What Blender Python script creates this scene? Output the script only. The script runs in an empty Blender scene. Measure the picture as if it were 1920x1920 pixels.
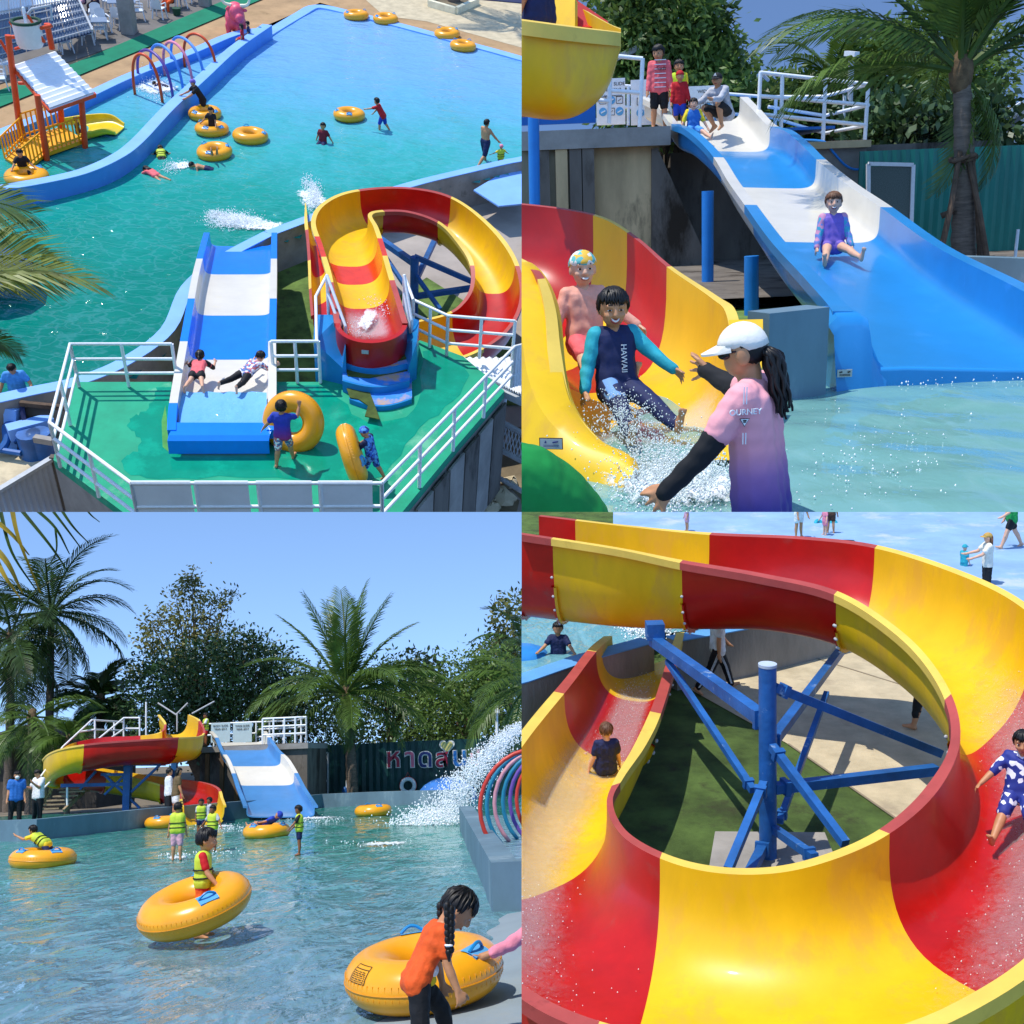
import bpy, bmesh, math, random
import numpy as np
from mathutils import Vector, Matrix, Euler

# ------------------------------------------------------------------ camera, sky, sun
# The photograph shows four places of one water park side by side.  Each place is a
# complete stage with its own level ground; the four stages meet along two cut planes.
F = 2000.0            # focal length for a 1920 wide picture
SC = bpy.context.scene
COL = SC.collection
rad = math.radians
V = Vector


class Stage:
    """One of the four places: level ground, viewing height H, and where it stands in the world."""
    def __init__(s, key, xc, yh, H, lean, scale, left, top):
        s.key, s.H, s.scale, s.left, s.top = key, H, scale, left, top
        k = lean * (xc - 960) / F + (960 - yh) / F
        s.Z = V((lean, 1, k)).normalized()
        fw = V((0, 0, -1))
        s.Y = (fw - s.Z * fw.dot(s.Z)).normalized()
        s.X = s.Y.cross(s.Z)
        s.objs = []

    def ray(s, px, py):
        d = V(((px - 960) / F, -(py - 960) / F, -1))
        return V((s.X.dot(d), s.Y.dot(d), s.Z.dot(d)))

    def G(s, px, py, z=0.0):
        d = s.ray(px, py)
        t = (z - s.H) / d.z
        return V((0, 0, s.H)) + d * t

    def at(s, px, py, Y):
        d = s.ray(px, py)
        return V((0, 0, s.H)) + d * (Y / d.y)

    def matrix(s, base):
        A = Matrix((s.X, s.Y, s.Z))                  # camera frame -> stage frame (rows)
        Rw = Matrix((base.X, base.Y, base.Z))        # camera frame -> world
        R = (Rw @ A.transposed()).to_4x4()
        return (Matrix.Translation((0, 0, base.H)) @ R @ Matrix.Scale(s.scale, 4)
                @ Matrix.Translation((0, 0, -s.H)))


BL = Stage('BL', 488, 1425, 1.85, -0.042, 1.0, True, False)
TR = Stage('TR', 1448, 345, 1.5, -0.04, 3.6, False, True)
BR = Stage('BR', 1448, 600, 5.75, -0.03, 0.45, False, False)
TL = Stage('TL', 488, -700, 14.1, 0.09, 3.2, True, True)

cam = bpy.data.cameras.new('camera')
cam.sensor_width = 36
cam.lens = 36 * F / 1920
cam.clip_start = 0.1
cam.clip_end = 3000
camo = bpy.data.objects.new('camera', cam)
COL.objects.link(camo)
CR = Matrix((BL.X, BL.Y, BL.Z))
camo.matrix_world = Matrix.Translation((0, 0, BL.H)) @ CR.to_4x4()
SC.camera = camo

SUN_C = V((-0.34, 0.90, 0.26)).normalized()          # towards the sun, seen from the camera
SUN = (CR @ SUN_C).normalized()
W = bpy.data.worlds.new('World')
SC.world = W
W.use_nodes = True
nt = W.node_tree
bg = nt.nodes['Background']
sky = nt.nodes.new('ShaderNodeTexSky')
sky.sky_type = 'NISHITA'
sky.sun_disc = False
sky.sun_elevation = math.asin(SUN.z)
sky.sun_rotation = math.atan2(SUN.x, SUN.y)
sky.air_density = 1.0
sky.dust_density = 0.15
sky.ozone_density = 5.0
sky.altitude = 1500
tc = nt.nodes.new('ShaderNodeTexCoord')
sp = nt.nodes.new('ShaderNodeSeparateXYZ')
ab = nt.nodes.new('ShaderNodeMath'); ab.operation = 'ABSOLUTE'
mxx = nt.nodes.new('ShaderNodeMath'); mxx.operation = 'MULTIPLY_ADD'; mxx.inputs[1].default_value = 0.9; mxx.inputs[2].default_value = 0.13
cb = nt.nodes.new('ShaderNodeCombineXYZ')
nt.links.new(tc.outputs['Generated'], sp.inputs[0])
nt.links.new(sp.outputs[0], cb.inputs[0]); nt.links.new(sp.outputs[1], cb.inputs[1])
nt.links.new(sp.outputs[2], ab.inputs[0]); nt.links.new(ab.outputs[0], mxx.inputs[0])
nt.links.new(mxx.outputs[0], cb.inputs[2])
nt.links.new(cb.outputs[0], sky.inputs[0])
nt.links.new(sky.outputs[0], bg.inputs[0])
bg.inputs[1].default_value = 0.15
sl = bpy.data.lights.new('sun', 'SUN')
sl.energy = 2.7
sl.angle = rad(0.5)
sl.color = (1, 0.96, 0.88)
so = bpy.data.objects.new('sun', sl)
COL.objects.link(so)
so.rotation_euler = SUN.to_track_quat('Z', 'Y').to_euler()
so.location = (0, 0, 60)
SC.view_settings.view_transform = 'Standard'
SC.view_settings.look = 'None'
SC.view_settings.exposure = 0.72
SC.view_settings.gamma = 1
SC.view_settings.use_curve_mapping = False
SC.render.engine = 'CYCLES'
SC.cycles.use_denoising = True
SC.cycles.max_bounces = 6
SC.cycles.transparent_max_bounces = 8
SC.cycles.caustics_reflective = False
SC.cycles.caustics_refractive = False

# ------------------------------------------------------------------ materials
def hx(h):
    h = h.lstrip('#')
    r = []
    for i in (0, 2, 4):
        c = int(h[i:i + 2], 16) / 255
        r.append(c / 12.92 if c <= 0.04045 else ((c + 0.055) / 1.055) ** 2.4)
    return (*r, 1)


MATS = {}


def mat(name, col, rough=0.5, var=0.12, scale=3.0, bump=0.0, bscale=60.0, spec=0.4, coat=0.0, metal=0.0,
        dirt=None, dscale=1.2, dthr=0.55, trans=0.0, stretch=None):
    """Procedural paint / cloth / concrete: base colour with two scales of variation, optional stains, fine relief."""
    if name in MATS:
        return MATS[name]
    m = bpy.data.materials.new(name)
    m.use_nodes = True
    n, l = m.node_tree.nodes, m.node_tree.links
    b = n['Principled BSDF']
    c = hx(col) if isinstance(col, str) else (*col, 1)
    t = n.new('ShaderNodeTexCoord')
    src = t.outputs['Object']
    if stretch:
        mp = n.new('ShaderNodeMapping'); mp.inputs['Scale'].default_value = stretch
        l.new(src, mp.inputs[0]); src = mp.outputs[0]
    nz = n.new('ShaderNodeTexNoise')
    nz.inputs['Scale'].default_value = scale
    nz.inputs['Detail'].default_value = 6
    nz.inputs['Roughness'].default_value = 0.65
    l.new(src, nz.inputs['Vector'])
    rp = n.new('ShaderNodeValToRGB')
    rp.color_ramp.elements[0].position = 0.3
    rp.color_ramp.elements[1].position = 0.7
    rp.color_ramp.elements[0].color = tuple(max(0, x * (1 - var * 1.6)) for x in c[:3]) + (1,)
    rp.color_ramp.elements[1].color = tuple(min(1, x * (1 + var)) for x in c[:3]) + (1,)
    l.new(nz.outputs['Fac'], rp.inputs[0])
    out = rp.outputs[0]
    if dirt:
        n2 = n.new('ShaderNodeTexNoise')
        n2.inputs['Scale'].default_value = dscale
        n2.inputs['Detail'].default_value = 8
        n2.inputs['Roughness'].default_value = 0.7
        l.new(src, n2.inputs['Vector'])
        r2 = n.new('ShaderNodeValToRGB')
        r2.color_ramp.elements[0].position = dthr
        r2.color_ramp.elements[1].position = dthr + 0.12
        l.new(n2.outputs['Fac'], r2.inputs[0])
        mx = n.new('ShaderNodeMix'); mx.data_type = 'RGBA'
        l.new(r2.outputs[0], mx.inputs[0]); l.new(out, mx.inputs[6])
        mx.inputs[7].default_value = hx(dirt)
        out = mx.outputs[2]
    l.new(out, b.inputs['Base Color'])
    b.inputs['Roughness'].default_value = rough
    b.inputs['Specular IOR Level'].default_value = spec
    b.inputs['Coat Weight'].default_value = coat
    b.inputs['Metallic'].default_value = metal
    if coat:
        b.inputs['Coat Roughness'].default_value = 0.08
    if trans:
        # light passing through thin leaves
        tb = n.new('ShaderNodeBsdfTranslucent'); l.new(out, tb.inputs[0])
        ms = n.new('ShaderNodeMixShader'); ms.inputs[0].default_value = trans
        l.new(b.outputs[0], ms.inputs[1]); l.new(tb.outputs[0], ms.inputs[2])
        l.new(ms.outputs[0], n['Material Output'].inputs[0])
    if bump:
        nb = n.new('ShaderNodeTexNoise')
        nb.inputs['Scale'].default_value = bscale
        nb.inputs['Detail'].default_value = 4
        l.new(src, nb.inputs['Vector'])
        bp = n.new('ShaderNodeBump')
        bp.inputs['Strength'].default_value = bump
        bp.inputs['Distance'].default_value = 0.02
        l.new(nb.outputs['Fac'], bp.inputs['Height'])
        l.new(bp.outputs[0], b.inputs['Normal'])
    MATS[name] = m
    return m


def ramp_mat(name, stops, axis=2, rough=0.6, noise=0.0, nscale=3.0, bump=0.0, bscale=30.0, spec=0.4, hard=False, lo=0.0, hi=1.0):
    """A garment or surface whose own dye / depth changes along one of its axes (object coordinates lo..hi)."""
    if name in MATS:
        return MATS[name]
    m = bpy.data.materials.new(name); m.use_nodes = True
    n, l = m.node_tree.nodes, m.node_tree.links
    b = n['Principled BSDF']
    t = n.new('ShaderNodeTexCoord')
    s_ = n.new('ShaderNodeSeparateXYZ'); l.new(t.outputs['Object'], s_.inputs[0])
    mr = n.new('ShaderNodeMapRange')
    mr.inputs[1].default_value = lo; mr.inputs[2].default_value = hi
    l.new(s_.outputs[axis], mr.inputs[0])
    nz = n.new('ShaderNodeTexNoise'); nz.inputs['Scale'].default_value = nscale; nz.inputs['Detail'].default_value = 6
    l.new(t.outputs['Object'], nz.inputs['Vector'])
    ma = n.new('ShaderNodeMath'); ma.operation = 'MULTIPLY_ADD'
    ma.inputs[1].default_value = noise
    l.new(nz.outputs['Fac'], ma.inputs[0])
    sb = n.new('ShaderNodeMath'); sb.operation = 'SUBTRACT'; sb.inputs[1].default_value = noise * 0.5
    l.new(mr.outputs[0], sb.inputs[0]); l.new(sb.outputs[0], ma.inputs[2])
    rp = n.new('ShaderNodeValToRGB')
    e = rp.color_ramp.elements
    while len(e) < len(stops):
        e.new(0.5)
    for i, (p, c) in enumerate(stops):
        e[i].position = p; e[i].color = hx(c)
    if hard:
        rp.color_ramp.interpolation = 'CONSTANT'
    l.new(ma.outputs[0], rp.inputs[0]); l.new(rp.outputs[0], b.inputs['Base Color'])
    b.inputs['Roughness'].default_value = rough
    b.inputs['Specular IOR Level'].default_value = spec
    if bump:
        nb = n.new('ShaderNodeTexNoise'); nb.inputs['Scale'].default_value = bscale; nb.inputs['Detail'].default_value = 5
        l.new(t.outputs['Object'], nb.inputs['Vector'])
        bp = n.new('ShaderNodeBump'); bp.inputs['Strength'].default_value = bump; bp.inputs['Distance'].default_value = 0.03
        l.new(nb.outputs['Fac'], bp.inputs['Height']); l.new(bp.outputs[0], b.inputs['Normal'])
    MATS[name] = m
    return m


def print_mat(name, c1, c2, c3, scale=14.0, rough=0.7):
    """Printed swim cloth: three dyes in cells."""
    if name in MATS:
        return MATS[name]
    m = bpy.data.materials.new(name); m.use_nodes = True
    n, l = m.node_tree.nodes, m.node_tree.links
    b = n['Principled BSDF']
    t = n.new('ShaderNodeTexCoord')
    vz = n.new('ShaderNodeTexVoronoi'); vz.inputs['Scale'].default_value = scale
    l.new(t.outputs['Object'], vz.inputs['Vector'])
    rp = n.new('ShaderNodeValToRGB'); rp.color_ramp.interpolation = 'CONSTANT'
    e = rp.color_ramp.elements; e.new(0.5)
    for i, (p, c) in enumerate(((0, c1), (0.42, c2), (0.68, c3))):
        e[i].position = p; e[i].color = hx(c)
    l.new(vz.outputs['Color'], rp.inputs[0]); l.new(rp.outputs[0], b.inputs['Base Color'])
    b.inputs['Roughness'].default_value = rough
    MATS[name] = m
    return m


def water_mat(name, stops, axis, lo, hi, wscale, bstr, rough=0.06, noise=0.15, nscale=0.6, stretch=(1, 1, 1), fine=4.0, dist=0.1, light_net=None):
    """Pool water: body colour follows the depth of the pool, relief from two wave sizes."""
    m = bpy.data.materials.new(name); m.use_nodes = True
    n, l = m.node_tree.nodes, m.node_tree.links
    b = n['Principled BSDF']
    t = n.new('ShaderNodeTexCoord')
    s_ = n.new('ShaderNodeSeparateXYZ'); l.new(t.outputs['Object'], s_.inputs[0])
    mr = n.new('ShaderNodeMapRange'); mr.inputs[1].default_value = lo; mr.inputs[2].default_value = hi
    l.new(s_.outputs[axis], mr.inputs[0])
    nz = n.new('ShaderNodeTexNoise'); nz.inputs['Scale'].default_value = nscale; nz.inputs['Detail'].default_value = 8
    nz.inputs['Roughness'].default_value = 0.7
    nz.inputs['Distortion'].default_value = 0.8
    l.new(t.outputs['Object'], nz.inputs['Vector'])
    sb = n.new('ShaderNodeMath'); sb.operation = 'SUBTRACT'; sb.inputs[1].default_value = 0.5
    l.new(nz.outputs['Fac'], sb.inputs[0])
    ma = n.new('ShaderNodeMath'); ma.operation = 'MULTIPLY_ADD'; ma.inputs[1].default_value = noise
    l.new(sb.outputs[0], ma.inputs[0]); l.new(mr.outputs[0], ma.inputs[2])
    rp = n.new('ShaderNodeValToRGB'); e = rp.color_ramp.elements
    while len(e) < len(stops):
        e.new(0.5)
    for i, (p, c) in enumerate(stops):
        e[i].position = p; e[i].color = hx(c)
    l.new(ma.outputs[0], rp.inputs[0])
    out = rp.outputs[0]
    mp = n.new('ShaderNodeMapping'); mp.inputs['Scale'].default_value = stretch
    l.new(t.outputs['Object'], mp.inputs[0])
    # bright net of light, as on the pool floor, painted into the water colour
    if light_net:
        wn = n.new('ShaderNodeTexNoise'); wn.inputs['Scale'].default_value = light_net[1] * 0.8; wn.inputs['Detail'].default_value = 2
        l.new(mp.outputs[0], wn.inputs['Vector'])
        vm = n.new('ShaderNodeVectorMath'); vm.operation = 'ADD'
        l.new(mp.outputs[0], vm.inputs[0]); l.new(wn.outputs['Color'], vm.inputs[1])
        vo = n.new('ShaderNodeTexVoronoi'); vo.feature = 'DISTANCE_TO_EDGE'; vo.inputs['Scale'].default_value = light_net[1]
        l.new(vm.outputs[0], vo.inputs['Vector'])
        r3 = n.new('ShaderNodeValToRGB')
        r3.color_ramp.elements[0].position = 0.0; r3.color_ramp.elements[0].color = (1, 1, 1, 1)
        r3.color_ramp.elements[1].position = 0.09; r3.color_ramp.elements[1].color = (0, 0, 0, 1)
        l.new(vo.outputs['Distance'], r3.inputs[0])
        mm = n.new('ShaderNodeMath'); mm.operation = 'MULTIPLY'; mm.inputs[1].default_value = light_net[2]
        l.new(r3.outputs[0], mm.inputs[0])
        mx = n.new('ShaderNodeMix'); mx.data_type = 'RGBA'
        l.new(mm.outputs[0], mx.inputs[0]); l.new(out, mx.inputs[6]); mx.inputs[7].default_value = hx(light_net[0])
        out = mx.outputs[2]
    l.new(out, b.inputs['Base Color'])
    b.inputs['Roughness'].default_value = rough
    b.inputs['IOR'].default_value = 1.33
    n1 = n.new('ShaderNodeTexNoise'); n1.inputs['Scale'].default_value = wscale; n1.inputs['Detail'].default_value = 3
    n1.inputs['Distortion'].default_value = 0.6
    n2 = n.new('ShaderNodeTexNoise'); n2.inputs['Scale'].default_value = wscale * fine; n2.inputs['Detail'].default_value = 3
    n2.inputs['Distortion'].default_value = 0.5
    l.new(mp.outputs[0], n1.inputs['Vector']); l.new(mp.outputs[0], n2.inputs['Vector'])
    ad = n.new('ShaderNodeMath'); ad.operation = 'MULTIPLY_ADD'; ad.inputs[1].default_value = 0.35
    l.new(n2.outputs['Fac'], ad.inputs[0]); l.new(n1.outputs['Fac'], ad.inputs[2])
    bp = n.new('ShaderNodeBump'); bp.inputs['Strength'].default_value = bstr; bp.inputs['Distance'].default_value = dist
    l.new(ad.outputs[0], bp.inputs['Height']); l.new(bp.outputs[0], b.inputs['Normal'])
    return m


# ------------------------------------------------------------------ mesh builder
def axes(d, up=V((0, 0, 1))):
    d = d.normalized()
    if abs(d.dot(up)) > 0.98:
        up = V((0, 1, 0))
    a = d.cross(up).normalized()
    return a, a.cross(d).normalized()


class MB:
    def __init__(s):
        s.v, s.f = [], []

    def add(s, vs, fs):
        o = len(s.v)
        s.v += [tuple(p) for p in vs]
        s.f += [tuple(i + o for i in f) for f in fs]
        return s

    def hexa(s, a):
        return s.add(a, [(3, 2, 1, 0), (4, 5, 6, 7), (0, 1, 5, 4), (1, 2, 6, 5), (2, 3, 7, 6), (3, 0, 4, 7)])

    def box(s, c, d, R=None):
        c = V(c); hx_, hy, hz = d[0] / 2, d[1] / 2, d[2] / 2
        p = [V(q) for q in ((-hx_, -hy, -hz), (hx_, -hy, -hz), (hx_, hy, -hz), (-hx_, hy, -hz),
                            (-hx_, -hy, hz), (hx_, -hy, hz), (hx_, hy, hz), (-hx_, hy, hz))]
        if R is not None:
            p = [R @ q for q in p]
        return s.hexa([q + c for q in p])

    def beam(s, p, q, w, h=None, up=V((0, 0, 1))):
        p, q = V(p), V(q); h = h or w
        a, b = axes(q - p, V(up))
        a = a * w / 2; b = b * h / 2
        return s.hexa([p - a - b, p + a - b, p + a + b, p - a + b, q - a - b, q + a - b, q + a + b, q - a + b])

    def tube(s, pts, r, n=8, caps=True, closed=False):
        pts = [V(p) for p in pts]
        N = len(pts)
        rs = r if isinstance(r, (list, tuple)) else [r] * N
        o = len(s.v)
        a = None
        for i, p in enumerate(pts):
            if closed:
                d = pts[(i + 1) % N] - pts[i - 1]
            else:
                d = pts[min(i + 1, N - 1)] - pts[max(i - 1, 0)]
            d.normalize()
            if a is None:
                a, b = axes(d)
            else:
                a = (a - d * a.dot(d))
                a = a.normalized() if a.length > 1e-6 else axes(d)[0]
                b = a.cross(d)
            for k in range(n):
                t = 2 * math.pi * k / n
                s.v.append(tuple(p + (a * math.cos(t) + b * math.sin(t)) * rs[i]))
        M = N if closed else N - 1
        for i in range(M):
            j = (i + 1) % N
            for k in range(n):
                k2 = (k + 1) % n
                s.f.append((o + i * n + k, o + j * n + k, o + j * n + k2, o + i * n + k2))
        if caps and not closed:
            s.f.append(tuple(o + k for k in range(n)))
            s.f.append(tuple(o + (N - 1) * n + k for k in reversed(range(n))))
        return s

    def ell(s, c, r, R=None, nu=12, nv=8):
        c = V(c)
        if not hasattr(r, '__len__'):
            r = (r, r, r)
        vs = []
        for j in range(nv + 1):
            ph = math.pi * j / nv
            for i in range(nu):
                th = 2 * math.pi * i / nu
                p = V((r[0] * math.sin(ph) * math.cos(th), r[1] * math.sin(ph) * math.sin(th), r[2] * math.cos(ph)))
                if R is not None:
                    p = R @ p
                vs.append(p + c)
        fs = []
        for j in range(nv):
            for i in range(nu):
                i2 = (i + 1) % nu
                q = (j * nu + i, (j + 1) * nu + i, (j + 1) * nu + i2, j * nu + i2)
                if j == 0:
                    q = (q[0], q[1], q[2])
                elif j == nv - 1:
                    q = (q[0], q[1], q[3])
                fs.append(q)
        return s.add(vs, fs)

    def cap(s, p, q, r1, r2=None, n=10):
        """tapered limb with round ends"""
        r2 = r1 if r2 is None else r2
        p, q = V(p), V(q)
        s.ell(p, r1, None, n, 6); s.ell(q, r2, None, n, 6)
        if (q - p).length > 1e-4:
            s.tube([p, q], [r1, r2], n)
        return s

    def torus(s, c, R, r, M=None, nu=40, nv=16, rz=None):
        c = V(c); rz = rz or r
        vs = []
        for i in range(nu):
            t = 2 * math.pi * i / nu
            for j in range(nv):
                u = 2 * math.pi * j / nv
                p = V(((R + r * math.cos(u)) * math.cos(t), (R + r * math.cos(u)) * math.sin(t), rz * math.sin(u)))
                if M is not None:
                    p = M @ p
                vs.append(p + c)
        fs = [(i * nv + j, ((i + 1) % nu) * nv + j, ((i + 1) % nu) * nv + (j + 1) % nv, i * nv + (j + 1) % nv)
              for i in range(nu) for j in range(nv)]
        return s.add(vs, fs)

    def grid(s, rows, flip=False):
        n = len(rows[0])
        fs = []
        for i in range(len(rows) - 1):
            for j in range(n - 1):
                q = (i * n + j, i * n + j + 1, (i + 1) * n + j + 1, (i + 1) * n + j)
                fs.append(q[::-1] if flip else q)
        return s.add([p for r in rows for p in r], fs)

    def prism(s, poly, dz):
        """flat outline given as top points; solid going down by dz"""
        n = len(poly)
        top = [V(p) for p in poly]
        bot = [p - V((0, 0, dz)) for p in top]
        fs = [tuple(range(n)), tuple(range(2 * n - 1, n - 1, -1))]
        fs += [(i, n + i, n + (i + 1) % n, (i + 1) % n) for i in range(n)]
        return s.add(top + bot, fs)

    def slab(s, a, b, c, d, t):
        """four corners of one face, thickness t backwards along the normal"""
        a, b, c, d = V(a), V(b), V(c), V(d)
        n = (b - a).cross(d - a).normalized() * t
        return s.hexa([a - n, b - n, c - n, d - n, a, b, c, d])

    def wall(s, pts, z0, z1, w):
        """upright wall of width w along a polyline (mitred)"""
        P = [V((p[0], p[1], 0)) for p in pts]
        L, R = [], []
        for i, p in enumerate(P):
            d = (P[min(i + 1, len(P) - 1)] - P[max(i - 1, 0)]).normalized()
            nn = V((-d.y, d.x, 0)) * w / 2
            L.append(p + nn); R.append(p - nn)
        up0, up1 = V((0, 0, z0)), V((0, 0, z1))
        rows = [[p + up0 for p in L], [p + up1 for p in L], [p + up1 for p in R], [p + up0 for p in R], [p + up0 for p in L]]
        s.grid(rows)
        for k in (0, -1):
            s.add([L[k] + up0, R[k] + up0, R[k] + up1, L[k] + up1], [(0, 1, 2, 3)])
        return s


CUR = None       # stage being built
ORG = {}         # object name -> where its coordinates start


def use(st):
    global CUR
    CUR = st


def tag(o, label=None, cat=None, kind=None, group=None):
    if label: o['label'] = label
    if cat: o['category'] = cat
    if kind: o['kind'] = kind
    if group: o['group'] = group
    return o


def thing(name, label, cat, loc=(0, 0, 0), group=None):
    o = bpy.data.objects.new(name, None)
    COL.objects.link(o)
    o.empty_display_size = 0.2
    o.location = loc
    ORG[o.name] = V(loc)
    CUR.objs.append(o)
    return tag(o, label, cat, None, group)


def ob(name, mb, m, parent=None, label=None, cat=None, kind=None, group=None, smooth=True, sharp=35):
    vs, fs = (mb.v, mb.f)
    if parent is not None:
        org = ORG[parent.name]
    else:
        a = np.array(vs)
        org = V(((a[:, 0].min() + a[:, 0].max()) / 2, (a[:, 1].min() + a[:, 1].max()) / 2, a[:, 2].min()))
    if org.length > 1e-9:
        vs = [(p[0] - org.x, p[1] - org.y, p[2] - org.z) for p in vs]
    me = bpy.data.meshes.new(name)
    me.from_pydata(vs, [], fs)
    me.materials.append(m)
    if smooth:
        me.polygons.foreach_set('use_smooth', [True] * len(me.polygons))
        if sharp:
            me.set_sharp_from_angle(angle=rad(sharp))
    o = bpy.data.objects.new(name, me)
    COL.objects.link(o)
    ORG[o.name] = org
    if parent is not None:
        o.parent = parent
    else:
        o.location = org
        CUR.objs.append(o)
    return tag(o, label, cat, kind, group)


def fixnormals(o):
    bm = bmesh.new(); bm.from_mesh(o.data)
    bmesh.ops.recalc_face_normals(bm, faces=bm.faces)
    bm.to_mesh(o.data); bm.free()
    return o


def dup(root, loc=None, M=None, label=None, group=None, first=False):
    """copy of a thing and of all its parts"""
    def cp(o, par):
        c = o.copy()
        COL.objects.link(c)
        ORG[c.name] = ORG.get(o.name, V((0, 0, 0)))
        if par is not None:
            c.parent = par
        for ch in o.children:
            cp(ch, c)
        return c
    if first:
        r = root
    else:
        r = cp(root, None)
        CUR.objs.append(r)
    if M is not None:
        r.matrix_basis = M
    if loc is not None:
        r.location = loc
    if label: r['label'] = label
    if group: r['group'] = group
    return r


def TRS(loc, rz=0, rx=0, ry=0, s=1):
    return Matrix.Translation(V(loc)) @ Euler((rad(rx), rad(ry), rad(rz)), 'XYZ').to_matrix().to_4x4() @ Matrix.Scale(s, 4)


TMP = bpy.data.scenes.new('workshop')


def text_mb(txt, size, M, extrude=0.004, offset=0.0, res=3, align='CENTER'):
    """lettering as geometry; M places it (x along the line, y up, z out of the surface)"""
    cu = bpy.data.curves.new('lettering', 'FONT')
    cu.body = txt
    cu.size = size
    cu.align_x = align
    cu.align_y = 'CENTER'
    cu.extrude = extrude
    cu.offset = offset
    cu.resolution_u = res
    o = bpy.data.objects.new('lettering', cu)
    TMP.collection.objects.link(o)
    TMP.view_layers[0].update()
    dg = TMP.view_layers[0].depsgraph
    me = bpy.data.meshes.new_from_object(o.evaluated_get(dg))
    mb = MB()
    mb.add([M @ v.co for v in me.vertices], [tuple(p.vertices) for p in me.polygons])
    bpy.data.objects.remove(o)
    bpy.data.meshes.remove(me)
    bpy.data.curves.remove(cu)
    return mb


def face_matrix(o, x, up):
    """frame on a surface: x along the writing, up up, z = x cross up"""
    x = V(x).normalized(); up = V(up); up = (up - x * up.dot(x)).normalized()
    z = x.cross(up)
    return Matrix((x, up, z)).transposed().to_4x4().copy() if o is None else Matrix.Translation(V(o)) @ Matrix((x, up, z)).transposed().to_4x4()


def crom(P, n):
    """Catmull-Rom through points (lists of equal length numbers)"""
    P = [np.array(p, float) for p in P]
    out = []
    N = len(P)
    for i in range(N - 1):
        p0 = P[i - 1] if i > 0 else 2 * P[0] - P[1]
        p3 = P[i + 2] if i + 2 < N else 2 * P[-1] - P[-2]
        for k in range(n):
            t = k / n
            out.append(0.5 * (2 * P[i] + (P[i + 1] - p0) * t + (2 * p0 - 5 * P[i] + 4 * P[i + 1] - p3) * t * t
                              + (3 * P[i] - 3 * P[i + 1] + p3 - p0) * t ** 3))
    out.append(P[-1])
    return out


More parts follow.
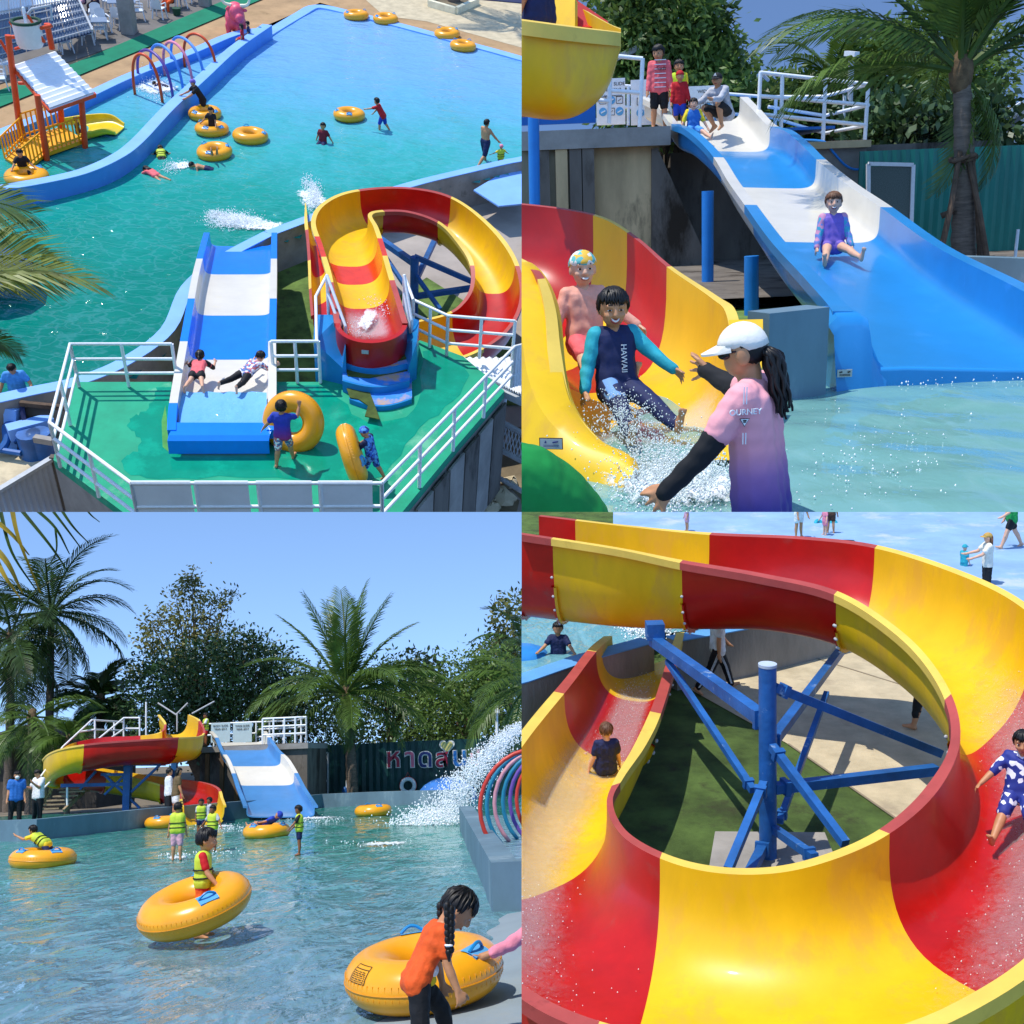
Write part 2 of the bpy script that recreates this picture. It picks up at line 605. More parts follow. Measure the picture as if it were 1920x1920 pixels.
# ------------------------------------------------------------------ slides
def trough(root, st, cuts, mats, p=0.7, thick=0.035, rim=0.1, lip=0.06, per=6, nu=16, name='slide_section', endcap=None, flange=True, bolts=None):
    """water-slide trough.  st: stations (left rim, right rim, depth); cuts: where the glass-fibre sections join"""
    rows = crom([(*L, *R, d) for L, R, d in st], per)
    M = len(rows)

    def section(r, grow=0.0):
        L, R, d = V(r[:3]), V(r[3:6]), r[6]
        w = R - L
        wd = w.length
        out = w / wd
        c = (L + R) / 2
        nrm = V((0, 0, 1))
        inner, outer = [], []
        for k in range(nu + 1):
            th = math.pi * k / nu
            cx, sx = math.cos(th), math.sin(th)
            x = -math.copysign(abs(cx) ** p, cx)
            z = abs(sx) ** p
            inner.append(c + out * x * wd / 2 - nrm * d * z)
            g = thick + grow
            outer.append(c + out * x * (wd / 2 + g) - nrm * (d + g) * z - nrm * lip * (1 - z))
        a, b = L - out * rim, R + out * rim
        a2, b2 = a - nrm * lip, b - nrm * lip
        return inner, outer, a, a2, b, b2

    objs = []
    bounds = [0.0] + list(cuts) + [len(st) - 1.0]
    for si in range(len(bounds) - 1):
        i0, i1 = int(round(bounds[si] * per)), int(round(bounds[si + 1] * per))
        if i1 <= i0:
            continue
        mb = MB()
        loops = []
        for i in range(i0, i1 + 1):
            inn, out, a, a2, b, b2 = section(rows[i])
            loops.append([a] + inn + [b, b2] + out[::-1] + [a2])
        n = len(loops[0])
        mb.grid([lp[1:nu + 2] for lp in loops], flip=True)
        mb.grid([lp[nu + 3:] for lp in loops], flip=True)
        rbs = [MB().grid([[lp[n - 1], lp[0], lp[1]] for lp in loops], flip=True), MB().grid([lp[nu + 1:nu + 4] for lp in loops], flip=True)]
        for e, lp in ((0, loops[0]), (1, loops[-1])):
            o = len(mb.v)
            mb.v += [tuple(q) for q in lp]
            for k in range(nu + 2):
                q = (o + k, o + k + 1, o + n - 2 - k, o + n - 1 - k)
                mb.f.append(q if e == 0 else q[::-1])
        if flange:
            for i in (i0, i1):
                j = i + (1 if i == i0 else -1)
                o1 = section(rows[i], 0.0)[1]
                f1 = section(rows[i], 0.05)[1]
                r2 = rows[i] * 0.75 + rows[j] * 0.25
                f2 = section(r2, 0.05)[1]
                o2 = section(r2, 0.0)[1]
                mb.grid([o1[3:-3], f1[3:-3], f2[3:-3], o2[3:-3]], flip=(i == i0))
        m_ = mats[si % len(mats)]
        objs.append(ob(name, mb, m_, root, sharp=40))
        for rb in rbs:
            ob('rim', rb, MATS.get('rim_' + m_.name[6:], m_), objs[-1], sharp=40)
        if bolts and si in bolts:
            bb = MB()
            for i in (i0, i1):
                j = i + (1 if i == i0 else -1)
                r2 = rows[i] * 0.9 + rows[j] * 0.1
                f1 = section(r2, 0.055)[1]
                for k in range(2, nu - 1, 2):
                    bb.ell(f1[k], 0.022, None, 6, 4)
            ob('bolt', bb, MATS['galv'], objs[-1], kind='stuff')
    if endcap:
        which, m = endcap
        i = 0 if which == 0 else M - 1
        inn, out, a, a2, b, b2 = section(rows[i])
        c = (inn[0] + inn[-1]) / 2
        d = (V(rows[i][:3]) - V(rows[1 if i == 0 else M - 2][:3])).normalized()
        wd = (inn[0] - inn[-1]).length
        rr = []
        for q in np.linspace(0, 1, 6):
            sc = math.cos(q * math.pi / 2)
            rr.append([c + (pt - c) * max(sc, 0.02) + d * wd * 0.45 * math.sin(q * math.pi / 2) - V((0, 0, 1)) * 0 for pt in inn])
        ro = [[pt + (pt - c).normalized() * thick + d * thick for pt in row] for row in rr]
        mb = MB(); mb.grid(rr, flip=(i != 0)); mb.grid(ro, flip=(i == 0))
        ed1 = [row[0] for row in rr] + [row[-1] for row in reversed(rr)]
        ed2 = [q + (q - c).normalized() * rim if (q - c).length > 0.05 else q + d * rim for q in ed1]
        ed2 = [V((q.x, q.y, e.z)) for q, e in zip(ed2, ed1)]
        ed3 = [q - V((0, 0, lip)) for q in ed2]
        mb.grid([ed1, ed2, ed3])
        objs.append(fixnormals(ob('end_basin', mb, m, root)))
    return objs


def railing(root, m, runs, r=0.025, posts=None, name='rail', pm=None):
    """runs: polylines for rails; posts: (foot, top)"""
    for run in runs:
        b = MB(); b.tube(run, r, 8)
        ob(name, b, m, root, sharp=60)
    for a, b_ in posts or []:
        b = MB(); b.tube([a, b_], r * 1.05, 8)
        ob('post', b, pm or m, root, sharp=60)


# ------------------------------------------------------------------ swim rings
def rotm(rx, ry, rz):
    return Euler((rad(rx), rad(ry), rad(rz)), 'XYZ').to_matrix()


def swim_ring(label, c, D=1.2, rx=0, ry=0, rz=0, group=None, hand=(40, 220), pads=True, detail=1, print_at=None):
    """inflated ring: welded body, pads with grab handles, printed notice"""
    t = thing('swim_ring', label, 'swim ring', c, group)
    M = rotm(rx, ry, rz)
    r = D * 0.172; R = D / 2 - r
    nu, nv = (64, 24) if detail > 1 else (36, 14)
    b = MB(); b.torus(c, R, r, M, nu, nv, r * 0.9)
    body = ob('body', b, MATS['ring_yellow'], t, sharp=0)
    if detail > 1:
        b = MB(); b.torus(c, R + r * 1.0, 0.006, M, 80, 6)
        ob('seam', b, MATS['ring_seam'], body)
        # crimps along the outer weld
        b = MB()
        for k in range(70):
            a = 2 * math.pi * k / 70
            d = V((math.cos(a), math.sin(a), 0)); tz = V((0, 0, 1))
            p1 = d * (R + r * 0.965) + tz * r * 0.30; p2 = d * (R + r * 0.985) - tz * r * 0.22
            b.cap(V(c) + M @ p1, V(c) + M @ p2, 0.0035, 0.002, 5)
        ob('crimp', b, MATS['ring_yellow'], body, kind='stuff')
    for a0 in hand:
        a = rad(a0)
        d = V((math.cos(a), math.sin(a), 0)); tg = V((-math.sin(a), math.cos(a), 0)); up = V((0, 0, 1))

        def sp_(phi, s_, lift=0.0):
            rr = r + lift
            q = d * (R + rr * math.cos(phi)) + up * rr * 0.9 * math.sin(phi)
            return V(c) + M @ (q + tg * s_)
        b = MB()
        w = D * 0.085
        rows = []
        for i in range(5):
            phi = rad(70) + (i - 2) * 0.17
            rows.append([sp_(phi, (j - 2) * w * 0.5, 0.008) for j in range(5)])
        b.grid(rows, flip=True)
        b.grid([[q - (M @ up) * 0.012 for q in row] for row in rows])
        pad = ob('handle_pad', b, MATS['pad_blue'], t)
        b = MB()
        pts = []
        for i in range(9):
            s_ = (i / 8 - 0.5) * w * 1.8
            lift = 0.012 + 0.055 * math.sin(math.pi * i / 8)
            pts.append(sp_(rad(70), s_, lift))
        b.tube(pts, 0.013, 6)
        ob('handle', b, MATS['handle_blue'], pad)
    if print_at is not None:
        a = rad(print_at)
        d = V((math.cos(a), math.sin(a), 0)); tg = V((-math.sin(a), math.cos(a), 0)); up = V((0, 0, 1))

        def sq(phi, th, lift=0.004):
            rr = r + lift
            dd = V((math.cos(a + th), math.sin(a + th), 0))
            return V(c) + M @ (dd * (R + rr * math.cos(phi)) + up * rr * 0.9 * math.sin(phi))
        b = MB()

        def line(p1, p2, w_):
            (f1, t1), (f2, t2) = p1, p2
            n = 6
            if abs(f1 - f2) > abs(t1 - t2):
                A = [sq(f1 + (f2 - f1) * i / n, t1 - w_) for i in range(n + 1)]
                B = [sq(f1 + (f2 - f1) * i / n, t1 + w_) for i in range(n + 1)]
            else:
                A = [sq(f1 - w_ * 2, t1 + (t2 - t1) * i / n) for i in range(n + 1)]
                B = [sq(f1 + w_ * 2, t1 + (t2 - t1) * i / n) for i in range(n + 1)]
            b.grid([A, B])
        f0, f1, t0, t1 = 0.35, 1.05, -0.17, 0.17
        for q in (((f0, t0), (f1, t0)), ((f0, t1), (f1, t1)), ((f0, t0), (f0, t1)), ((f1, t0), (f1, t1)), ((0.88, t0), (0.88, t1))):
            line(*q, 0.006)
        rnd = random.Random(4)
        for i in range(6):
            fi = 0.42 + i * 0.07
            x = t0 + 0.02
            while x < t1 - 0.05:
                ln = rnd.uniform(0.02, 0.08)
                line((fi, x), (fi, min(x + ln, t1 - 0.02)), 0.0065)
                x += ln + 0.018
        ob('printed_notice', b, MATS['ink'], body, sharp=0)
    return t


# ------------------------------------------------------------------ people
REM = []     # meshes that are fused into one continuous surface


def fused(name, mb, m, parent, vox, smooth=3):
    o = ob(name, mb, m, parent, sharp=0)
    REM.append((o, vox, smooth))
    return o


def Rx(a): return Matrix.Rotation(rad(a), 3, 'X')
def Ry(a): return Matrix.Rotation(rad(a), 3, 'Y')
def Rz(a): return Matrix.Rotation(rad(a), 3, 'Z')


def person(label, base, yaw, H, pose=None, adult=False, skin='skin', hair='hair', hairstyle='short', top=None, sleeve='short',
           bottom=None, leg='shorts', vest=None, cap=None, vox=None, face=False, fingers=False, group=None, extra=None,
           girth=1.0, hs=1.0, hood=None, brim=False, shoe=None, legs=True, cat=None, name='person'):
    """one continuous body grown round a posed skeleton, clothed in separate garments"""
    pose = pose or {}
    vox = vox or H * 0.0125
    g = H
    hh = (0.133 if adult else 0.163) * hs
    th, sh, ank = (0.25, 0.245, 0.04) if adult else (0.235, 0.228, 0.036)
    tor = 0.285 if adult else 0.28
    ua, fa, hd = 0.168, 0.142, 0.088 if adult else 0.08
    sw, hw = (0.105, 0.055) if adult else (0.098, 0.05)
    gi = girth
    lean, roll, twist = pose.get('lean', 0), pose.get('roll', 0), pose.get('twist', 0)
    Rt = Rz(twist) @ Ry(roll) @ Rx(-lean)
    J = {}
    J['pel'] = V((0, 0, 0))
    J['wst'] = Rt @ V((0, 0.0, tor * 0.35))
    J['che'] = Rt @ V((0, 0.005, tor * 0.8))
    J['nek'] = Rt @ V((0, 0.0, tor + 0.03))
    hp, hy = pose.get('head', (0, 0))[:2]
    hr = pose.get('head', (0, 0, 0))[2] if len(pose.get('head', (0, 0))) > 2 else 0
    Rh = Rz(hy) @ Rz(twist) @ Ry(roll * 0.6 + hr) @ Rx(-(lean * 0.6 + hp))
    J['hed'] = J['nek'] + Rh @ V((0, 0.012, hh * 0.56))
    Lm = {}
    for S, sx in (('L', -1), ('R', 1)):
        J['sh' + S] = Rt @ V((sx * sw, 0, tor - 0.012))
        J['hi' + S] = V((sx * hw, 0, -0.005))
        a = pose.get('a' + S, (4, 8, 12))
        fl, abd, el = a[0], a[1], a[2]
        inr = a[3] if len(a) > 3 else 0
        R1 = Rx(fl) @ Ry(-sx * abd)
        d1 = R1 @ V((0, 0, -1))
        R2 = R1 @ Rz(sx * inr) @ Rx(el)
        d2 = R2 @ V((0, 0, -1))
        J['el' + S] = J['sh' + S] + d1 * ua
        J['wr' + S] = J['el' + S] + d2 * fa
        J['ha' + S] = J['wr' + S] + d2 * hd * 0.5
        Lm['hr' + S] = R2
        l_ = pose.get('l' + S, (0, 3, 0))
        Q1 = Rx(l_[0]) @ Ry(-sx * l_[1])
        Q2 = Q1 @ Rz(-sx * (l_[3] if len(l_) > 3 else 0)) @ Rx(-l_[2])
        J['kn' + S] = J['hi' + S] + Q1 @ V((0, 0, -1)) * th
        J['an' + S] = J['kn' + S] + Q2 @ V((0, 0, -1)) * sh
        ft = pose.get('foot', 0)
        Lm['ft' + S] = Q2 @ Rx(ft)
    Rroot = rotm(*pose.get('root', (0, 0, 0)))
    Ry_ = Rz(yaw)
    low = min((Rroot @ J['an' + S]).z for S in 'LR') - ank
    z0 = pose['z'] if 'z' in pose else -low
    base = V(base)
    off = V((0, 0, z0 * H))

    def W_(p):
        return base + off + Ry_ @ (Rroot @ V(p)) * H
    RR = Ry_ @ Rroot
    P = {k: W_(v) for k, v in J.items()}
    root = thing(name, label, cat or 'person', base, group)

    def torso(mb, gr, lo=-0.03, hi=1.0, wide=1.0):
        r0, r1 = (0.058 * gi + gr) * g, (0.052 * gi + gr) * g
        for sx in (-1, 1):
            a_ = W_(Rt @ V((sx * hw * wide, 0, lo + 0.02)))
            m_ = W_(Rt @ V((sx * (hw - 0.006) * gi * wide, 0, tor * 0.45)))
            b_ = W_(Rt @ V((sx * (sw - 0.042) * wide, 0, tor * 0.84 * hi)))
            mb.cap(a_, m_, r0, r1 * 0.97); mb.cap(m_, b_, r1 * 0.97, r1)
        mb.cap(W_(Rt @ V((0, 0, lo + 0.02))), W_(Rt @ V((0, 0, tor * 0.8 * hi))), r0, r1)
    # ---- body
    b = MB()
    torso(b, -0.004)
    b.cap(P['shL'], P['shR'], 0.036 * g, 0.036 * g)
    b.cap(P['che'] + (P['nek'] - P['che']) * 0.3, P['nek'] + (P['hed'] - P['nek']) * 0.3, 0.036 * g, 0.033 * g * (1.05 if adult else 1.1))
    RhW = RR @ Rh
    hrx, hry, hrz = hh * 0.41 * g, hh * 0.47 * g, hh * 0.5 * g
    b.ell(P['hed'] + RhW @ V((0, -0.05, 0.12)) * hh * g * 0.5, (hrx, hry * 0.97, hrz * 0.92), RhW, 18, 12)
    b.ell(P['hed'] + RhW @ V((0, 0.16, -0.42)) * hh * g * 0.5, (hrx * 0.78, hry * 0.72, hrz * 0.66), RhW, 16, 10)
    hc = P['hed']

    def HP(x, y, z):
        """point on the head in head halves"""
        return hc + RhW @ V((x * hrx, y * hry, z * hrz))
    if face:
        b.cap(HP(0, 0.94, 0.10), HP(0, 1.06, -0.22), 0.010 * g, 0.0155 * g, 8)
        b.cap(HP(-0.12, 0.98, -0.27), HP(0.12, 0.98, -0.27), 0.010 * g, 0.010 * g, 8)
        b.cap(HP(-0.3, 0.80, -0.56), HP(0.3, 0.80, -0.56), 0.011 * g, 0.011 * g, 8)
        b.cap(HP(-0.55, 0.62, -0.28), HP(-0.4, 0.74, -0.3), 0.018 * g, 0.018 * g, 8)
        b.cap(HP(0.55, 0.62, -0.28), HP(0.4, 0.74, -0.3), 0.018 * g, 0.018 * g, 8)
        b.cap(HP(-0.5, 0.84, 0.28), HP(0.5, 0.84, 0.28), 0.012 * g, 0.012 * g, 8)
    for sx in (-1, 1):
        b.ell(HP(sx * 0.97, -0.05, -0.12), (0.011 * g, 0.02 * g, 0.03 * g), RhW, 8, 6)
    for S, sx in (('L', -1), ('R', 1)):
        b.cap(P['sh' + S], P['el' + S], 0.034 * g * gi, 0.0265 * g, 10)
        mid = P['el' + S] * 0.7 + P['wr' + S] * 0.3
        b.cap(P['el' + S], mid, 0.0265 * g, 0.0275 * g, 10)
        b.cap(mid, P['wr' + S], 0.0275 * g, 0.019 * g, 10)
        hR = RR @ Lm['hr' + S]
        wr = P['wr' + S]
        if not fingers:
            b.cap(wr, P['ha' + S], 0.02 * g, 0.024 * g, 8)
            b.cap(P['ha' + S], P['ha' + S] + hR @ V((0, 0.02, -hd * 0.6)) * g, 0.021 * g, 0.012 * g, 8)
            b.cap(P['ha' + S], P['ha' + S] + hR @ V((-sx * 0.028, 0.018, -0.012)) * g, 0.011 * g, 0.008 * g, 8)
        else:
            sp_ = pose.get('spread', 1.0)
            pw = 0.0135
            for k in range(4):
                x = (k - 1.5) * pw
                kn = wr + hR @ V((0, x, -hd * 0.52)) * g
                b.cap(wr + hR @ V((0, x * 0.6, -0.008)) * g, kn, 0.0115 * g, 0.0098 * g, 8)
                ln = (0.040, 0.047, 0.044, 0.034)[k] * (1.0 if adult else 0.92)
                fx = x + (k - 1.5) * 0.009 * sp_
                bend = pose.get('curl', 0.25)
                m_ = wr + hR @ V((-sx * 0.006 * bend * 2, fx, -hd * 0.52 - ln * 0.55)) * g
                e_ = wr + hR @ V((-sx * 0.03 * bend * 2, fx + (k - 1.5) * 0.006 * sp_, -hd * 0.52 - ln * (1 - 0.3 * bend))) * g
                b.cap(kn, m_, 0.0082 * g, 0.0074 * g, 8)
                b.cap(m_, e_, 0.0074 * g, 0.0060 * g, 8)
            tb0 = wr + hR @ V((0, 0.014, -0.014)) * g
            tb1 = wr + hR @ V((-sx * 0.012, 0.036, -hd * 0.42)) * g
            tb2 = wr + hR @ V((-sx * 0.02, 0.046, -hd * 0.72)) * g
            b.cap(tb0, tb1, 0.0115 * g, 0.0088 * g, 8)
            b.cap(tb1, tb2, 0.0085 * g, 0.0066 * g, 8)
        if legs:
            b.cap(P['hi' + S], P['kn' + S], 0.056 * g * gi, 0.038 * g, 10)
            mid = P['kn' + S] * 0.68 + P['an' + S] * 0.32 + (RR @ Lm['ft' + S]) @ V((0, -0.008, 0)) * g
            b.cap(P['kn' + S], mid, 0.037 * g, 0.0385 * g * gi, 10)
            b.cap(mid, P['an' + S], 0.0375 * g * gi, 0.0235 * g, 10)
            fR = RR @ Lm['ft' + S]
            an = P['an' + S]
            heel = an + fR @ V((0, -0.018, -0.018)) * g
            toe = an + fR @ V((sx * 0.008, 0.088, -0.022)) * g
            b.cap(an, heel, 0.024 * g, 0.022 * g, 8)
            b.cap(heel, toe, 0.022 * g, 0.017 * g, 8)
            b.cap(an, toe, 0.022 * g, 0.014 * g, 8)
            if fingers:
                for k in range(5):
                    x = (k - 2) * 0.0095
                    lt = 0.026 - abs(k - (1 if sx > 0 else 3)) * 0.003
                    st_ = an + fR @ V((x + sx * 0.008, 0.082, -0.024)) * g
                    b.cap(st_, st_ + fR @ V((x * 0.15, lt, 0.003)) * g, 0.0082 * g, 0.0068 * g, 6)
    fused('body', b, MATS[skin], root, vox)
    # ---- garments
    if top:
        b = MB()
        gr = 0.0155
        torso(b, gr, lo=pose.get('hem', -0.05))
        b.cap(P['shL'], P['shR'], 0.045 * g, 0.045 * g)
        for S in 'LR':
            e0, e1, e2 = P['sh' + S], P['el' + S], P['wr' + S]
            if sleeve in ('short', 'raglan'):
                b.cap(e0, e0 + (e1 - e0) * 0.62, 0.045 * g * gi, 0.044 * g * gi, 10)
            elif sleeve == 'long':
                b.cap(e0, e1, 0.044 * g * gi, 0.0365 * g, 10); b.cap(e1, e1 + (e2 - e1) * 0.96, 0.0365 * g, 0.029 * g, 10)
            elif sleeve == 'half':
                b.cap(e0, e1, 0.043 * g * gi, 0.038 * g, 10)
        fused('shirt', b, MATS[top], root, vox)
    if hood:   # differently coloured sleeves
        b = MB()
        for S in 'LR':
            e0, e1, e2 = P['sh' + S], P['el' + S], P['wr' + S]
            b.cap(e0, e1, 0.0495 * g * gi, 0.0395 * g, 10)
            if sleeve == 'long':
                b.cap(e1, e1 + (e2 - e1) * 0.97, 0.0395 * g, 0.0315 * g, 10)
        fused('sleeves', b, MATS[hood], root, vox)
    if bottom and legs:
        b = MB()
        gr = 0.011
        for sx in (-1, 1):
            b.cap(W_(V((sx * hw, 0, -0.005))), W_(Rt @ V((sx * hw, 0, 0.035))), (0.058 * gi + gr) * g, (0.054 * gi + gr) * g)
        b.cap(W_(V((0, 0, -0.005))), W_(Rt @ V((0, 0, 0.035))), (0.058 * gi + gr) * g, (0.054 * gi + gr) * g)
        for S in 'LR':
            h0, k0, a0 = P['hi' + S], P['kn' + S], P['an' + S]
            if leg == 'brief':
                b.cap(h0, h0 + (k0 - h0) * 0.18, 0.069 * g * gi, 0.065 * g * gi, 10)
            elif leg == 'shorts':
                b.cap(h0, h0 + (k0 - h0) * 0.62, 0.068 * g * gi, 0.06 * g * gi, 10)
            elif leg == 'knee':
                b.cap(h0, h0 + (k0 - h0) * 0.9, 0.068 * g * gi, 0.054 * g, 10)
            elif leg == 'skirt':
                b.cap(h0, h0 + (k0 - h0) * 0.35, 0.07 * g * gi, 0.078 * g * gi, 10)
            else:
                b.cap(h0, k0, 0.069 * g * gi, 0.0505 * g, 10)
                e = 0.93 if leg == 'pants' else 0.6
                b.cap(k0, k0 + (a0 - k0) * e, 0.0505 * g, 0.037 * g, 10)
        fused('shorts' if leg in ('shorts', 'brief', 'knee') else ('skirt' if leg == 'skirt' else 'trousers'), b, MATS[bottom], root, vox)
    if vest:
        b = MB()
        torso(b, 0.034, lo=0.0, hi=1.02)
        for sx in (-1, 1):
            b.cap(W_(Rt @ V((sx * 0.06, 0.03, tor * 0.9))), W_(Rt @ V((sx * 0.062, -0.02, tor * 1.0))), 0.036 * g, 0.036 * g)
        vo = fused('life_vest', b, MATS[vest], root, vox)
        for k, q in enumerate((0.22, 0.5)):
            bb = MB()
            pts = []
            for i in range(24):
                a_ = 2 * math.pi * i / 24
                cx, sx_ = math.cos(a_), math.sin(a_)
                pts.append(W_(Rt @ V((math.copysign(abs(cx) ** 0.7, cx) * (hw + 0.089 * gi), math.copysign(abs(sx_) ** 0.7, sx_) * (0.089 * gi), tor * q))))
            bb.tube(pts, 0.0085 * g, 6, closed=True)
            ob('strap', bb, MATS['black_cloth'], vo)
    # ---- hair and caps
    if hair:
        b = MB()
        fem = hairstyle in ('long', 'pony', 'bob', 'nape')

        def hairline(fr):
            q = (-0.75 if fem else -0.55) if fr < -0.2 else ((-0.5 if fem else -0.2) if fr < 0.25 else 0.4)
            return q + 0.2 if hairstyle == 'bald' else q
        nu_, nv_ = (26, 18) if face else (16, 11)
        vs = []
        rnd = random.Random(sum(map(ord, label)))
        cH = P['hed'] + RhW @ V((0, -0.05, 0.12)) * hh * g * 0.5
        for j in range(nv_ + 1):
            ph = math.pi * j / nv_
            for i in range(nu_):
                t_ = 2 * math.pi * i / nu_
                d = V((math.sin(ph) * math.cos(t_), math.sin(ph) * math.sin(t_), math.cos(ph)))
                k = 1.09 + rnd.uniform(-0.022, 0.022)
                fr = d.y
                lowlim = hairline(fr)
                if d.z < lowlim:
                    k = 0.80
                vs.append(cH + RhW @ V((d.x * hrx * k, d.y * hry * 0.97 * k, d.z * hrz * 0.92 * k)))
        b.ell((0, 0, 0), 1, None, nu_, nv_)
        b.v = [tuple(p) for p in vs]
        if hairstyle in ('long', 'pony', 'bob', 'braid'):
            if hairstyle == 'long':
                for x in (-0.6, -0.2, 0.2, 0.6):
                    b.cap(HP(x, -0.75, 0.1), HP(x * 1.15, -0.95, -2.1), 0.026 * g, 0.014 * g, 8)
            elif hairstyle == 'bob':
                for x in (-0.8, -0.4, 0, 0.4, 0.8):
                    b.cap(HP(x, -0.6, 0.1), HP(x, -0.7, -0.9), 0.03 * g, 0.022 * g, 8)
            elif hairstyle == 'pony':
                b.cap(HP(0, -1.0, 0.3), HP(0, -1.35, -0.2), 0.02 * g, 0.025 * g, 8)
                b.cap(HP(0, -1.35, -0.2), HP(0, -1.3, -1.8), 0.025 * g, 0.008 * g, 8)
        for q in range(0 if cap and not fem else (110 if face else 45)):
            az = rnd.uniform(0, 2 * math.pi)
            f_ = math.cos(az)
            ze = hairline(f_) - (0.16 if f_ > 0.25 else 0.1) + rnd.uniform(-0.12, 0.1)
            c0 = V((rnd.uniform(-0.3, 0.3), rnd.uniform(-0.45, 0.15), 1)).normalized()
            hz_ = math.sqrt(max(0.05, 1 - ze * ze))
            c1 = V((math.sin(az) * hz_, math.cos(az) * hz_, ze))
            pts = []
            for k in range(5):
                d = c0.lerp(c1, k / 4).normalized()
                kk = (0.92 if cap else 1.07) + 0.055 * math.sin(math.pi * k / 4) + rnd.uniform(0, 0.03)
                pts.append(cH + RhW @ V((d.x * hrx * kk, d.y * hry * 0.97 * kk, d.z * hrz * 0.92 * kk)))
            b.tube(pts, [hh * g * w_ for w_ in (0.03, 0.045, 0.045, 0.035, 0.008)], 5)
        ob('hair', b, MATS[hair], root, sharp=0)
    if cap:
        b = MB()
        cH = P['hed'] + RhW @ V((0, -0.05, 0.12)) * hh * g * 0.5
        b.ell((0, 0, 0), 1, None, 20, 14)
        vs = []
        for p_ in b.v:
            d = V(p_)
            k = 1.17
            lim = 0.18 if d.y > 0 else -0.05
            if d.z < lim:
                k = 0.86
            vs.append(cH + RhW @ V((d.x * hrx * k, d.y * hry * 0.97 * k, d.z * hrz * 0.92 * k)))
        b.v = [tuple(p) for p in vs]
        co = ob('cap', b, MATS[cap], root, sharp=0)
        if brim:
            b = MB()
            r1, r2 = [], []
            for i in range(11):
                a_ = math.pi * (0.12 + 0.76 * i / 10)
                q = HP(math.cos(a_) * 1.08, math.sin(a_) * 1.05, 0.42 )
                e_ = HP(math.cos(a_) * 1.12, math.sin(a_) * 1.05 + 0.75 * math.sin(math.pi * i / 10) ** 0.6, 0.2)
                r1.append(q); r2.append(e_)
            up_ = RhW @ V((0, 0, 1)) * 0.006 * g
            b.grid([r1, r2, [q - up_ for q in r2], [q - up_ for q in r1], r1])
            fixnormals(ob('brim', b, MATS[cap], co))
    if face:
        for sx in (-1, 1):
            b = MB(); b.ell(HP(sx * 0.40, 0.862, 0.04), (0.0125 * g, 0.006 * g, 0.0042 * g), RhW, 10, 6)
            e_ = ob('eye', b, MATS['eye_white'], root, sharp=0)
            b = MB(); b.ell(HP(sx * 0.40, 0.908, 0.045), (0.0078 * g, 0.0045 * g, 0.005 * g), RhW, 8, 6)
            ob('iris', b, MATS['eye_dark'], e_, sharp=0)
            b = MB()
            b.tube([HP(sx * 0.2, 0.97, 0.36), HP(sx * 0.42, 0.93, 0.38), HP(sx * 0.64, 0.80, 0.27)], [0.003 * g, 0.0042 * g, 0.0025 * g], 6)
            ob('eyebrow', b, MATS[hair or 'hair'], root, sharp=0)
        b = MB()
        smile = pose.get('smile', 0.0)
        cv = 0.10 * smile
        b.tube([HP(x * 0.36, 0.93 - 0.13 * x * x, -0.60 + cv * x * x * 1.6) for x in np.linspace(-1, 1, 9)], [hs * g * (0.0025 + (0.0035 + 0.006 * smile) * (1 - abs(x) ** 2.5)) for x in np.linspace(-1, 1, 9)], 8)
        mo = ob('mouth', b, MATS['lips'], root, sharp=0)
        if smile > 0.3:
            b = MB(); b.tube([HP(x * 0.28, 1.015 - 0.13 * x * x, -0.575 + cv * x * x * 1.6) for x in np.linspace(-1, 1, 9)], [hs * g * (0.001 + 0.0055 * (1 - abs(x) ** 3)) for x in np.linspace(-1, 1, 9)], 6)
            ob('teeth', b, MATS['eye_white'], mo, sharp=0)
    root['_hp'] = 0
    del root['_hp']
    return root, P, HP, W_, RhW


def fuse_all():
    """give every queued body and garment one continuous skin (evaluated together, then made plain meshes)"""
    L = []
    for o, vox, sm in REM:
        t_ = bpy.data.objects.new('fuse', o.data)
        TMP.collection.objects.link(t_)
        r = t_.modifiers.new('r', 'REMESH'); r.mode = 'VOXEL'; r.voxel_size = vox; r.use_smooth_shade = True
        if sm:
            s_ = t_.modifiers.new('s', 'SMOOTH'); s_.iterations = sm; s_.factor = 0.5
        L.append((o, t_))
    TMP.view_layers[0].update()
    dg = TMP.view_layers[0].depsgraph
    for o, t_ in L:
        me = bpy.data.meshes.new_from_object(t_.evaluated_get(dg))
        old = o.data
        me.name = old.name
        if not me.materials:
            me.materials.append(old.materials[0])
        me.polygons.foreach_set('use_smooth', [True] * len(me.polygons))
        if o.name.split('.')[0] in ('shirt', 'shorts', 'trousers', 'skirt', 'sleeves', 'sleeve', 'arm_cover') and vox < 0.02:
            n = len(me.vertices)
            co = np.empty(n * 3); me.vertices.foreach_get('co', co); co = co.reshape(-1, 3)
            no = np.empty(n * 3); me.vertices.foreach_get('normal', no); no = no.reshape(-1, 3)
            s1 = np.sin(co[:, 0] * 31 + co[:, 2] * 47 + 3 * np.sin(co[:, 1] * 13)) * np.sin(co[:, 2] * 19 - co[:, 0] * 23 + 2.5 * np.sin(co[:, 2] * 11))
            s2 = np.sin(co[:, 2] * 70 + 4 * np.sin(co[:, 0] * 21 + co[:, 1] * 17))
            co = co + no * (0.0032 * s1 + 0.0014 * s2)[:, None]
            me.vertices.foreach_set('co', co.ravel())
        o.data = me
    for o, t_ in L:
        bpy.data.objects.remove(t_)


# ------------------------------------------------------------------ plants
FRONDS = {}


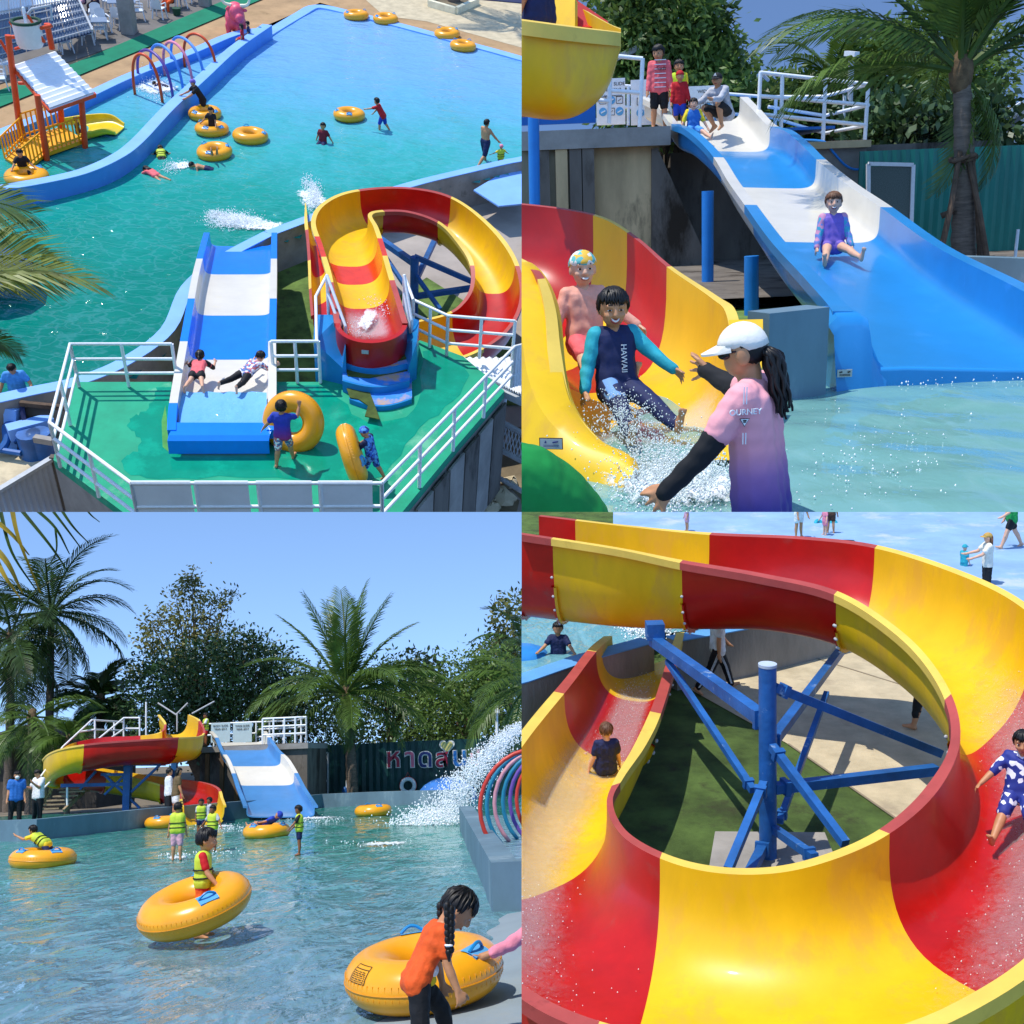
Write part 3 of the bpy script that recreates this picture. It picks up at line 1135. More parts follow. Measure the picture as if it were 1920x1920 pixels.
def frond_mesh(kind, L, bend, n, ll, hang, m, seed=0, up=0.0, w=0.05):
    key = (kind, L, bend, n, ll, hang, seed, m.name)
    if key in FRONDS:
        return FRONDS[key]
    rnd = random.Random(seed)
    mb = MB()
    N = 14
    pts = []
    p = V((0, 0, 0)); a = 0.0
    for i in range(N + 1):
        pts.append(p.copy())
        a = -bend * ((i + 1) / N) ** 1.5
        p = p + V((math.cos(a), 0, math.sin(a))) * L / N
    mb.tube(pts, [0.045 * L / 3 * (1 - 0.85 * i / N) + 0.004 for i in range(N + 1)], 5)
    for i in range(n):
        t = 0.14 + 0.86 * i / (n - 1)
        x = t * N; k = min(int(x), N - 1)
        q = pts[k].lerp(pts[k + 1], x - k)
        d = (pts[k + 1] - pts[k]).normalized()
        side0 = V((0, 1, 0)); upv = V((-d.z, 0, d.x))
        ln = ll * (0.35 + 0.75 * math.sin(math.pi * min(1, 0.1 + 0.88 * t) ) ) * rnd.uniform(0.85, 1.1)
        for sx in (-1, 1):
            hg = hang * rnd.uniform(0.7, 1.3)
            dr = (side0 * sx * 1.0 + d * (0.45 + 0.5 * t) + upv * (0.25 - 0.1 * rnd.random())).normalized()
            m1 = q + dr * ln * 0.55 - V((0, 0, 1)) * hg * ln * 0.12
            e1 = q + dr * ln * 0.95 - V((0, 0, 1)) * hg * ln * 0.55
            ww = d * w * rnd.uniform(0.8, 1.2) * 0.5 * (ln / ll + 0.3)
            fold = upv * w * 0.25
            mb.add([q - ww * 0.5, q + ww * 0.5, m1 + ww + fold, m1 - ww + fold, e1], [(0, 1, 2, 3), (3, 2, 4)])
    me = bpy.data.meshes.new('frond')
    me.from_pydata(mb.v, [], mb.f)
    me.materials.append(m)
    FRONDS[key] = me
    return me


def palm(label, base, top, nf=18, L=3.2, seed=1, fm='frond_green', rtrunk=0.16, spread=(80, -55), ll=0.75, name='palm_tree', n=38, group=None, only=None, droop=1.0, w=0.05):
    base, top = V(base), V(top)
    t = thing(name, label, 'palm tree', base, group)
    rnd = random.Random(seed)
    b = MB()
    N = 26
    pts, rs = [], []
    for i in range(N + 1):
        k = i / N
        pts.append(base.lerp(top, k) + V((math.sin(k * 3) * 0.04, 0, 0)))
        rs.append(rtrunk * (1.15 - 0.45 * k) * (1.0 + (0.07 if i % 2 else -0.03)))
    b.tube(pts, rs, 12)
    ob('trunk', b, MATS['palm_bark'], t)
    b = MB(); b.ell(top, (rtrunk * 1.05, rtrunk * 1.05, rtrunk * 2.0), None, 10, 8)
    ob('crown_shaft', b, MATS['palm_fibre'], t)
    dirs = []
    if only:
        dirs = only
    else:
        for i in range(nf):
            k = (i + 0.5) / nf
            el = spread[0] + (spread[1] - spread[0]) * k ** 0.85
            dirs.append((i * 137.5 + rnd.uniform(-12, 12), el + rnd.uniform(-8, 8), 1.0))
    for i, dr_ in enumerate(dirs):
        az, el, sc = dr_[:3]
        bend = dr_[3] if len(dr_) > 3 else (1.15 if el > 30 else 0.95) * droop
        me = frond_mesh('f', L, round(bend + 0.15 * (i % 3), 2), n, ll, 0.9 if el < 40 else 0.5, MATS[fm], seed=i % 4, w=w)
        o = bpy.data.objects.new('frond', me)
        COL.objects.link(o)
        ORG[o.name] = V((0, 0, 0))
        o.parent = t
        R = Rz(az) @ Ry(-el) @ Rx(rnd.uniform(-25, 25))
        o.matrix_basis = Matrix.Translation(top - base + (R @ V((1, 0, 0))) * rtrunk * 0.6) @ R.to_4x4() @ Matrix.Scale(sc * rnd.uniform(0.88, 1.08), 4)
    return t


def leaf_cloud(blobs, n, size, seed, ratio=2.2, droop=0.3, clump=0.35):
    """leaf-sized faces gathered in twigs through the volume of several blobs"""
    rs = np.random.RandomState(seed)
    wts = np.array([b[1][0] * b[1][1] * b[1][2] for b in blobs]) ** 0.7
    wts = wts / wts.sum()
    ntw = max(8, n // 9)
    which = rs.choice(len(blobs), ntw, p=wts)
    C = np.array([b[0] for b in blobs], float)[which]
    R = np.array([b[1] for b in blobs], float)[which]
    d = rs.normal(size=(ntw, 3)); d /= np.linalg.norm(d, axis=1)[:, None]
    rr = rs.uniform(0.35, 1.0, ntw) ** 0.5
    rr *= 1 + 0.22 * np.sin(d[:, 0] * 7 + which) * np.cos(d[:, 2] * 6 + which * 2)
    tw = C + d * R * rr[:, None]
    idx = np.repeat(np.arange(ntw), 9)
    N = len(idx)
    off = rs.normal(size=(N, 3)) * clump
    p = tw[idx] + off
    out = d[idx] * 0.8 + rs.normal(size=(N, 3)) * 0.7
    out[:, 2] -= droop
    out /= np.linalg.norm(out, axis=1)[:, None]
    sd = np.cross(out, rs.normal(size=(N, 3))); sd /= np.linalg.norm(sd, axis=1)[:, None]
    ln = size * rs.uniform(0.6, 1.3, N)[:, None]
    a = p; m1 = p + out * ln * 0.5; e = p + out * ln
    hw = sd * ln / ratio / 2
    vs = np.stack([a, m1 + hw, e, m1 - hw], 1).reshape(-1, 3)
    fs = np.arange(N * 4).reshape(N, 4)
    mb = MB(); mb.v = vs.tolist(); mb.f = fs.tolist()
    return mb


def tree(label, base, blobs, n, leaf, m, seed=1, rt=0.2, name='leafy_tree', group=None, clump=0.35, ratio=2.2, cat='tree'):
    base = V(base)
    t = thing(name, label, cat, base, group)
    b = MB()
    top = V(blobs[0][0])
    mid = base.lerp(top, 0.4)
    b.tube([base, base.lerp(mid, 0.5) + V((0.05, 0, 0)), mid], [rt * 1.2, rt, rt * 0.8], 8)
    for c, r in blobs:
        c = V(c)
        e = c + V((0, 0, r[2] * 0.45))
        b.tube([mid, mid.lerp(c, 0.55) + V((0, 0, 0.15)), e], [rt * 0.6, rt * 0.35, rt * 0.08], 6)
    ob('trunk', b, MATS['bark'], t)
    ob('crown', leaf_cloud(blobs, n, leaf, seed, ratio, clump=clump), MATS[m], t, smooth=False)
    return t


def spray(name, label, pts, m, parent=None):
    """drops of flying water: many small closed beads"""
    b = MB()
    vs, fs = [], []
    for (p, r) in pts:
        o = len(vs)
        x, y, z = p
        vs += [(x + r, y, z), (x - r, y, z), (x, y + r, z), (x, y - r, z), (x, y, z + r * 1.3), (x, y, z - r * 1.3)]
        fs += [(o + i, o + j, o + k) for i, j, k in ((0, 2, 4), (2, 1, 4), (1, 3, 4), (3, 0, 4), (2, 0, 5), (1, 2, 5), (3, 1, 5), (0, 3, 5))]
    b.v, b.f = vs, fs
    return ob(name, b, m, parent, label, None, 'stuff', smooth=True, sharp=0)


def lace_mat(name, thr, wet=False):
    """broken white foam, or the thin rippled skin of running water, fading out at its edges"""
    m = bpy.data.materials.new(name); m.use_nodes = True
    n, l = m.node_tree.nodes, m.node_tree.links
    b = n['Principled BSDF']
    b.inputs['Base Color'].default_value = (0.9, 0.93, 0.95, 1)
    b.inputs['Roughness'].default_value = 0.1 if wet else 0.5
    t = n.new('ShaderNodeTexCoord')
    z = n.new('ShaderNodeTexNoise'); z.inputs['Scale'].default_value = 14 if wet else 5; z.inputs['Detail'].default_value = 9
    z.inputs['Roughness'].default_value = 0.75; z.inputs['Distortion'].default_value = 1.2
    l.new(t.outputs['Object'], z.inputs['Vector'])
    at = n.new('ShaderNodeAttribute'); at.attribute_name = 'edge'
    ad = n.new('ShaderNodeMath'); ad.operation = 'MULTIPLY_ADD'; ad.inputs[1].default_value = 0.5; ad.inputs[2].default_value = -0.25
    l.new(at.outputs['Fac'], ad.inputs[0])
    sm = n.new('ShaderNodeMath'); l.new(z.outputs['Fac'], sm.inputs[0]); l.new(ad.outputs[0], sm.inputs[1])
    r = n.new('ShaderNodeValToRGB')
    r.color_ramp.elements[0].position = thr; r.color_ramp.elements[1].position = thr + (0.3 if wet else 0.14)
    k = 0.34 if wet else 0.92
    r.color_ramp.elements[1].color = (k, k, k, 1)
    l.new(sm.outputs[0], r.inputs[0])
    mu = n.new('ShaderNodeMath'); mu.operation = 'MULTIPLY'; l.new(r.outputs[0], mu.inputs[0]); l.new(at.outputs['Fac'], mu.inputs[1])
    l.new(mu.outputs[0], b.inputs['Alpha'])
    bp = n.new('ShaderNodeBump'); bp.inputs['Strength'].default_value = 0.9; bp.inputs['Distance'].default_value = 0.04
    l.new(z.outputs['Fac'], bp.inputs['Height']); l.new(bp.outputs[0], b.inputs['Normal'])
    MATS[name] = m
    return m


def edge_fade(o, rows):
    nr, nc = len(rows), len(rows[0])
    a = o.data.attributes.new('edge', 'FLOAT', 'POINT')
    e = [min(1.0, i / (nr * 0.3), (nr - 1 - i) / (nr * 0.3)) * min(1.0, j / (nc * 0.3), (nc - 1 - j) / (nc * 0.3)) for i in range(nr) for j in range(nc)]
    a.data.foreach_set('value', e[:len(a.data)])


def film(st, per, i0, i1, u0, u1, p, m, parent, lift=0.02, nU=16):
    rows_ = crom([(*L, *R, d) for L, R, d in st], per)
    out = []
    for i in range(i0, min(i1, len(rows_))):
        r = rows_[i]
        L, R, d = V(r[:3]), V(r[3:6]), r[6]
        row = []
        for k in range(nU + 1):
            th = math.pi * (u0 + (u1 - u0) * k / nU)
            cx, sx = math.cos(th), math.sin(th)
            row.append((L + R) / 2 - (R - L) * math.copysign(abs(cx) ** p, cx) / 2 * 0.985 - V((0, 0, d * abs(sx) ** p - lift)))
        out.append(row)
    b = MB(); b.grid(out, flip=True)
    o = ob('running_water', b, m, parent, kind='stuff', sharp=0)
    edge_fade(o, out)


def foam_patch(label, A, B, w, z=0.03, hgt=0.04, n=24):
    """lacy foam lying on the water from A to B, w wide"""
    A, B = V(A), V(B)
    d = (B - A); s_ = V((-d.y, d.x, 0)).normalized() * w / 2
    rows = [[A + d * i / n + s_ * (j / n * 2 - 1) + V((0, 0, z + hgt * math.sin(i * 1.7 + j) * math.sin(j * 1.3 - i * .6))) for j in range(n + 1)] for i in range(n + 1)]
    b = MB(); b.grid(rows, flip=True)
    o = ob('foam_sheet', b, MATS['foam_lace'], None, label, None, 'stuff', sharp=0)
    edge_fade(o, rows)


lace_mat('foam_lace', 0.6); lace_mat('running_water', 0.36, True)
# ------------------------------------------------------------------ shared paints
for a in [('galv', '#b9bcbe', 0.35, 0.1), ('white_paint', '#eef0f0', 0.35, 0.06), ('ink', '#1c1712', 0.6, 0.0), ('black_cloth', '#17181b', 0.8, 0.2),
          ('eye_white', '#e8e4de', 0.3, 0.02), ('eye_dark', '#160d08', 0.2, 0.0), ('lips', '#a04a42', 0.5, 0.1),
          ('hair', '#120e0c', 0.45, 0.3), ('hair_brown', '#6a452c', 0.5, 0.3),
          ('skin', '#c28a62', 0.5, 0.08), ('skin_pale', '#dca98a', 0.5, 0.08), ('skin_dark', '#8a5636', 0.5, 0.08)]:
    mat(a[0], a[1], rough=a[2], var=a[3], scale=12)
mat('ring_yellow', '#f3a51c', rough=0.28, var=0.07, scale=2.0, spec=0.5, bump=0.03, bscale=9)
mat('ring_seam', '#d98f14', rough=0.35)
mat('pad_blue', '#5ba6d8', rough=0.4)
mat('handle_blue', '#1d86c4', rough=0.4)
mat('slide_yellow', '#e6b80f', rough=0.44, var=0.1, scale=1.3, coat=0.05, dirt='#dcab2a', dscale=2.2, dthr=0.5, stretch=(1, 1, 0.4))
mat('rim_yellow', '#e8c455', rough=0.5, var=0.08, scale=2, dirt='#cfae4a', dscale=3, dthr=0.6)
mat('rim_red', '#b04a44', rough=0.5, var=0.12, scale=2, dirt='#8f3a36', dscale=3, dthr=0.6)
mat('slide_red', '#b8140c', rough=0.34, var=0.14, scale=1.5, coat=0.12, dirt='#a8322a', dscale=2.0, dthr=0.6)
mat('slide_blue', '#2585c6', rough=0.28, var=0.08, scale=1.2, coat=0.2, dirt='#3a90d6', dscale=1.5, dthr=0.6)
mat('slide_white', '#dcd6c8', rough=0.25, var=0.05, scale=1.5, coat=0.3, dirt='#ddd4bc', dscale=1.6, dthr=0.6)
mat('steel_blue', '#2560a2', rough=0.45, var=0.25, scale=2, dirt='#a9bccb', dscale=4.5, dthr=0.61, bump=0.15, bscale=12)
mat('concrete', '#9a948c', rough=0.85, var=0.18, scale=1.6, bump=0.25, bscale=25, dirt='#5b544b', dscale=0.8, dthr=0.6)
mat('concrete_dark', '#6f675e', rough=0.9, var=0.25, scale=1.4, bump=0.3, bscale=18, dirt='#332a20', dscale=0.9, dthr=0.52, stretch=(1, 1, 0.35))
mat('pool_blue', '#5f9fd6', rough=0.6, var=0.1, scale=1.5, bump=0.1, bscale=20, dirt='#7fb0da', dscale=1.4, dthr=0.55)
mat('pool_grey', '#66808f', rough=0.65, var=0.14, scale=1.2, bump=0.12, bscale=18, dirt='#8499a4', dscale=1.1, dthr=0.55, stretch=(1, 1, 0.4))
mat('turf', '#647f3c', rough=0.95, var=0.4, scale=1.4, bump=1.0, bscale=120, dirt='#4a4c30', dscale=1.1, dthr=0.55)
mat('foam', '#f4f8fa', rough=0.35, var=0.02, scale=5)
mat('bark', '#5d4a3a', rough=0.9, var=0.3, scale=6, bump=0.6, bscale=20)
mat('palm_bark', '#75675a', rough=0.95, var=0.3, scale=5, bump=0.8, bscale=14, stretch=(1, 1, 6))
mat('palm_fibre', '#6b563c', rough=0.95, var=0.35, scale=9, bump=0.8, bscale=30)
mat('frond_green', '#56702c', rough=0.42, var=0.4, scale=0.9, trans=0.25)
mat('frond_dark', '#3c5526', rough=0.4, var=0.45, scale=0.8, trans=0.15)
mat('frond_yellow', '#a08a2e', rough=0.45, var=0.45, scale=1.1, trans=0.3)
mat('leaf_mid', '#6f8a42', rough=0.42, var=0.5, scale=0.9, trans=0.42)
mat('leaf_dark', '#455f33', rough=0.4, var=0.5, scale=0.6, trans=0.12)
mat('leaf_olive', '#87884a', rough=0.5, var=0.5, scale=0.8, trans=0.35)
mat('frond_lime', '#77802f', rough=0.45, var=0.5, scale=1.1, trans=0.3)
CLOTH = dict(red='#c3161e', orange='#e85a1c', navy='#1b2550', blue='#2a6fc0', sky='#4d9be0', pink='#e88aa0', coral='#ee6a70', salmon='#f0a890', white='#e9e9ea',
             grey='#b9b9bd', black='#15161a', maroon='#7a1626', green='#159447', teal='#2aa6b4', lime='#bfe02a', yellow='#f0d22a', purple='#7c62b8',
             brown='#4a3226', khaki='#6d5a3c', royal='#1d3fae', rose='#d8a2b0', cream='#e9e3d2', mint='#a8d8cc', dgreen='#1e4a34')
for k, c in CLOTH.items():
    mat(k, c, rough=0.75, var=0.16, scale=9, bump=0.35, bscale=26)
mat('vest_lime', '#c6d83c', rough=0.6, var=0.1, scale=6, bump=0.2, bscale=18)
print_mat('print_cap', '#e8ded2', '#5fb4b0', '#e6b43c', 30)
print_mat('print_flower', '#e6e4ea', '#4d6ea8', '#c86a6e', 26)
print_mat('print_stars', '#1d2f86', '#1d2f86', '#e4e8f2', 22)
print_mat('print_blue', '#2f63c8', '#5fa5e8', '#1b2f78', 24)
print_mat('print_purple', '#6f8ac8', '#c98aa8', '#3fa3b8', 24)
print_mat('print_camo', '#6f9ad0', '#1f2a52', '#8fb0d8', 14)

# =================================================================== PLACE 1: pool edge, looking over the water to the slides
use(BL)
G, AT = BL.G, BL.at
mat('fence_green', '#123f3c', rough=0.45, var=0.15, scale=0.8, dirt='#0d312f', dscale=0.6)
mat('sign_panel', '#bcd0d2', rough=0.5, var=0.05)
mat('dark_wall', '#4c463f', rough=0.9, var=0.25, scale=0.7, bump=0.3, bscale=6, dirt='#26221e', dscale=0.5)
mat('wood', '#9a8466', rough=0.7, var=0.2, scale=6)
mat('ring_red', '#c23a2c', rough=0.4, var=0.1, dirt='#d8b0a4', dscale=6, dthr=0.68)
mat('ring_teal', '#1f7896', rough=0.4, var=0.1, dirt='#a8c4cc', dscale=6, dthr=0.68)
mat('ring_pink', '#c48a94', rough=0.4, var=0.1)
mat('ring_purple', '#6a4a9a', rough=0.4, var=0.1)
mat('deck_pale', '#8d9aa2', rough=0.75, var=0.08, scale=1.5, bump=0.15, bscale=25, dirt='#939c9f', dscale=1.2)
mat('earth', '#7d6f58', rough=0.95, var=0.3, scale=0.8, bump=0.4, bscale=8)
mat('slide_blue_faded', '#4a86c0', rough=0.3, var=0.1, scale=1.2, coat=0.2)
mat('sign_red', '#b02440', rough=0.5); mat('sign_pink', '#d86a84', rough=0.5); mat('sign_navy', '#25306e', rough=0.5)
mat('sign_blue', '#2f7fc8', rough=0.5); mat('sign_gold', '#d8c878', rough=0.5); mat('sign_white', '#e2e2dc', rough=0.5)

# ground, water, dry beach
b = MB(); b.grid([[V((-400, -5, -0.35)), V((400, -5, -0.35))], [V((-400, 900, -0.35)), V((400, 900, -0.35))]])
ob('ground', b, MATS['earth'], kind='structure', smooth=False)
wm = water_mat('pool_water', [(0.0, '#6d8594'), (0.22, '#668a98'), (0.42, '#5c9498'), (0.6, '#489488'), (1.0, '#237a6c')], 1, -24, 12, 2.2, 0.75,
               noise=0.14, nscale=0.35, stretch=(1.0, 0.45, 1), fine=3.2, dist=0.16, light_net=('#9fb4be', 1.4, 0.3))
rows = []
rs = np.random.RandomState(3)


def wave(x, y):
    return (0.016 * math.sin(1.7 * x + 0.9 * y) + 0.012 * math.sin(-1.1 * x + 2.1 * y + 1) + 0.009 * math.sin(4.1 * x + 2.6 * y)
            + 0.007 * math.sin(2.2 * y - 5.2 * x + 2) + 0.006 * math.sin(7.3 * y + 2.2 * x))


for i in range(190):
    y = 5.5 * (46 / 5.5) ** (i / 189)
    w_ = 0.56 * y
    rows.append([V((x * w_ - 0.1, y, wave(x * w_, y) * min(1, 9 / y + 0.35))) for x in np.linspace(-1.02, 0.25, 130)])
b = MB(); b.grid(rows)
ob('pool_water', b, wm, kind='structure', sharp=0)
b = MB()
A_ = [G(1010, 1700), G(935, 1712), G(905, 1760), G(870, 1810), G(800, 1860), G(720, 1885), G(640, 1950), G(560, 2100)]
B_ = [G(1120, 1700), G(1090, 1740), G(1090, 1800), G(1100, 1860), G(1100, 1900), G(1100, 1950), G(1100, 2100), G(900, 2200)]
b.grid([[a_ + V((-0.25, 0, -0.05)), a_ + V((0.35, -0.1, 0.028)), c_ + V((0, 0, 0.1))] for a_, c_ in zip(A_, B_)])
pl = [G(1000, 1706), G(925, 1711), G(905, 1760), G(880, 1800), G(800, 1862), G(690, 1880), G(640, 1945), G(1000, 1945)]
fixnormals(ob('beach_deck', b, MATS['deck_pale'], kind='structure'))

# pool walls
left = [G(-60, 1581), G(60, 1577), G(180, 1563), G(270, 1552), G(340, 1545), G(480, 1532)]
b = MB(); b.wall([p + V((0, 0.15, 0)) for p in left], -0.35, 0.55, 0.3)
tag(ob('pool_wall', b, MATS['pool_grey'], smooth=False), 'grey blue curved pool wall below the two waiting men and the spiral slide', 'pool wall')
rgt = [G(560, 1520), G(600, 1515), G(690, 1511), G(770, 1509), G(880, 1508)]
b = MB(); b.wall([p + V((0, 0.15, 0)) for p in rgt], -0.35, 0.5, 0.3)
tag(ob('pool_wall', b, MATS['pool_grey'], smooth=False), 'low blue pool wall in front of the dark green fence', 'pool wall')
c0, c1 = G(924, 1709), G(862, 1556)
dv = (c1 - c0).normalized(); nv = V((dv.y, -dv.x, 0))
w0 = 0.32
b = MB(); b.prism([V((p.x, p.y, 0.55)) for p in (c0, c0 + nv * 1.0 + V((0.9, 0, 0)), c0 + nv * 1.0 + V((0.9, 0.3, 0)), c0 + nv * w0 + dv * 0.32, c1 + nv * w0, c1)], 0.9)
tag(ob('pool_wall', b, MATS['pool_grey'], smooth=False), 'pale grey block wall of the childrens pool with square front corner', 'pool wall')
km = water_mat('kids_water', [(0, '#8fb4c4'), (1, '#7fb0bc')], 1, -5, 5, 3, 0.4)
b = MB()
q = [c0 + nv * w0 + dv * 0.33, c0 + nv * 3 + dv * 0.33, c1 + nv * 6, c1 + nv * w0]
b.add([V((p.x, p.y, 0.3)) for p in q], [(0, 1, 2, 3)])
ob('shallow_water', b, km, kind='structure', smooth=False)

# rainbow water arches beyond the wall
for k, (px, py, mt, lab) in enumerate([(930, 1592, 'ring_red', 'red water arch, nearest and tallest of the arches beside the block wall'),
                                       (941, 1583, 'ring_teal', 'teal water arch just behind the red front arch'),
                                       (955, 1578, 'ring_pink', 'faded pink water arch between two teal arches'),
                                       (970, 1573, 'ring_teal', 'teal water arch behind the pink arch'),
                                       (983, 1570, 'ring_purple', 'purple water arch near the back of the arch row'),
                                       (995, 1567, 'ring_red', 'red water arch at the back of the arch row')]):
    p = G(px, py, 0.3)
    R = 0.92
    pts = []
    for i in range(25):
        a = rad(222) - rad(264) * i / 24
        pts.append(V((p.x + 0.69 + R * math.cos(a), p.y + 0.12 * math.cos(a), 0.3 + 0.62 + R * math.sin(a))))
    b = MB(); b.tube(pts, 0.036, 10)
    tag(ob('water_arch', b, MATS[mt], sharp=0), lab, 'water arch', None, 'rainbow water arches')

# green fence with painted letters
FY = 46.5
f0, f1 = AT(560, 1400, FY), AT(1010, 1400, FY)
fence = thing('sheet_fence', 'tall dark green metal sheet fence carrying colourful letters behind the pool', 'fence', (f0.x, FY, 0))
ztop = AT(700, 1393, FY).z
x = f0.x
while x < f1.x:
    b = MB()
    rws = []
    for k in range(9):
        xx = x + k * 0.15
        dy = 0.0 if k % 2 else 0.05
        rws.append([V((xx, FY - dy, 0)), V((xx, FY - dy, ztop + 0.01 * math.sin(x)))])
    b.grid(rws, flip=True)
    b.grid([[r + V((0, 0.04, 0)) for r in row] for row in rws])
    ob('sheet_panel', b, MATS['fence_green'], fence, smooth=False)
    x += 1.2
for ch, px, py, mt, sz in [('ห', 738, 1424, 'sign_red', 1.0), ('า', 768, 1424, 'sign_pink', 1.0), ('ด', 797, 1424, 'sign_navy', 1.0), ('ส', 829, 1424, 'sign_red', 1.0),
                            ('น', 862, 1422, 'sign_blue', 1.0), ('ป', 891, 1420, 'sign_pink', 1.0)]:
    p = AT(px, py, FY - 0.07)
    for off, m_, ex, yy in ((0.05, 'sign_white', 0.02, 0.0), (0.012, mt, 0.02, -0.04)):
        M = face_matrix(p + V((0, yy - 0.02, 0)), (1, 0, 0), (0, 0, 1))
        mb = text_mb(ch, 1.05, M, ex, off)
        zs = [v[2] for v in mb.v]; xs = [v[0] for v in mb.v]
        cz, cx = (max(zs) + min(zs)) / 2, (max(xs) + min(xs)) / 2
        k = 0.68 / (max(zs) - min(zs)) * (1.1 if off > 0.03 else 1.0) * 0.95
        mb.v = [(p.x + (v[0] - cx) * k, v[1], p.z + (v[2] - cz) * k) for v in mb.v]
        ob('letter' if off < 0.03 else 'letter_outline', mb, MATS[m_], fence, smooth=False)
# the vowel sign over the fourth letter: a gold heart-shaped swirl
p = AT(838, 1399, FY - 0.1)
for k, m_, yy in ((1.3, 'sign_white', 0.0), (1.0, 'sign_gold', -0.05)):
    b = MB()
    pts = []
    for i in range(24):
        t_ = 2 * math.pi * i / 24
        pts.append((0.016 * 16 * math.sin(t_) ** 3, 0.016 * (13 * math.cos(t_) - 5 * math.cos(2 * t_) - 2 * math.cos(3 * t_) - math.cos(4 * t_))))
    fr = [V((p.x + a_ * k, p.y + yy, p.z + c_ * k)) for a_, c_ in pts]
    bk = [q + V((0, 0.05, 0)) for q in fr]
    b.add(fr + bk, [tuple(range(24))] + [(i, i + 24, (i + 1) % 24 + 24, (i + 1) % 24) for i in range(24)])
    fixnormals(ob('letter' if k == 1 else 'letter_outline', b, MATS[m_], fence, smooth=False))

# gate in the fence
a, c = AT(576, 1413, 45.5), AT(615, 1490, 45.5)
gate = thing('mesh_gate', 'narrow grey framed mesh gate beside the concrete slide tower', 'gate', (a.x, 45.5, 0))
b = MB()
for p, q in (((a.x, a.z), (c.x, a.z)), ((a.x, a.z), (a.x, 0.1)), ((c.x, a.z), (c.x, 0.1)), ((a.x, 0.9), (c.x, 0.9))):
    b.beam(V((p[0], 45.5, p[1])), V((q[0], 45.5, q[1])), 0.07)
ob('frame', b, MATS['galv'], gate, smooth=False)
b = MB(); b.slab((a.x, 45.55, 0.1), (c.x, 45.55, 0.1), (c.x, 45.55, a.z), (a.x, 45.55, a.z), 0.02)
ob('mesh_panel', b, mat('gate_mesh', '#3b4a4c', rough=0.6), gate, smooth=False)
b = MB(); b.slab(AT(578, 1462, 45.4), AT(608, 1462, 45.4), AT(608, 1453, 45.4), AT(578, 1453, 45.4), 0.03)
ob('notice', b, MATS['sign_panel'], gate, smooth=False)

# life ring on the fence
p = AT(765, 1473, FY - 0.15)
lr = thing('life_ring', 'white life ring hanging on the green fence under the letters', 'life ring', p)
b = MB(); b.torus(p, 0.27, 0.085, rotm(90, 0, 0), 30, 12)
ob('ring', b, MATS['white_paint'], lr)
b = MB()
b.torus(p, 0.36, 0.012, rotm(90, 0, 0), 30, 6)
b.tube([p + V((-0.1, -0.02, 0.33)), p + V((0, 0.04, 0.55)), p + V((0.1, -0.02, 0.33))], 0.012, 6)
ob('rope', b, MATS['ring_red'], lr)

# blue tilted parasol behind the spray
p = AT(838, 1498, 44)
t = thing('parasol', 'blue dome parasol half hidden behind the water spray', 'parasol', V((p.x, 44, 0.3)))
b = MB()
rws = []
for i in range(7):
    a = math.pi / 2 * i / 6
    rws.append([p + V((1.25 * math.sin(a) * math.cos(u), 1.25 * math.sin(a) * math.sin(u), 0.95 * math.cos(a) - 0.1)) for u in np.linspace(0, 2 * math.pi, 17)])
b.grid(rws); ob('canopy', b, mat('parasol_blue', '#3a78c8', rough=0.6), t, sharp=20)
b = MB(); b.tube([p + V((0, 0, 0.8)), V((p.x, 44, 0.3))], 0.03, 6); ob('pole', b, MATS['galv'], t)

# pump with white pipe on the wall, ladder props
p = AT(652, 1484, 45.2)
pm = thing('water_pump', 'small pump with white pipe loop at the foot of the palm', 'pump', V((p.x, 45.2, 0.4)))
b = MB(); b.ell(p + V((-0.12, 0, 0)), (0.12, 0.12, 0.2)); b.box(p + V((-0.1, 0, -0.2)), (0.3, 0.2, 0.1)); ob('body', b, mat('pump_blue', '#1d5fa0', rough=0.4), pm)
b = MB(); b.tube([p + V((-0.05, 0, 0.1)), p + V((-0.05, 0, 0.42)), p + V((0.2, 0, 0.42)), p + V((0.2, 0, -0.25))], 0.035, 8); ob('pipe', b, MATS['white_paint'], pm)

# dark concrete tower under the slide start
TY = 41.0
zt = AT(480, 1396, TY).z
a, c = AT(376, 1400, TY), AT(576, 1400, TY)
tw = thing('slide_tower', 'stained dark concrete tower carrying the slide platform', 'platform', V(((a.x + c.x) / 2, TY + 2, 0)))
b = MB(); b.box(((a.x + c.x) / 2, TY + 2, zt / 2), (c.x - a.x, 4.0, zt)); ob('wall', b, MATS['concrete_dark'], tw, smooth=False)
b = MB(); b.box(((a.x + c.x) / 2, TY + 1.95, zt - 0.12), (c.x - a.x + 0.1, 4.15, 0.2)); ob('edge_beam', b, MATS['concrete'], tw, smooth=False)
for k in range(5):
    xx = a.x + 0.3 + k * 0.55
    b = MB(); b.box((xx, TY - 0.08, zt * 0.45), (0.14, 0.16, zt * 0.88)); ob('pillar', b, mat('timber_post', '#7a5c3e', rough=0.8, var=0.3, scale=3, stretch=(1, 1, 0.3)), tw, smooth=False)
# platform railing right
rl = thing('platform_railing', 'white tube railing round the slide platform beside the palm', 'railing', AT(535, 1396, TY))


def cage(root, px0, px1, Y0, Y1, z0, zs, npost, m):
    p0, p1 = AT(px0, 1390, Y0), AT(px1, 1390, Y1)
    p0.z = p1.z = 0
    runs = [[p0 + V((0, 0, z)), p1 + V((0, 0, z))] for z in zs]
    posts = []
    for k in range(npost):
        q = p0.lerp(p1, k / max(1, npost - 1))
        posts.append((q + V((0, 0, z0)), q + V((0, 0, zs[0]))))
    railing(root, m, runs, 0.035, posts)


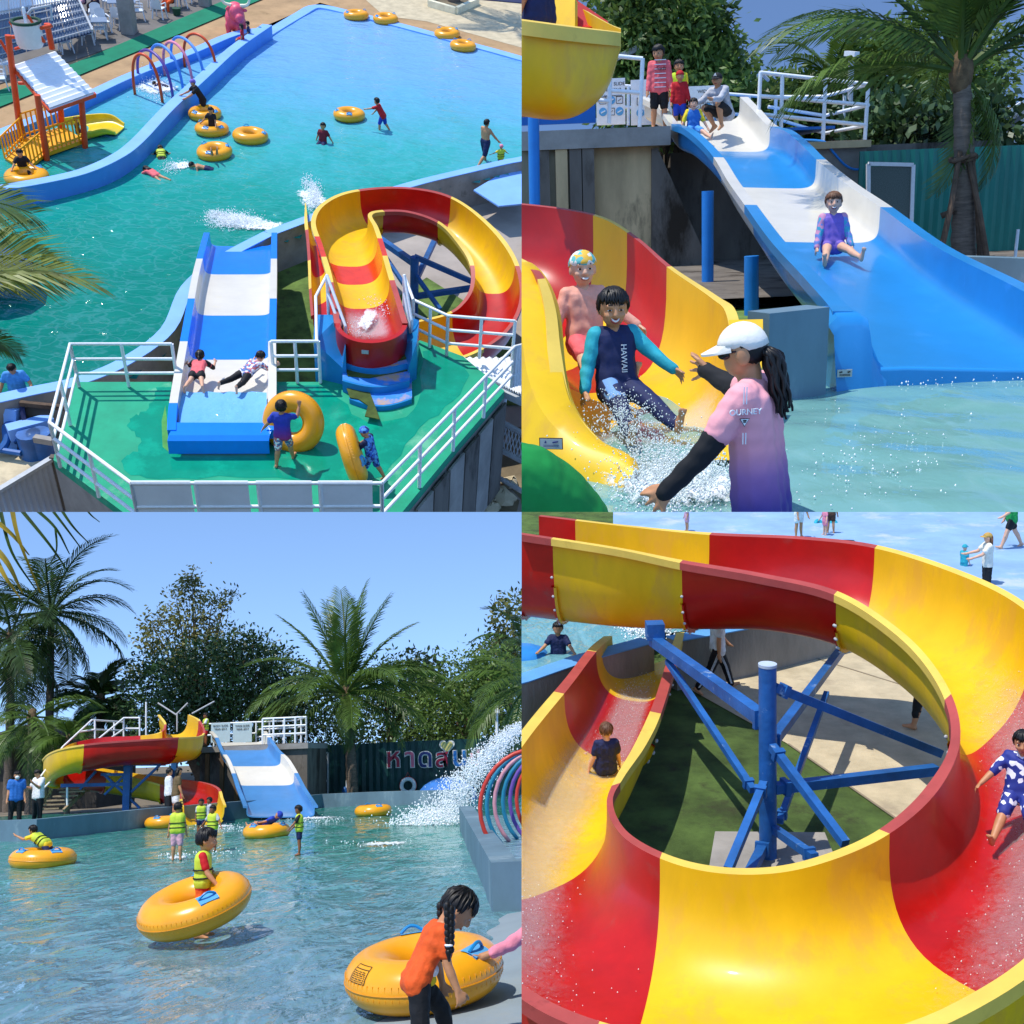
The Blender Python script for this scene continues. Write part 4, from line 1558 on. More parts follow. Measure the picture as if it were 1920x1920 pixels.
zz = [zt + 0.95, zt + 0.65, zt + 0.35]
cage(rl, 492, 574, TY + 0.2, TY + 0.2, zt, zz, 5, MATS['white_paint'])
cage(rl, 574, 556, TY + 0.2, TY + 3.5, zt, zz, 3, MATS['white_paint'])
cage(rl, 480, 556, TY + 3.5, TY + 3.5, zt, zz, 4, MATS['white_paint'])
rl = thing('platform_railing', 'white tube railing behind the notice boards on the platform', 'railing', AT(420, 1396, TY + 3))
cage(rl, 375, 480, TY + 3.4, TY + 3.4, zt, [zt + 0.95, zt + 0.5], 5, MATS['white_paint'])
for px0, px1, lab, lines in ((396, 431, 'pale notice board left of the blue and white slide top', ['BODY SLIDE', 'YEAR 2017']), (437, 472, 'pale notice board behind the blue and white slide top', ['WIDE SLIDE', 'YEAR 2017'])):
    a, c = AT(px0, 1356, TY + 3.1), AT(px1, 1391, TY + 3.1)
    t = thing('notice_board', lab, 'sign', V((a.x, TY + 3.1, zt)), 'notice boards on the platform')
    b = MB(); b.slab((a.x, TY + 3.1, c.z), (c.x, TY + 3.1, c.z), (c.x, TY + 3.1, a.z), (a.x, TY + 3.1, a.z), 0.03)
    ob('board', b, MATS['sign_panel'], t, smooth=False)
    for k, ln in enumerate(lines):
        ob('lettering', text_mb(ln, 0.11, face_matrix(V(((a.x + c.x) / 2, TY + 3.08, a.z - 0.12 - 0.13 * k)), (1, 0, 0), (0, 0, 1)), 0.003), MATS['ink'], t, smooth=False)

# blue and white wide slide
t = thing('wide_slide', 'wide blue and white banded water slide running from the platform into the pool', 'water slide', G(520, 1535))
st = []
for pl_, pr_, Y, dz, d in [((404, 1392), (488, 1392), 41.8, 0.42, 0.42), ((414, 1404), (496, 1404), 41.0, 0.42, 0.42), ((424, 1428), (512, 1428), 40.0, 0.42, 0.42), ((436, 1446), (530, 1446), 39.2, .42, .42),
                            ((447, 1473), (546, 1473), 38.2, 0.42, 0.42), ((456, 1500), (560, 1500), 36.8, 0.4, 0.4), ((466, 1522), (575, 1522), 35.6, 0.36, 0.36), ((470, 1531), (582, 1531), 34.8, 0.32, 0.32)]:
    L, R = AT(*pl_, Y), AT(*pr_, Y)
    st.append((L + V((-0.1, 0, dz)), R + V((0.1, 0, dz)), d))
trough(t, st, (1, 2.5, 4, 5.8), [MATS['slide_white'], MATS['slide_blue_faded'], MATS['slide_white'], MATS['slide_blue_faded'], MATS['slide_blue_faded']], p=0.28, rim=0.14, flange=False)

# yellow and red spiral slide
t = thing('spiral_slide', 'red and yellow spiral water slide on a blue frame', 'water slide', G(260, 1530))
P = lambda px, py, Y: AT(px, py, Y)
st = [(P(300, 1340, 41.5), P(352, 1340, 41.5), 0.75), (P(312, 1358, 40.3), P(372, 1352, 40.0), 0.85), (P(300, 1374, 39.6), P(378, 1378, 38.6), 0.9), (P(255, 1380, 40.2), P(322, 1383, 37.4), 0.9),
      (P(200, 1382, 40.6), P(240, 1388, 36.9), 0.9), (P(150, 1390, 40.2), P(168, 1394, 36.8), 0.95), (P(120, 1402, 39.9), P(112, 1404, 37.4), 0.95),
      (P(110, 1425, 40.6), P(86, 1418, 39.0), 0.9), (P(130, 1435, 41.0), P(92, 1430, 41.4), 0.85), (P(180, 1444, 40.4), P(160, 1436, 42.4), 0.8), (P(240, 1455, 39.6), P(225, 1446, 41.8), 0.75),
      (P(300, 1470, 38.2), P(310, 1458, 40.4), 0.7), (P(335, 1482, 36.9), P(372, 1466, 38.2), 0.65), (P(341, 1494, 36.0), P(405, 1478, 36.4), 0.6), (P(343, 1504, 34.6), P(414, 1498, 34.6), 0.6), (P(345, 1512, 33.6), P(419, 1510, 33.4), 0.55)]
ye, re = MATS['slide_yellow'], MATS['slide_red']
trough(t, st, (1, 1.8, 2.9, 5.2, 7.6, 9.4, 11.0, 12.6, 13.4), [ye, re, ye, re, ye, re, ye, re, re, ye], p=0.7, rim=0.09)
fr = thing('support_tower', 'blue steel frame holding up the spiral slide', 'support', G(240, 1530))
pz = lambda px, py, Y=38.6: AT(px, py, Y)
for nm, a, c, w in [('post', pz(241, 1420), V((pz(241, 1420).x, 38.6, -0.2)), 0.24), ('beam', pz(180, 1432), pz(310, 1432), 0.14), ('beam', pz(115, 1473), pz(240, 1470), 0.12), ('beam', pz(190, 1452), pz(240, 1452), 0.1),
                    ('brace', pz(195, 1452), pz(262, 1515), 0.08), ('brace', pz(300, 1434), pz(246, 1485), 0.08), ('brace', pz(180, 1446), pz(150, 1480), 0.08), ('brace', pz(238, 1450), pz(196, 1490), 0.07),
                    ('post', AT(328, 1400, 40.5), V((AT(328, 1400, 40.5).x, 40.5, 0)), 0.2)]:
    b = MB(); b.beam(a, c, w); ob(nm, b, MATS['steel_blue'], fr, smooth=False)

# stairs at the left with railings
sr = thing('staircase', 'pale stair flight with white railings climbing behind the spiral slide', 'stairs', G(120, 1545))
for k in range(5):
    p = AT(92 + k * 12, 1516 - k * 8, 39.0)
    b = MB(); b.box(p, (0.9, 0.5, 0.05)); ob('tread', b, MATS['wood'], sr, smooth=False)
b = MB(); b.beam(AT(120, 1520, 38.6), AT(160, 1480, 39.4), 0.12); ob('stringer', b, MATS['wood'], sr, smooth=False)
railing(sr, MATS['white_paint'], [[AT(60, 1478, 38.5), AT(118, 1400, 39.5), AT(172, 1350, 41)], [AT(72, 1488, 38.5), AT(120, 1440, 39.5)], [AT(185, 1385, 40.6), AT(232, 1346, 42), AT(262, 1346, 42)], [AT(206, 1385, 40.6), AT(233, 1366, 42), AT(262, 1366, 42)], [AT(172, 1350, 41), AT(232, 1354, 43)],
                                  [AT(172, 1368, 41), AT(232, 1370, 43)], [AT(150, 1372, 40.6), AT(178, 1368, 41)]], 0.035,
        [(AT(178, 1392, 41), AT(178, 1350, 41)), (AT(232, 1386, 42), AT(232, 1346, 42)), (AT(262, 1386, 42), AT(262, 1346, 42)), (AT(214, 1390, 43), AT(214, 1352, 43)), (AT(67, 1520, 38.5), AT(67, 1462, 38.5)), (AT(126, 1510, 38.5), AT(126, 1476, 38.5)), (AT(274, 1390, 43), AT(274, 1316, 43))])
hr = thing('roof_frame', 'thin grey roof poles slanting above the slide start', 'frame', AT(335, 1390, 42))
for a, c in (((296, 1318), (330, 1340)), ((330, 1340), (352, 1318)), ((360, 1338), (402, 1315)), ((332, 1338), (332, 1372))):
    b = MB(); b.tube([AT(*a, 42), AT(*c, 42)], 0.03, 8); ob('pole', b, MATS['galv'], hr)

# dark building at the left edge
a, c = AT(-40, 1352, 50), AT(178, 1372, 50)
bd = thing('low_building', 'dark low roofed building behind the men at the pool edge', 'building', V((a.x + 4, 51, 0)))
b = MB(); b.box(((a.x + c.x) / 2, 53, a.z * 0.42), (c.x - a.x, 5, a.z * 0.84)); ob('wall', b, MATS['dark_wall'], bd, smooth=False)
b = MB(); b.add([V((a.x, 49.6, a.z * 0.8)), V((c.x, 49.6, c.z * 0.75)), V((c.x + 0.5, 56, c.z)), V((a.x, 56, a.z * 1.02)), V((a.x, 49.6, a.z * 0.74)), V((c.x, 49.6, c.z * 0.69))],
                [(0, 1, 2, 3), (4, 5, 1, 0)]); ob('roof', b, mat('roof_brown', '#6b6056', rough=0.8, var=0.2, scale=0.6), bd, smooth=False)

# ---- trees
def gz(px, Y): return V((AT(px, 1425, Y).x, Y, 0))
palm('tall coconut palm with drooping dark fronds at the left of the sky', gz(92, 52), AT(96, 1150, 52), 24, 4.6, 3, 'frond_dark', 0.2, (85, -50), 1.0, w=0.07)
palm('coconut palm at the left picture edge in front of taller ones', gz(20, 50), AT(20, 1195, 50), 20, 4.2, 5, 'frond_dark', 0.2, (80, -60), 1.0, w=0.07)
palm('dark fan of palm fronds low beside the tall coconut palm', gz(186, 54), AT(188, 1315, 54), 22, 2.3, 8, 'frond_dark', 0.25, (80, -40), 0.8, w=0.08)
palm('low palm with long hanging fronds left of the stairs', gz(62, 47), AT(60, 1345, 47), 12, 3.6, 9, 'frond_green', 0.2, (40, -50), 0.9, w=0.06)
palm('small yellow green palm behind the stair railing', gz(130, 46), AT(128, 1385, 46), 9, 1.9, 10, 'frond_green', 0.1, (70, 0), 0.6, w=0.05)
palm('large central coconut palm with bright young fronds on top', gz(660, 45.3), AT(650, 1302, 45.3), 26, 4.4, 2, 'frond_green', 0.22, (88, -70), 1.0, n=44, w=0.065, only=[(180, 72, .95, 0.2), (170, 82, 1.0, 0.1), (0, 88, 1.02, 0.05), (20, 82, 1.0, 0.1), (-10, 73, .98, 0.2), (0, 60, 1.0, 0.35), (185, 60, 1.0, 0.4), (100, 75, 1.1, 0.3), (-90, 72, 1.0, 0.4), (190, 45, 1.1), (170, 30, 1.05), (215, 20, 1.1), (150, 12, 1.1), (185, 2, 1.0), (5, 42, 1.1), (-15, 28, 1.15), (20, 18, 1.15), (-35, 8, 1.1), (40, 5, 1), (-60, 30, 1), (-110, 25, 1), (-75, 0, 0.8), (-100, -30, .55), (200, -15, .8), (-20, -18, .8), (175, -45, .5), (0, -50, .5), (-60, -60, .5), (-130, -55, .5), (60, 40, 1), (120, 40, 1)])
palm('palm leaning in from the right edge above the spray', gz(1004, 44), AT(992, 1285, 44), 16, 3.8, 12, 'frond_green', 0.2, (70, -50), 0.9, w=0.06)
palm('distant palm top at the right edge of the sky', gz(985, 60), AT(985, 1215, 60), 18, 3.6, 13, 'frond_dark', 0.2, (85, -50), 0.9, w=0.07)


def blob(px, py, Y, rx, rz, ry=None): return (tuple(AT(px, py, Y)), (rx, ry or rx, rz))


tree('tall open crowned tree with reddish olive leaves against the sky', gz(372, 58), [blob(365, 1115, 58, 0.7, 0.9), blob(398, 1140, 58, 0.8, 0.8), blob(330, 1135, 58, 0.7, 0.9), blob(352, 1172, 58, 1.1, .8), blob(412, 1185, 58, 0.8, .6), blob(306, 1190, 58, 0.8, .8), blob(375, 1215, 58, 1.1, .7), blob(310, 1235, 58, .9, .9), blob(420, 1225, 58, .7, .5), blob(345, 1255, 58, 1.0, .7), blob(282, 1170, 58, 0.5, 0.5), blob(272, 1210, 58, 0.6, 0.5), blob(258, 1262, 58, 0.6, 0.4), blob(440, 1245, 58, 0.6, 0.5), blob(425, 1120, 58, 0.5, .5), blob(360, 1085, 58, 0.5, 0.6)], 5200, 0.24, 'leaf_olive', 21, 0.16, clump=0.2)
tree('broad dark leafy tree behind the slide platform', gz(400, 52), [blob(300, 1300, 52, 1.8, 2.0), blob(370, 1290, 52, 2.3, 2.2), blob(440, 1270, 52, 2.3, 2.3), blob(490, 1290, 52, 2.0, 2.2), blob(330, 1350, 52, 2.4, 1.6), blob(450, 1345, 52, 2.6, 1.6), blob(475, 1225, 52, 1.0, 0.9)], 17000, 0.24, 'leaf_dark', 22, 0.3, clump=0.35)
tree('round dark shrubby tree right of the broad leafy tree', gz(560, 54), [blob(525, 1300, 54, 1.6, 1.8), blob(580, 1320, 54, 2.2, 1.8), blob(560, 1370, 54, 2.8, 1.4)], 7500, 0.22, 'leaf_dark', 23, 0.2)
tree('bushy yellow green tree above the green fence', gz(880, 53), [blob(870, 1275, 53, 2.0, 1.3), blob(930, 1260, 53, 1.8, 1.4), blob(845, 1330, 53, 2.2, 1.6), blob(920, 1330, 53, 2.4, 2.0), blob(960, 1300, 53, 1.6, 1.8), blob(900, 1380, 53, 3.0, 1.2)], 13000, 0.24, 'leaf_mid', 24, 0.3)
tree('lower dark hedge trees between the central palm and the yellow green tree', gz(740, 56), [blob(720, 1290, 56, 1.8, 1.6), blob(770, 1285, 56, 1.8, 1.4), blob(740, 1350, 56, 3.4, 1.8), blob(810, 1360, 56, 2.6, 1.6)], 11000, 0.24, 'leaf_dark', 25, 0.3)
tree('far grey green tree tops rising over the hedge at right', gz(950, 66), [blob(965, 1190, 66, 1.6, 2.4), blob(940, 1240, 66, 1.6, 1.6), blob(790, 1250, 66, 1.2, 0.8)], 2600, 0.4, 'leaf_olive', 26, 0.3)
# hanging frond close by, top left
t = thing('hanging_frond', 'yellowing palm frond tips hanging close into the top left of the sky', 'palm frond', AT(-40, 1000, 6.0))
cc = AT(-60, 900, 6)
for (x0, y0, x1, y1, x2, y2, w, m_) in [(-40, 1000, 10, 1050, 42, 1112, 0.05, 'frond_yellow'), (-30, 960, 20, 1000, 54, 1040, 0.035, 'frond_yellow'), (20, 940, 35, 1010, 75, 1110, 0.028, 'frond_yellow'), (0, 955, 22, 1035, 70, 1110, 0.02, 'frond_dark'), (35, 950, 92, 1020, 128, 1072, 0.02, 'frond_dark'),
                                      (62, 950, 104, 990, 130, 1038, 0.02, 'frond_dark'), (85, 940, 120, 985, 152, 1028, 0.016, 'frond_dark'), (105, 940, 135, 985, 166, 1018, 0.016, 'frond_dark'), (-10, 1045, 12, 1085, 38, 1122, 0.03, 'frond_yellow'), (150, 940, 170, 965, 186, 978, 0.01, 'frond_dark'), (104, 990, 106, 1030, 94, 1056, 0.01, 'frond_dark')]:
    pts = crom([AT(x0, y0, 6), AT(x1, y1, 5.9), AT(x2, y2, 6)], 6)
    b = MB()
    ra, rb = [], []
    for i, p in enumerate(pts):
        k = w * (1 - 0.9 * i / (len(pts) - 1)) * 0.5 + 0.002
        ra.append(V(p) + V((k, 0, 0.3 * k))); rb.append(V(p) - V((k, 0, 0.3 * k)))
    mid = [(p + q) / 2 + V((0, 0.01, -0.004)) for p, q in zip(ra, rb)]
    b.grid([ra, mid, rb])
    ob('leaflet', b, MATS[m_], t)
lp = thing('lamp_post', 'slim white camera post behind the fence at right', 'post', gz(931, 48))
b = MB(); b.tube([gz(931, 48), AT(931, 1322, 48)], 0.06, 8); ob('pole', b, MATS['white_paint'], lp)
b = MB(); b.box(AT(930, 1334, 47.9), (0.3, 0.3, 0.16)); ob('camera_head', b, MATS['white_paint'], lp)

# ---- spray of water at the right
rnd = random.Random(11)
pts = []
for i in range(7500):
    k = rnd.random() ** 0.8
    px = 982 - 175 * k + rnd.gauss(0, 5 + 20 * k)
    py = 1355 + 178 * k ** 1.35 + abs(rnd.gauss(0, 25)) * (0.6 + k) - 4
    if py > 1545: py = 1545 - rnd.random() * 30
    pts.append((AT(px, py, 30 + rnd.gauss(0, 0.8)), rnd.uniform(0.006, 0.024)))
for i in range(2600):
    px = rnd.gauss(815, 34); py = 1548 - abs(rnd.gauss(0, 13))
    pts.append((AT(px, py, 29.5 + rnd.gauss(0, 0.8)), rnd.uniform(0.008, 0.03)))
spray('water_spray', 'white spray of water shooting down into the pool at right', pts, MATS['foam'])
pts = []
for (px, py, sx, sy, n) in [(410, 1553, 30, 4, 220), (590, 1538, 34, 3, 200), (710, 1585, 40, 4, 60), (330, 1606, 16, 3, 50), (410, 1598, 26, 5, 60)]:
    for i in range(n):
        p = G(rnd.gauss(px, sx), rnd.gauss(py, sy)); p.z = rnd.uniform(0.0, 0.05)
        pts.append((p, rnd.uniform(0.006, 0.02)))
spray('water_foam', 'thin white foam where the slides meet the pool', pts, MATS['foam'])

for A_, B_, w_ in (((380, 1549), (440, 1552), 1.0), ((545, 1535), (640, 1535), 1.4), ((740, 1545), (860, 1548), 2.2), ((650, 1588), (790, 1580), 1.2), ((300, 1612), (365, 1608), .8)):
    foam_patch('white foam streak on the pool water', G(*A_), G(*B_), w_, 0.03, 0.02)
# ---- swim rings
swim_ring('floating yellow ring with a child lying over it, at left', G(80, 1622) + V((0, 0, 0.12)), 1.25, 0, 3, 10, 'rings in the pool', (-130, -50), detail=2)
swim_ring('tilted yellow ring held up round a standing boy', G(364, 1764) + V((0, 0, 0.36)), 1.2, 10, -15, 20, 'rings in the pool', (-75, 70), detail=2)
swim_ring('large yellow ring pulled ashore by the girl in orange, printed with a notice', G(797, 1888) + V((0, 0.0, 0.25)), 1.19, 5, -3, 0, None, (-28, 105), detail=2, print_at=-142)
swim_ring('yellow ring floating beside the yellow slide mouth', G(308, 1551) + V((0, 0, 0.14)), 1.15, 0, 0, 40, 'rings in the pool')
swim_ring('yellow ring with a blue capped child lying on it', G(500, 1570) + V((0, 0, 0.14)), 1.15, 0, 0, 0, 'rings in the pool', (-120, -20))
swim_ring('empty yellow ring floating alone before the green fence', G(700, 1529) + V((0, 0, 0.14)), 1.18, 0, 0, 80, 'rings in the pool')

# ---- people
def HT(px, pb, pt): 
    q = G(px, pb); return AT(px, pt, q.y).z


person('boy in lime life vest and red shirt standing inside the tilted ring', G(378, 1758), -78, 1.1, dict(aR=(18, 12, 22), aL=(20, 18, 20), head=(8, 0), lL=(4, 3, 4), lR=(-4, 3, 0)), skin='skin', top='red', bottom='orange', vest='vest_lime', vox=0.011, hs=1.25, face=True, fingers=True)
person('girl with two braids in orange printed shirt and black trousers walking at the right ring', G(785, 2000), -72, 1.13, dict(lean=28, head=(32, -8), aR=(6, 8, 14), aL=(4, 5, 10), lL=(40, 3, 30), lR=(0, 3, 42)), skin='skin', top='orange', bottom='black', leg='pants', vox=0.010, hs=1.25, face=True, fingers=True, hairstyle='short')
GR = [o for o in BL.objs if 'two braids' in o.get('label', '')][0]
_k = V(GR.location)
hd_ = AT(847, 1718, _k.y)
for s_, off in ((0, V((0.0, -0.06, 0.02))), (1, V((-0.05, 0.10, 0.02)))):
    b = MB()
    for i in range(14):
        q = AT(843 - (14 if s_ else 0), 1700 + i * 6.2, _k.y - 0.24 + 0.40 * s_)
        r_ = 0.026 * (1 - 0.3 * i / 13)
        b.ell(q + V((0.012 * (1 if i % 2 else -1), 0, 0)), (r_, r_, r_ * 1.25), None, 8, 6)
    b.cap(AT(841 - (14 if s_ else 0), 1785, _k.y - 0.24 + 0.40 * s_), AT(842 - (14 if s_ else 0), 1802, _k.y - 0.24 + 0.40 * s_), 0.02, 0.006)
    ob('braid', b, MATS['hair'], GR)
b = MB(); p = AT(842, 1772, _k.y - 0.24); b.torus(p, 0.02, 0.008, None, 12, 6); ob('hair_tie', b, MATS['white'], GR)
fd = V((0.93, 0.25, -0.26)); ch = _k + V((0.13, 0.0, 0.64))
for du, dz_, m_, rr in ((0.02, 0.03, 'teal', 0.045), (-0.035, -0.09, 'white', 0.045), (-0.05, -0.145, 'yellow', 0.04)):
    b = MB(); b.ell(ch + V((du, -0.035, dz_)), (0.045, rr, rr)); ob('shirt_print', b, MATS[m_], GR)
# arm reaching in from the right
t = thing('person', 'arm in a pink sleeve reaching for the ring handle at the right edge', 'person', G(960, 1900))
Y_ = G(797, 1888).y - 0.27
b = MB(); e0, e1, w_ = AT(1010, 1732, Y_ + 0.2), AT(955, 1772, Y_ + .05), AT(925, 1786, Y_)
b.cap(e0, e1, 0.062, 0.05); b.cap(e1, w_, 0.05, 0.043); b.torus(w_, 0.03, 0.018, None, 14, 8)
fused('sleeve', b, MATS['pink'], t, 0.012)
b = MB(); h_ = AT(902, 1795, Y_ - 0.02)
b.cap(e1, w_, 0.03, 0.026); b.cap(w_, h_, 0.026, 0.03); 
for k in range(4):
    q = h_ + V((-0.01 - 0.012 * k, -0.02, 0.012 - 0.012 * k)); m_ = q + V((-0.045, -0.015, 0.01)); e_ = m_ + V((-0.012, 0.0, -0.035))
    b.cap(q, m_, 0.0105, 0.0095, 8); b.cap(m_, e_, 0.0095, 0.008, 8)
b.cap(h_, h_ + V((-0.03, -0.02, -0.05)), 0.012, 0.009, 8)
fused('body', b, MATS['skin'], t, 0.007, 2)
person('child in lime vest lying across the left floating ring', G(84, 1620) + V((0, 0, 0)), 78, 1.08, dict(z=0.36, lean=58, head=(-25, 0), aL=(75, 10, 40), aR=(60, 15, 40), lL=(-30, 6, 10), lR=(-25, 6, 10)), top='yellow', bottom='navy', vest='vest_lime', vox=0.016)
person('girl seen from behind in lime vest and rose shorts wading past the yellow slide', G(331, 1614), 8, HT(331, 1614, 1512) * 1.08, dict(aL=(0, 10, 5), aR=(2, 10, 8), lL=(2, 2, 0), lR=(-2, 2, 0)), top=None, bottom='rose', leg='knee', vest='vest_lime', vox=0.016)
person('boy in lime vest wading beside the ring right of the blue slide', G(561, 1604), 100, HT(561, 1604, 1519) * 1.12, dict(aL=(38, 20, 5), aR=(20, 5, 25), head=(5, 0)), top='black', bottom='navy', vest='vest_lime', vox=0.018, skin='skin_dark')
person('boy in dark red and striped vest sitting down in the yellow slide mouth', G(367, 1530), 172, 1.2, dict(z=0.26, lean=-8, lL=(80, 14, 25), lR=(80, 14, 25), aL=(30, 18, 20), aR=(30, 18, 20)), top='maroon', sleeve='long', bottom='maroon', leg='pants', vest='vest_lime', vox=0.02, skin='skin_dark')
for px, pb, yaw, lab, ps in ((376, 1570, 200, 'dark haired child in lime vest, left of the three waiting below the slide', {}), (392, 1564, 120, 'child in grey shirt waiting close behind two others below the slide', {}),
                             (398, 1596, 160, 'child in lime vest spreading arms towards the slide mouth', dict(aL=(10, 35, 10), aR=(10, 35, 10)))):
    person(lab, G(px, pb), yaw, 0.95, ps, top='grey', bottom='navy', vest=None if 'grey' in lab else 'vest_lime', vox=0.018, skin='skin_dark', group='children below the slide')
person('child with blue cap lying back on the middle ring', G(500, 1570), 60, 1.1, dict(z=0.30, root=(65, 0, 0), lL=(30, 10, 20), lR=(30, 10, 20)), top='royal', bottom='navy', cap='royal', vox=0.02, hair=None)
def behind(px, py, dy):
    p = AT(px, py, G(px, py).y + dy); p.z = 0.1
    return p


_p, _, HP, _, RhW = person('man in blue shirt and white face mask at the pool edge', behind(26, 1562, 1.2), -150, 1.72, dict(head=(8, 0)), adult=True, top='blue', bottom='black', leg='pants', vox=0.022, girth=1.15)
b = MB(); b.ell(HP(0, 0.72, -0.5), (0.068, 0.05, 0.06), RhW); ob('face_mask', b, MATS['white'], _p)
person('man in white shirt holding a phone beside the masked man', behind(68, 1558, 1.2), 150, 1.75, dict(head=(20, 0), aL=(30, 8, 95), aR=(25, 8, 80)), adult=True, top='white', bottom='black', leg='pants', vox=0.022, girth=1.1)
person('person in white robe standing behind the yellow slide', behind(314, 1552, 1.5), -60, 1.62, dict(), adult=True, top='white', sleeve='long', bottom='black', leg='pants', vox=0.022)
person('woman in khaki top and white shorts standing behind the yellow slide', behind(328, 1552, 1.2), -60, 1.62, dict(lean=6), adult=True, top='khaki', bottom='white', vox=0.022, hairstyle='bob')
person('girl in lime vest and red shorts waiting on the slide platform', AT(385, 1398, TY + 0.9), 120, 1.25, dict(aL=(30, 10, 60)), top='white', bottom='red', vest='vest_lime', vox=0.02, skin='skin_dark')

# =================================================================== PLACE 2: in the splash pool at the foot of the slides
use(TR)
G, AT = TR.G, TR.at
mat('pale_yellow', '#f2cf3a', rough=0.3, var=0.08, scale=1.3, coat=0.3, dirt='#dfb53a', dscale=2.2, dthr=0.6)
mat('fence_teal', '#1b7a6c', rough=0.35, var=0.2, scale=1.2, stretch=(1.5, 1.5, 0.3), dirt='#0a6a5c', dscale=1.5, dthr=0.62)
mat('panel_blue', '#1562b0', rough=0.5, var=0.08)
mat('post_blue', '#1f7fd0', rough=0.4, var=0.08)
mat('plaque', '#a9adab', rough=0.5, var=0.05)
mat('stain_wall', '#c4aa80', rough=0.9, var=0.22, scale=1.3, bump=0.3, bscale=14, dirt='#4a4534', dscale=0.9, dthr=0.56, stretch=(1.2, 1.2, 0.35))
mat('moss_wall', '#8d8670', rough=0.9, var=0.3, scale=1.0, bump=0.3, bscale=14, dirt='#3c4c24', dscale=0.8, dthr=0.57, stretch=(1, 1, 0.4))
mat('house_white', '#dcdcd8', rough=0.7, var=0.05); mat('roof_grey', '#55575c', rough=0.7, var=0.15)
mat('cap_cloth', '#e9e4d8', rough=0.85, var=0.06, scale=10, bump=0.3, bscale=60)
ramp_mat('shirt_fade', [(0.0, '#2f2a78'), (0.22, '#4a3a86'), (0.5, '#9a6a9c'), (0.75, '#e89aa6'), (1.0, '#f2a6ac')], 2, 0.75, 0.1, 3, 0.25, 22, lo=0.70, hi=1.22)

tw = water_mat('splash_water', [(0.0, '#6fa09c'), (0.35, '#669b97'), (0.65, '#4a8a85'), (1.0, '#37756f')], 1, -6, 6, 2.0, 0.6, noise=0.3, nscale=0.7, stretch=(1, 0.55, 1), fine=4, dist=0.1, light_net=('#8fb6b4', 1.7, 0.2))
rows = []
for i in range(130):
    y = 4.6 * (20 / 4.6) ** (i / 129)
    w_ = 0.62 * y
    rows.append([V((x * w_, y, wave(x * w_ * 1.6, y * 1.6) * 0.7)) for x in np.linspace(-0.15, 1.1, 110)])
b = MB(); b.grid(rows); ob('splash_water', b, tw, kind='structure', sharp=0)
b = MB(); b.grid([[V((-60, 13, 0.2)), V((80, 13, 0.2))], [V((-60, 300, 0.2)), V((80, 300, 0.2))]]); ob('yard_ground', b, MATS['concrete_dark'], kind='structure', smooth=False)
b = MB(); b.grid([[V((-1, 8.2, 0.05)), V((4.6, 9.2, 0.05))], [V((-1, 13.2, 0.05)), V((3.9, 13.2, 0.05))]]); ob('shade_ground', b, MATS['turf'], kind='structure', smooth=False)

# pool walls
a, c = G(1470, 790), G(1545, 745)
top = 0.62
far_ = AT(1340, 600, c.y + 0.55); far_.z = 0
b = MB(); b.wall([V((1.83, c.y + 0.1, 0)), V((c.x + 0.03, c.y + 0.35, 0))], -0.1, top, 0.24)
tag(ob('pool_wall', b, MATS['pool_grey'], smooth=False), 'worn blue grey pool wall between the yellow slide and the wide blue slide', 'pool wall')
a, c = G(1780, 553), G(2100, 572)
b = MB(); b.wall([V((a.x - 1.6, a.y + 0.3, 0)), V((a.x, a.y + 0.2, 0)), c], -0.1, 0.5, 0.24)
tag(ob('pool_wall', b, MATS['pool_grey'], smooth=False), 'grey blue pool wall behind the right flank of the wide slide', 'pool wall')
b = MB(); p = AT(1915, 515, a.y - 0.1); b.slab(p + V((0, -.02, -.09)), p + V((0.35, -.02, -.09)), p + V((0.35, -.02, .09)), p + V((0, -.02, .09)), 0.02)
tag(ob('wall_sign', b, MATS['white_paint'], smooth=False), 'small white plate on the pool wall at the right edge', 'sign')

# concrete tower wall
TY = 19.0
zt = AT(1200, 238, TY).z
a, c = AT(900, 240, TY), AT(1238, 240, TY)
tw = thing('slide_tower', 'weathered concrete tower wall with rust and moss stains below the platform', 'platform', V(((a.x + c.x) / 2, TY, 0)))
xm = AT(1113, 240, TY).x
b = MB(); b.box(((a.x + xm) / 2, TY + 2.0, zt / 2), (xm - a.x, 4, zt)); ob('wall', b, MATS['moss_wall'], tw, smooth=False)
b = MB(); b.box(((xm + c.x) / 2 + 0.002, TY + 2.1, zt / 2 - 0.002), (c.x - xm, 4, zt)); ob('wall', b, MATS['stain_wall'], tw, smooth=False)
x1 = AT(1255, 240, TY).x
b = MB(); b.box(((a.x + x1) / 2, TY + 1.85, zt - 0.16), (x1 - a.x, 4, 0.3)); ob('edge_beam', b, MATS['concrete'], tw, smooth=False)
for px in (1018, 1052, 1078, 1102):
    xx = AT(px, 300, TY).x
    b = MB(); b.box((xx, TY - 0.06, zt * 0.44), (0.2, 0.12, zt * 0.88)); ob('pilaster', b, MATS['concrete_dark' if px % 4 else 'stain_wall'], tw, smooth=False)
xa = AT(1222, 300, TY).x; xb = AT(1300, 300, TY).x
b = MB(); b.slab((xa, TY + 0.0, 0), (xa + 1.1, TY, 0), (xa + 0.1, TY, zt - 0.35), (xa, TY, zt - 0.35), 0.08); ob('buttress', b, MATS['concrete_dark'], tw, smooth=False)
b = MB(); b.box(((xa + 3.4), TY + 2.9, zt / 2 - 0.2), (5.8, 3.4, zt - 0.4)); ob('back_wall', b, MATS['concrete_dark'], tw, smooth=False)
